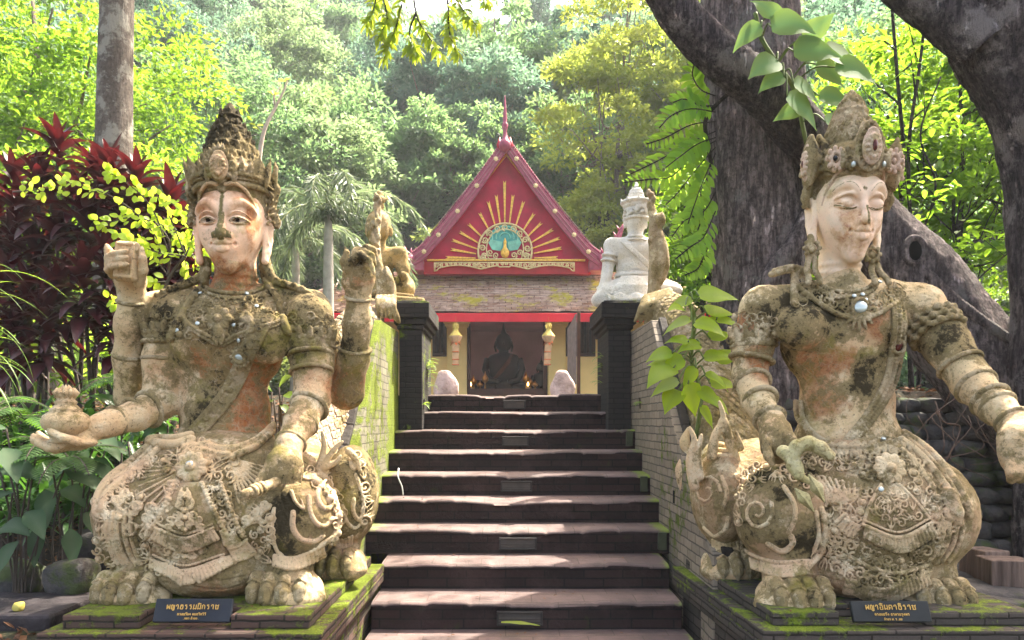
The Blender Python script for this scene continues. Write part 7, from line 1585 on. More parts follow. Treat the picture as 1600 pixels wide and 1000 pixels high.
rough_tube('root', [A(1262, 330, 5.85), A(1240, 380, 5.8), A(1205, 430, 5.78), A(1185, 500, 5.75)], [.06, .075, .07, .05], BKF, r, 24, .1, 0, 9)
rough_tube('root', [A(1300, 260, 5.8), A(1345, 330, 5.78), A(1420, 400, 5.62), A(1500, 475, 5.40), A(1600, 545, 5.2)], [.045, .05, .045, .04, .03], BKF, r, 20, .1, 0, 8)
rough_tube('liana', [A(1185, 118, 5.5), A(1150, 138, 5.62), A(1118, 165, 5.75), A(1102, 190, 5.82), A(1106, 225, 5.83), A(1112, 260, 5.84)], [.016]*6, BKS, r, 10, .05, 0, 3)
t = MB(); hc = A(1427, 393, 5.58); t.tube([hc+np.array((.075*math.cos(a), -.02, .10*math.sin(a))) for a in np.linspace(0, 6.283, 16)], .028, 8); kn = t.build('knot_rim', BKF, r, smooth=True)
t = MB(); t.lathe([(.001, 0), (.05, 0), (.072, -.012), (.078, -.04)], (0, 0, 0), 16); t.v = [(hc[0]+v[0], hc[1]-.0+v[2]*-1-.03, hc[2]+v[1]*1.3) for v in t.v]; t.build('knot_hole', simple('hollow_dark', (.006, .005, .004), .95, 0, 1, 0, 0), kn)
g2 = np.random.default_rng(4); C_ = np.array((2.6, 7.0, 9.8))+g2.normal(size=(2600, 3))*np.array((2.2, 2.0, .8)); V, Q, rr = cloud(C_, g2.normal(size=C_.shape), unit(np.array((0, 0, 1.))+g2.normal(size=C_.shape)*.5), .16, .08); mesh_np('crown', V, Q, LF1, r, False, {'rnd': rr, 'vein': 0*rr})
r = thing('leaning_tree', 'dark lichen-spotted trunk leaning in from the right edge of the picture', 'tree', tuple(A(1660, 900, 5.0)))
rough_tube('trunk', [A(1658, 1000, 5.0), A(1660, 870, 5.0), A(1662, 600, 5.0), A(1660, 400, 5.0), A(1650, 265, 5.0), A(1620, 150, 5.0), A(1565, 50, 5.0), A(1525, -60, 5.0), A(1490, -200, 5.)], [.30, .29, .30, .30, .30, .31, .33, .32, .3], BKD, r, 60, .10, .03, 2, 16)
rough_tube('branch', [A(1535, 75, 4.9), A(1480, 20, 4.95), A(1425, -15, 5.0), A(1350, -70, 5.05), A(1260, -150, 5.1)], [.16, .17, .15, .13, .08], BKD, r, 36, .10, .03, 5)
r = thing('bare_branch', 'bare pale forked dead stem standing up behind the crown of the jar-holding statue', 'branch', tuple(A(405, 300, 12)))
t = MB(); t.tube(curve([A(398, 330, 12), A(406, 240, 12), A(414, 200, 12), A(430, 168, 12), A(444, 140, 12), (A(450, 122, 12))], 5), [.045*(1-.75*i/25) for i in range(26)], 7); t.tube([A(430, 168, 12), A(428, 150, 12), A(440, 132, 12)], [.02, .015, .005], 5); t.tube([A(412, 205, 12), A(402, 196, 12)], [.02, .006], 5)
t.build('stem', simple('dead_wood', (.45, .36, .30), .8, .3, 8), r, smooth=True); Lf = Leaves()
for x, y in ((401, 197), (405, 203), (428, 150), (444, 128)): 
    for j in range(3): Lf.blade(A(x, y, 12), (random.uniform(-1, 1), random.uniform(-1, 1), .3), (0, 0, 1), .12, .07, .3, 4, oval)
Lf.build('leaves', LF3, r)
# ---------------------------------------------------------------- palm
PMAT = leafmat('palm_frond', (.10, .135, .085), (.16, .22, .10), .3, .4, .4)
def palm(px, pyc, d, L, label, n=15, s=1.):
    c = A(px, pyc, d); b = np.array((c[0], c[1], gzs(c[0], c[1]))); r = thing('foxtail_palm', label, 'palm', tuple(b)); gg = random.Random(int(px))
    MB().tube([b, b+(c-b)*.5, c-np.array((0, 0, .5)), c], [.16*s, .12*s, .10*s, .07*s], 12).build('trunk', simple('palm_trunk', (.34, .31, .27), .8, .3, 5, 0, .3), r, smooth=True)
    for i in range(n):
        a = i*2.399; el = gg.uniform(.45, 1.3); Lf = Leaves(); p = c.copy(); dd = unit(np.array((math.cos(a)*math.cos(el), math.sin(a)*math.cos(el), math.sin(el)))); pts = [p.copy()]
        for k in range(16): dd = unit(dd+np.array((0, 0, -.165))); p = p+dd*L/16; pts.append(p.copy())
        m_ = MB().tube(pts, [.022*(1-.8*k/17) for k in range(17)], 5); fr = m_.build('frond_stalk', simple('palm_stalk', (.22, .25, .10), .7), r)
        n_ = 190; u = np.sort(np.random.default_rng(i).random(n_)); idx = u*15.99; i0 = idx.astype(int); P_ = np.array(pts); q = P_[i0]*(1-(idx-i0))[:, None]+P_[i0+1]*(idx-i0)[:, None]; T_ = unit(P_[i0+1]-P_[i0]); g3 = np.random.default_rng(i+9); o = unit(g3.normal(size=(n_, 3))); o = unit(o-T_*(o*T_).sum(1)[:, None]); D_ = unit(o*.7+T_*.5+np.array((0, 0, -.75))); LL = (.42*np.sin(np.pi*np.clip(u*.9+.1, 0, 1))**.5+.05)*s
        V, Q, rr = cloud(q, D_, unit(g3.normal(size=(n_, 3))), LL, .035*s, .1); mesh_np('leaflets', V, Q, PMAT, fr, False, {'rnd': rr, 'vein': 0*rr})
    return r
palm(513, 335, 15.5, 2.7, 'grey-green feathery palm behind the raised hand of the jar-holding statue', 12)
palm(462, 380, 18.5, 2.3, 'smaller feathery palm half hidden left of the large palm', 11)
# ---------------------------------------------------------------- planting on the left bank
def gzc(x, y): return gzs(x, y)
CORD = leafmat('red_cordyline_leaf', (.022, .006, .010), (.10, .007, .008), .65, .26, .38, spec=.4, veins=(.07, .012, .014)); CORDS = simple('cane_stem', (.07, .055, .045), .8, .4, 9, 0, .4)
def cordyline(heads, base, label, seed):
    g = random.Random(seed); b = A(*base); b[2] = min(gzs(b[0], b[1]), b[2]); r = thing('red_cordyline', label, 'shrub', tuple(b), 'dark red shrubs on the left bank'); t = MB(); Lf = Leaves()
    for h in heads:
        c = A(*h); m_ = (b+c)/2+np.array((g.uniform(-.1, .1), 0, -.08)); c_ = curve([b+np.array((g.uniform(-.06, .06), g.uniform(-.06, .06), 0)), m_, c], 6); t.tube(c_, [.022*(1-.5*k/len(c_)) for k in range(len(c_))], 6)
        n = 38
        for i in range(n):
            a = i*2.399+g.random()*.4; e = 1.25-1.75*(i/n)+g.uniform(-.15, .15); L = g.uniform(.26, .42)*(1-.25*(1-i/n)); p = c+np.array((0, 0, -.42*(i/n)**1.2)); dd = (math.cos(a)*math.cos(e), math.sin(a)*math.cos(e), math.sin(e))
            Lf.blade(p+np.array(dd)*.02, dd, (0, 0, 1), L, L*.33, g.uniform(.3, .9), 7, lambda t: (t*4 if t < .12 else 1)*.0+min(1, t*3+.15)*(1-max(0, t-.35)/.65)**.75, .35, 0)
    t.build('stems', CORDS, r, smooth=True); Lf.build('leaves', CORD, r)
hs = [[(92, 222, 6.6), (60, 275, 6.5), (118, 300, 6.4), (30, 320, 6.6)], [(150, 262, 6.7), (178, 300, 6.5), (140, 340, 6.3), (90, 350, 6.4)], [(172, 258, 6.4), (215, 272, 6.3), (205, 330, 6.3)], [(20, 272, 6.9), (-8, 330, 6.7), (22, 372, 6.5), (60, 395, 6.5)], [(268, 308, 6.3), (250, 352, 6.4), (285, 362, 6.5), (232, 390, 6.2)],
      [(170, 400, 6.1), (130, 420, 6.0), (210, 440, 6.1), (90, 445, 6.1)], [(40, 450, 6.2), (5, 430, 6.3), (70, 490, 6.0), (25, 500, 6.2)], [(250, 450, 6.3), (275, 420, 6.4), (230, 490, 6.1), (180, 480, 6.0)]]
labs = ['tallest dark red cordyline topping the clump at the upper left', 'red cordyline just left of the mottled trunk', 'bright red cordyline in front of the mottled trunk', 'dark cordyline at the far left edge', 'scarlet-edged cordyline beside the crown of the jar-holding statue', 'low dark purple cordyline behind the raised tablet', 'low dark purple cordyline at the left edge', 'dark cordyline behind the shoulder of the jar-holding statue']
for i, h in enumerate(hs): cordyline(h, (h[0][0]*.6+h[-1][0]*.4+4, 560, 6.3), labs[i], i+3)
# thin twiggy shrub with two ranks of round lime leaves
LIME = leafmat('lime_leaf', (.20, .28, .02), (.62, .80, .06), .2, .6, .45); r = thing('lime_shrub', 'thin arching shrub with small lime-yellow round leaves in front of the red shrubs', 'shrub', tuple(A(225, 620, 5.3))); t = MB(); Lf = Leaves(); g = random.Random(2)
main = [([(228, 620, 5.3), (240, 520, 5.3), (262, 440, 5.25), (290, 400, 5.2)], .012), ([(262, 440, 5.25), (265, 380, 5.2), (240, 345, 5.15)], .008)]
tw = [[(262, 400), (225, 345), (180, 310), (130, 290), (95, 285)], [(262, 390), (240, 330), (210, 295), (175, 272), (170, 268)], [(290, 400), (270, 350), (250, 310), (215, 290)], [(240, 345), (200, 340), (165, 350), (150, 352)], [(290, 400), (300, 370), (290, 340), (265, 315)], [(262, 430), (230, 390), (200, 372), (178, 372)], [(290, 400), (250, 395), (222, 385), (205, 378)], [(290, 400), (310, 395), (320, 375), (300, 350)], [(275, 425), (300, 420), (322, 415), (330, 405)], [(255, 460), (270, 470), (290, 452), (300, 440)], [(240, 520), (215, 500), (190, 480), (175, 470)], [(262, 440), (240, 440), (205, 432), (190, 438)], [(20, 300), (60, 296), (95, 290)], [(290, 400), (282, 372), (250, 350), (232, 352)]]
for p, rr in main: c_ = curve([A(*q) for q in p], 6); t.tube(c_, rr, 6)
for q in tw:
    d0 = 5.25+g.uniform(-.15, .12); c_ = curve([A(x, y, d0-.06*i) for i, (x, y) in enumerate(q)], 8); t.tube(c_, [.006*(1-.7*k/len(c_)) for k in range(len(c_))], 5)
    for k in range(3, len(c_)):
        for s in (-1, 1):
            if (k+s) % 2: continue
            for rep in range(1 if g.random() < .55 else 2):
                d_ = unit(c_[min(k+1, len(c_)-1)]-c_[k-1]+1e-6); sd = np.array((0, 0, s*1.)); p = c_[k]+np.array((g.uniform(-.03, .03), g.uniform(-.05, .05), g.uniform(-.035, .035))); L = g.uniform(.045, .070); Lf.blade(p, d_*.6+sd*.7+np.array((g.uniform(-.4, .4), g.uniform(-.6, .3), 0)), (g.uniform(-.4, .4), -.8, .6), L, L*.72, .3, 5, oval, .1)
t.build('twigs', CORDS, r, smooth=True); Lf.build('leaves', LIME, r)
# strap-leaved ground plants
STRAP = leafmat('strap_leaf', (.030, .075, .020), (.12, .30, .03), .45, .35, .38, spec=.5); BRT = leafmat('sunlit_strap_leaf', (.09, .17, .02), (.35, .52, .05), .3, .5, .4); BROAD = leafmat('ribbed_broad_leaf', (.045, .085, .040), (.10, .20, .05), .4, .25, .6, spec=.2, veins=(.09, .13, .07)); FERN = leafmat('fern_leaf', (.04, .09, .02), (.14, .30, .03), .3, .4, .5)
def straps(px, py, d, n, L, mat, label, W=.05, seed=0, grp='strap-leaved plants on the left bank', stand=.15):
    g = random.Random(seed); c = A(px, py, d); c[2] = min(c[2], gzs(c[0], c[1])+.35); r = thing('strap_plant', label, 'plant', tuple(c), grp); Lf = Leaves()
    for i in range(n):
        a = g.random()*6.28; e = g.uniform(.25, 1.35); l = L*g.uniform(.65, 1.15); p = c+np.array((g.uniform(-.12, .12), g.uniform(-.12, .12), g.uniform(-.1, stand))); Lf.blade(p, (math.cos(a)*math.cos(e), math.sin(a)*math.cos(e), math.sin(e)), (0, 0, 1), l, W*g.uniform(.8, 1.3), g.uniform(.6, 1.5), 7, None, .3)
    t = MB().tube([c-np.array((0, 0, .5)), c+np.array((0, 0, .05))], .02, 6); t.build('stem', CORDS, r); Lf.build('leaves', mat, r)
g = random.Random(8); k = 0
for row, (y0, d0) in enumerate(((545, 6.0), (585, 5.5), (630, 5.0))):
    for i in range(9):
        px = -30+i*34+g.uniform(-12, 12); 
        if row == 2 and px > 240: continue
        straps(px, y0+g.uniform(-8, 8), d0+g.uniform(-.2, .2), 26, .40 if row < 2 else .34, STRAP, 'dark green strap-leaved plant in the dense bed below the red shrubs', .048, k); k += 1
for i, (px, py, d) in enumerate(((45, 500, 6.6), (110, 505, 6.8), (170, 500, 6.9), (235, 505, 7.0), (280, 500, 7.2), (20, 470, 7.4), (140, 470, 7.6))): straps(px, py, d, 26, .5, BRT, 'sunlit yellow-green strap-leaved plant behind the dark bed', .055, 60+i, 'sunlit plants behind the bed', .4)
def fern(px, py, d, L, n, label, seed, mat=None):
    g = random.Random(seed); c = A(px, py, d); r = thing('fern', label, 'fern', tuple(c), 'ferns on the left bank'); Lf = Leaves(); t = MB()
    for i in range(n):
        a = i*2*math.pi/n+g.random()*.5; e = g.uniform(.3, .9); dd = np.array((math.cos(a)*math.cos(e), math.sin(a)*math.cos(e), math.sin(e))); p = c.copy(); pts = [p.copy()]; m_ = 18
        for k in range(m_): dd = unit(dd+np.array((0, 0, -.085))); p = p+dd*L/m_; pts.append(p.copy())
        t.tube(pts, .004, 4)
        for k in range(2, m_):
            T_ = unit(pts[k+1]-pts[k-1]) if k < m_ else unit(pts[k]-pts[k-1]); s_ = unit(np.cross(T_, (0, 0, 1)))
            for s in (-1, 1): Lf.blade(pts[k], s_*s+T_*.35, np.cross(s_*s, T_)*s+np.array((0, 0, .5)), L*.30*math.sin(math.pi*(k/m_*.85+.12)), L*.055, .3, 4, None, .1)
    t.build('stalks', CORDS, r); Lf.build('fronds', mat or FERN, r)
for i, (px, py, d, L, n, lab) in enumerate(((38, 655, 4.7, .40, 8, 'fern below the dark bed, above the left palm of the statue'), (75, 700, 4.4, .34, 7, 'fern behind the open palm holding the jar'), (105, 720, 4.3, .34, 7, 'low fern right under the open palm'), (195, 600, 4.9, .36, 8, 'fern between the raised forearm and the lower arm'), (285, 640, 4.9, .3, 7, 'small fern beside the waist of the jar-holding statue'), (-10, 640, 4.8, .36, 7, 'fern at the left edge'))): fern(px, py, d, L, n, lab, i)
def broad(px, py, d, leaves, label, seed, mat, name='broad_leaved_plant', L0=.27, grp='broad-leaved plants at the left', ground=None):
    g = random.Random(seed); b = A(px, py, d); b[2] = gzs(b[0], b[1]) if ground is None else ground; r = thing(name, label, 'plant', tuple(b), grp); Lf = Leaves(); t = MB()
    for (x, y, dd, ang, sc) in leaves:
        c = A(x, y, d+dd); t.tube(curve([b+np.array((g.uniform(-.05, .05), 0, 0)), (b+c)/2+np.array((g.uniform(-.05, .05), 0, .08)), c], 5), .006, 5); a = math.radians(ang); L = L0*sc
        Lf.blade(c, (math.cos(a), g.uniform(-.75, -.15), math.sin(a)*.7+.05), (g.uniform(-.35, .35), -.55, .85), L, L*.45, g.uniform(.5, 1.1), 9, lambda t: min(1, (t*3.2+.05))*(1-max(0, t-.45)/.55)**.8, .22, .012)
    t.build('stems', CORDS, r, smooth=True); Lf.build('leaves', mat, r)
broad(30, 880, 4.35, [(10, 670, 0, 175, 1.1), (0, 735, -.1, 10, 1.2), (60, 690, -.05, 20, 1.), (50, 725, .1, 190, 1.), (100, 735, 0, -10, 1.1), (20, 770, -.1, 200, 1.1), (40, 800, -.15, -20, 1.), (-5, 830, -.1, 30, 1.2), (70, 765, .05, -60, 1.), (5, 700, -.2, -40, 1.), (30, 845, -.1, 240, .9)], 'large grey-green ribbed-leaved plant at the left edge below the open palm', 1, BROAD)
broad(95, 880, 4.55, [(110, 700, 0, 25, 1.1), (80, 715, 0, 160, .9), (150, 690, 0, 5, 1.), (135, 720, -.1, -15, 1.), (95, 765, 0, 0, 1.), (60, 820, -.1, -80, 1.), (110, 825, -.1, -70, .9), (130, 800, 0, -40, .8), (145, 745, 0, -40, .9), (165, 700, .1, 20, .8)], 'tall ribbed-leaved plant between the left edge plant and the statue', 2, BROAD)
broad(215, 760, 4.9, [(200, 690, 0, 60, .9), (230, 670, 0, 10, .9), (180, 680, 0, 170, .9), (250, 650, 0, 60, .8), (190, 640, 0, 120, .8), (225, 620, 0, 80, .8)], 'dark broad-leaved plant under the forearm that holds the jar', 3, STRAP)
broad(432, 660, 4.75, [(425, 612, 0, 120, .6), (436, 605, 0, 60, .6), (442, 618, 0, 10, .6), (428, 625, 0, 200, .6), (436, 632, 0, -30, .5), (420, 650, 0, 180, .7)], 'small bright plant seen between the waist and the bent arm', 4, BRT)
broad(290, 700, 4.85, [(280, 650, 0, 150, .8), (262, 665, 0, 190, .8), (285, 620, 0, 90, .8), (300, 660, 0, 80, .6)], 'dark broad-leaved plant at the waist behind the lower arm', 5, STRAP)
# long pale grass blades hanging in from the left edge
r = thing('long_grass', 'tuft of long thin pale grass blades arching in from the left edge', 'grass', tuple(A(-60, 560, 4.6))); Lf = Leaves(); g = random.Random(4)
for i in range(24): Lf.blade(A(-70+g.uniform(-20, 30), 470+g.uniform(-60, 130), 4.6+g.uniform(-.2, .3)), (1, g.uniform(-.3, .3), g.uniform(-.1, 1.1)), (0, 0, 1), g.uniform(.35, .62), .014, g.uniform(.6, 1.7), 12, None, .3)
Lf.build('blades', BRT, r); MB().tube([A(-75, 640, 4.6), A(-70, 480, 4.6)], .03, 6).build('stem', CORDS, r)
# ---------------------------------------------------------------- rocks, stone wall, blocks
m = MT('dark_rock', .85); c = m.mix(m.ramp(m.noise(5, 8, .7), .35, .65), (.030, .028, .030), (.11, .10, .095)); c = m.mix(m.ramp(m.noise(3.3, 6, .7, m.mapping(m.pos(), loc=(2, 2, 5))), .52, .62, 0, .8), c, (.06, .085, .018)); m.color(c); m.bump(m.noise(11, 8, .7), .9, .05); ROCK = m.m
def rock(c, s, seed, n=3, flat=1.):
    bm = bmesh.new(); bmesh.ops.create_icosphere(bm, subdivisions=n, radius=1); V = np.array([v.co[:] for v in bm.verts]); Fq = np.array([[v.index for v in f.verts] for f in bm.faces]); bm.free()
    k = vnoise(V+seed*3.7, 1.3, seed)-.5; V = V*(1+k*.9)[:, None]; V = np.sign(V)*np.abs(V)**.75*(1+(vnoise(V, 5, seed)-.5)*.15)[:, None]; return V*np.array(s)+np.array(c), Fq
def rocks(name, lst, mat, parent): 
    Vs, Fs, n = [], [], 0
    for c, s, sd in lst: V, Fq = rock(c, s, sd, 3 if len(lst) < 5 else 2); Vs.append(V); Fs.append(Fq+n); n += len(V)
    return mesh_np(name, np.concatenate(Vs), np.concatenate(Fs), mat, parent, True)
g = random.Random(12); lst = []
for row in range(11):
    x = 1.85+g.uniform(-.1, .1)
    while x < 4.6:
        w = g.uniform(.10, .30); z = .50+row*.115; lst.append(((x+w*.5, 5.25+row*.075+g.uniform(-.05, .05), z+g.uniform(-.01, .01)), (w*.60, .20, .072), g.randint(0, 999))); x += w*1.0
wallr = rocks('dry_stone_wall', lst, ROCK, None); tag(wallr, 'dark wall of stacked mossy flat stones at the right behind the dagger statue', 'wall')
rr_ = [((2.02, 4.75, .52), (.30, .22, .05)), ((2.45, 4.5, .50), (.34, .2, .06)), ((2.85, 4.35, .50), (.36, .22, .06)), ((2.6, 4.1, .49), (.30, .14, .055)), ((3.0, 4.7, .52), (.32, .2, .07)), ((2.25, 4.9, .55), (.24, .15, .09))]
for i, (c, s) in enumerate(rr_): V, Fq = rock(c, s, i+5); tag(mesh_np('flat_stone', V, Fq, ROCK), ['flat dark stone just behind the right paw', 'long flat stone beside the pedestal corner', 'flat stone at the lower right edge', 'narrow low stone nearest the pedestal front at the right', 'flat stone under the wooden blocks', 'small upright stone at the foot of the stone wall'][i], 'stone', 'loose flat stones at the right')
for i, (x, y, d, s) in enumerate(((165, 860, 4.8, .20), (110, 905, 4.4, .15), (215, 870, 5.0, .18), (30, 905, 4.5, .16))): V, Fq = rock(A(x, y, d), (s, s*.8, s*.75), i+30); tag(mesh_np('boulder', V, Fq, ROCK), ['dark rounded boulder left of the skirt of the jar-holding statue', 'low dark boulder under the ribbed-leaved plants', 'dark boulder close behind the left paw', 'dark boulder at the left edge above the timber slab'][i], 'rock', 'boulders on the left bank')
m = MT('old_timber', .85); v = m.mapping(m.pos(), (9, 9, 1.2)); n = nd(m.nt, 'TexNoise', {'Vector': v, 'Scale': 2.5, 'Detail': 7.}).outputs['Fac']; m.color(m.mix(m.ramp(n, .35, .65), (.06, .04, .032), (.15, .105, .085))); m.bump(n, .8, .03); TMB = m.m
def block(px, py, d, w, h, dp, rot, label):
    c = A(px, py, d); t = MB(); t.box(-w/2, w/2, -dp/2, dp/2, 0, h); R_ = Matrix.Rotation(rot, 3, 'Z'); t.v = [tuple(np.array(R_ @ Vector(v))+c+np.array((random.uniform(-.006, .006), 0, random.uniform(-.006, .006)))) for v in t.v]; tag(t.build('timber_block', TMB, bevel=.008, seg=2), label, 'block', 'squared blocks on the ground at the right')
block(1537, 900, 4.55, .20, .17, .18, .3, 'squared timber block nearer the statue skirt'); block(1570, 912, 4.35, .24, .15, .2, -.15, 'squared timber block nearer the right edge')
t = MB(); c = A(20, 952, 3.95); t.box(c[0]-.9, c[0]+.27, c[1]-.12, c[1]+.42, c[2]-.5, c[2]); sl_ = t.build('slab', simple('charred_slab', (.030, .024, .026), .8, .5, 8, 0, .8, .03, 14), bevel=.02, seg=2); sl_.name = 'stone_slab'; tag(sl_, 'dark cracked slab at the lower left corner', 'slab')
V, Fq = rock(A(29, 951, 3.92)+(0, 0, .012), (.026, .026, .024), 3); tag(mesh_np('fruit', V, Fq, simple('yellow_fruit', (.42, .36, .08), .6, .2, 30)), 'small round yellow-green fruit lying on the dark slab', 'fruit')
# fallen leaves and twigs
DRY = leafmat('dry_leaf', (.12, .055, .025), (.18, .08, .03), .6, .15, .8); g2 = np.random.default_rng(6); n = 9000
x = np.concatenate([g2.uniform(-5.2, -2.15, n//2), g2.uniform(1.4, 5, n//2)]); y = g2.uniform(3.3, 7.5, n); z = gz(x, y)+.012; P_ = np.stack([x, y, z], 1); ok = ~((x < -2.1) & (y < 3.2)) & ~((x > 1.0) & (x < 2.65) & (y < 5.02)); P_ = P_[ok]; D_ = g2.normal(size=P_.shape)*np.array((1, 1, .25)); V, Q, r_ = cloud(P_, D_, unit(np.array((0, 0, 1.))+g2.normal(size=P_.shape)*.5), .07, .035); tag(mesh_np('fallen_leaves', V, Q, DRY, None, False, {'rnd': r_, 'vein': 0*r_}), 'dry brown leaves scattered over the dark soil of both banks', 'leaf litter', None, 'stuff')
r = thing('hanging_roots', 'tangle of thin pale roots hanging over the dark stone wall', 'roots', tuple(A(1480, 700, 5.1))); t = MB(); g = random.Random(5)
for i in range(12):
    x0 = g.uniform(1415, 1545); y0 = g.uniform(590, 660); c_ = curve([A(x0+g.uniform(-22, 22)*k, y0+k*g.uniform(20, 34), 5.15-.03*k+g.uniform(-.08, .08)) for k in range(4)], 5); t.tube(c_, g.uniform(.002, .006), 5)
t.build('root_strands', simple('pale_root', (.10, .065, .05), .8, .4, 20), r, smooth=True)
# ---------------------------------------------------------------- climbing heart-leaved vine (two clusters), pinnate foliage, overhanging twigs
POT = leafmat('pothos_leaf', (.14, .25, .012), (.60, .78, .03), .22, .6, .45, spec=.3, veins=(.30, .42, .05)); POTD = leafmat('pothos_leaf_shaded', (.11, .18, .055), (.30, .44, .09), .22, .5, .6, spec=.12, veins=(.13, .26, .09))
def pothos(label, stem, leaves, mat, d, L0, base, WR=.6, face=0.):
    r = thing('heart_leaved_vine', label, 'vine', tuple(A(*base)), 'climbing heart-leaved vines'); t = MB(); g = random.Random(len(leaves)); Lf = Leaves(); st_ = curve([A(*q) for q in stem], 8); t.tube(st_, .016, 7)
    for (x, y, dd, ang, sc) in leaves:
        c = A(x, y, d+dd); S_ = min(st_, key=lambda q: np.linalg.norm(np.array(q)-c)); t.tube(curve([np.array(S_), (np.array(S_)+c)/2+np.array((0, -.02, .05)), c], 5), .006, 5); a = math.radians(ang); L = L0*sc
        Lf.blade(c, (math.cos(a), g.uniform(-.6, .3)*(1-face*.6), math.sin(a)*.8), (g.uniform(-.4, .4), -.45-g.random()*.5-face, .85-face*.6), L, L*WR*g.uniform(.9, 1.1), g.uniform(.3, .8), 8, lambda t: [.42, .92, 1., .94, .80, .60, .38, .16, .0][min(8, int(round(t*8)))], .12, .012)
    t.build('stem', simple('vine_stem', (.12, .16, .05), .7, .3, 9), r, smooth=True); Lf.build('leaves', mat, r)
pothos('glossy lime heart-leaved vine climbing the serpent beside the right stair wall', [(1085, 700, 5.2), (1095, 620, 5.1), (1080, 560, 5.05), (1085, 500, 5.05), (1075, 470, 5.0)],
       [(1092, 462, -.1, 8, 1.25), (1082, 468, -.05, 195, .9), (1080, 500, -.1, 190, 1.), (1085, 505, -.12, -8, 1.1), (1105, 490, 0, 20, 1.1), (1050, 552, -.1, 178, .9), (1052, 575, -.15, 190, 1.25), (1060, 595, -.1, 200, 1.), (1075, 600, -.15, -70, 1.1), (1100, 560, -.05, 20, 1.), (1110, 530, 0, 30, .9), (1095, 540, -.1, 170, .9), (1090, 610, -.12, -30, 1.05), (1060, 610, -.1, 230, 1.), (1110, 600, 0, 10, .9), (1120, 565, .05, 40, .9), (1105, 620, 0, -40, .9), (1075, 535, -.1, 150, .8), (1098, 515, -.05, 60, .7), (1045, 570, -.1, 160, .7), (1088, 575, -.15, 240, .8), (1102, 585, -.1, -20, .9), (1070, 485, -.1, 150, .8), (1112, 470, 0, 30, .7), (1068, 560, -.12, 210, .9), (1095, 635, -.1, -60, .8), (1120, 500, 0, -10, .8)], POT, 4.95, .215, (1085, 700, 5.2), .72)
pothos('large-leaved heart vine hanging from the fig branch above the crown of the dagger statue', [(1260, 225, 5.45), (1240, 140, 5.3), (1215, 100, 5.2), (1190, 60, 5.2), (1180, 20, 5.2)],
       [(1190, 42, -.05, 200, .9), (1205, 42, -.1, 10, 1.15), (1215, 95, -.1, 205, 1.), (1240, 80, -.05, 0, 1.15), (1290, 82, 0, -5, 1.2), (1305, 105, -.05, -10, 1.1), (1275, 100, .05, -30, .9), (1240, 130, -.1, -15, .9), (1230, 150, -.1, -35, 1.1), (1280, 150, 0, -10, .9), (1225, 120, -.1, 190, .8), (1262, 60, 0, 60, .8), (1210, 28, -.05, 110, .8), (1290, 190, -.1, 0, .8), (1250, 170, 0, 195, .7)], POTD, 5.15, .29, (1260, 225, 5.45), .78, .45)
PIN = leafmat('pinnate_leaf', (.09, .19, .02), (.36, .62, .05), .25, .55, .45)
r = thing('pinnate_foliage', 'drooping feathered bright leaves in front of the left side of the fig trunk', 'branch', tuple(A(1125, 180, 6.0))); t = MB(); Lf = Leaves(); g = random.Random(3)
fr = [[(1118, 150), (1095, 140), (1082, 118), (1086, 95)], [(1118, 175), (1080, 170), (1050, 180), (1030, 200)], [(1118, 190), (1080, 195), (1040, 215), (1010, 225)], [(1118, 205), (1080, 222), (1030, 250), (985, 272)], [(1118, 220), (1085, 240), (1050, 275), (1015, 280), (975, 285)], [(1118, 230), (1090, 262), (1060, 300), (1040, 320)], [(1118, 240), (1100, 280), (1085, 320), (1075, 350)], [(1118, 215), (1090, 225), (1062, 245), (1040, 262)], [(1118, 165), (1095, 165), (1070, 155), (1052, 160)], [(1115, 260), (1095, 300), (1100, 330), (1090, 360)], [(1118, 300), (1100, 330), (1070, 345), (1050, 370)], [(1118, 330), (1100, 370), (1080, 385), (1055, 405)], [(1120, 360), (1100, 400), (1090, 420), (1070, 430)]]
for q in fr:
    d0 = 5.9+g.uniform(-.25, .2); c_ = curve([A(x, y, d0-.05*i) for i, (x, y) in enumerate(q)], 5); t.tube(c_, .005, 5)
    for k in range(2, len(c_)):
        T_ = unit(c_[min(k+1, len(c_)-1)]-c_[k-1]+1e-6); s_ = unit(np.cross(T_, (0, -1, .2)))
        for s in (-1, 1): L = .115*math.sin(math.pi*(k/len(c_)*.75+.2))*g.uniform(.8, 1.1); Lf.blade(c_[k], s_*s+T_*g.uniform(.3, .7)+np.array((0, g.uniform(-.3, .3), 0)), (g.uniform(-.3, .3), -1, .25), L*1.15, L*.36, .5, 5, oval, .1)
t.build('stalks', BKS, r, smooth=True); Lf.build('leaflets', PIN, r)
OV = leafmat('overhanging_leaf', (.06, .11, .02), (.50, .62, .04), .4, .6, .5)
r = thing('overhanging_branch', 'leafy twigs hanging into the top of the picture above the gable', 'branch', tuple(A(650, -120, 7))); t = MB(); Lf = Leaves(); g = random.Random(9)
for q in ([(650, -160), (640, -60), (625, 20), (612, 60), (600, 92)], [(650, -160), (690, -50), (720, 10), (745, 40)], [(650, -160), (600, -60), (585, 10), (572, 40)], [(640, -60), (650, 20), (665, 50), (690, 85)], [(690, -50), (700, 10), (702, 50), (715, 85)], [(690, -50), (750, -20), (762, 8)], [(600, -60), (600, 0), (605, 30), (590, 60)], [(650, 20), (640, 50), (650, 80), (640, 70)]):
    d0 = 7+g.uniform(-.3, .3); c_ = curve([A(x, y, d0) for x, y in q], 7); t.tube(c_, [.012*(1-.8*k/len(c_)) for k in range(len(c_))], 5)
    for k in range(len(c_)//3, len(c_)):
        for j in range(4): Lf.blade(c_[k], (g.uniform(-.8, .8), g.uniform(-.8, .8), g.uniform(-1, .1)), (g.uniform(-1, 1), -1, .4), g.uniform(.10, .15), .036, .7, 5, None, .15)
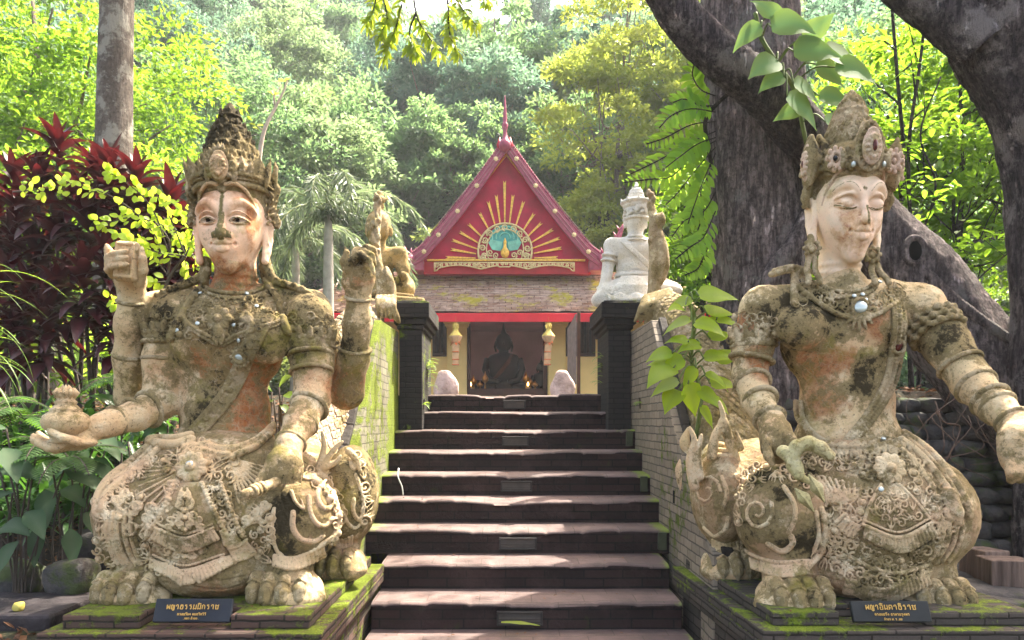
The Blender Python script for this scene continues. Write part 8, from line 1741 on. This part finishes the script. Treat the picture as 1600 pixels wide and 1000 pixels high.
t.build('twigs', BKS, r, smooth=True); Lf.build('leaves', OV, r)
# little ferns and tufts rooted on walls and pillars
for i, (px, py, d, n, lab) in enumerate(((672, 585, 7.5, 26, 'bright tuft growing on the inner side of the left pillar'), (932, 575, 7.5, 22, 'bright tuft growing on the inner side of the right pillar'), (664, 632, 7.15, 10, 'tiny weed at the foot of the left pillar'), (985, 630, 6.6, 10, 'tiny weed on the right stair wall'))):
    c = A(px, py, d); r = thing('wall_weed', lab, 'plant', tuple(c)); Lf = Leaves(); g = random.Random(i)
    s = 1 if px < 800 else -1; c[0] = {0: -.80, 1: .985, 2: -.80, 3: 1.21}[i]
    for k in range(n): Lf.blade(c+np.array((0, g.uniform(-.1, .1), g.uniform(-.16, .16)*(n > 12))), (s*1., g.uniform(-.6, .3), g.uniform(-.3, 1.)), (0, 0, 1), g.uniform(.07, .16)*(1 if n > 12 else .6), .018, 1., 5, None, .2)
    Lf.build('leaves', BRT, r); MB().tube([c-np.array((0, 0, .05)), c+np.array((s*.01, 0, .05))], .008, 5).build('stem', CORDS, r)
Lf = Leaves(); Lf.blade(A(783, 975, 4.62)+(0, 0, .01), (1, -.25, .02), (0, -.2, 1), .25, .045, .05, 8, None, .3, .03); o = Lf.build('fallen_leaf', LIME); tag(o, 'single curled yellow-green leaf lying on the lowest visible step', 'leaf')
t = MB().tube(curve([A(623, 732, 6.05), A(622, 745, 5.95), A(628, 760, 5.93), A(630, 774, 5.92)], 5), .006, 6); tag(t.build('loose_cable', simple('white_cable', (.6, .6, .58), .5), smooth=True), 'short pale cable hanging over a step near the left wall', 'cable')
# scattered twigs and bits on the treads and slabs
DRY2 = DRY; g2 = np.random.default_rng(16); P_ = []
for k in range(0, 10): 
    n = 16; P_.append(np.stack([g2.uniform(-.85, 1.1, n), 7.60-.36*k+g2.uniform(.03, .32, n), np.full(n, 1.801-.18*k+.006)], 1))
n = 60; P_.append(np.stack([g2.uniform(-2.0, -.95, n), g2.uniform(3.5, 4.9, n), np.full(n, .606)], 1)); P_.append(np.stack([g2.uniform(1.35, 2.5, n), g2.uniform(3.55, 4.9, n), np.full(n, .606)], 1))
P_ = np.concatenate(P_); V, Q, r_ = cloud(P_, g2.normal(size=P_.shape)*np.array((1, 1, .08)), unit(np.array((0, 0, 1.))+g2.normal(size=P_.shape)*.15), .028, .012); tag(mesh_np('leaf_crumbs', V, Q, DRY, None, False, {'rnd': r_, 'vein': 0*r_}), 'small dry leaf crumbs on the treads and pedestal tops', 'leaf litter', None, 'stuff')
# ---------------------------------------------------------------- the humid air
HD = .0009
hm = bpy.data.materials.new('humid_air'); hm.use_nodes = True; hn = hm.node_tree; hn.nodes.remove(hn.nodes['Principled BSDF']); pv = hn.nodes.new('ShaderNodeVolumePrincipled'); pv.inputs['Color'].default_value = (.90, .96, 1, 1); pv.inputs['Density'].default_value = HD; pv.inputs['Anisotropy'].default_value = .0
hn.links.new(pv.outputs[0], hn.nodes['Material Output'].inputs['Volume'])
tag(MB().box(-105, 105, -65, 135, -1.6, 66).build('haze', hm), None, None, None, 'stuff')
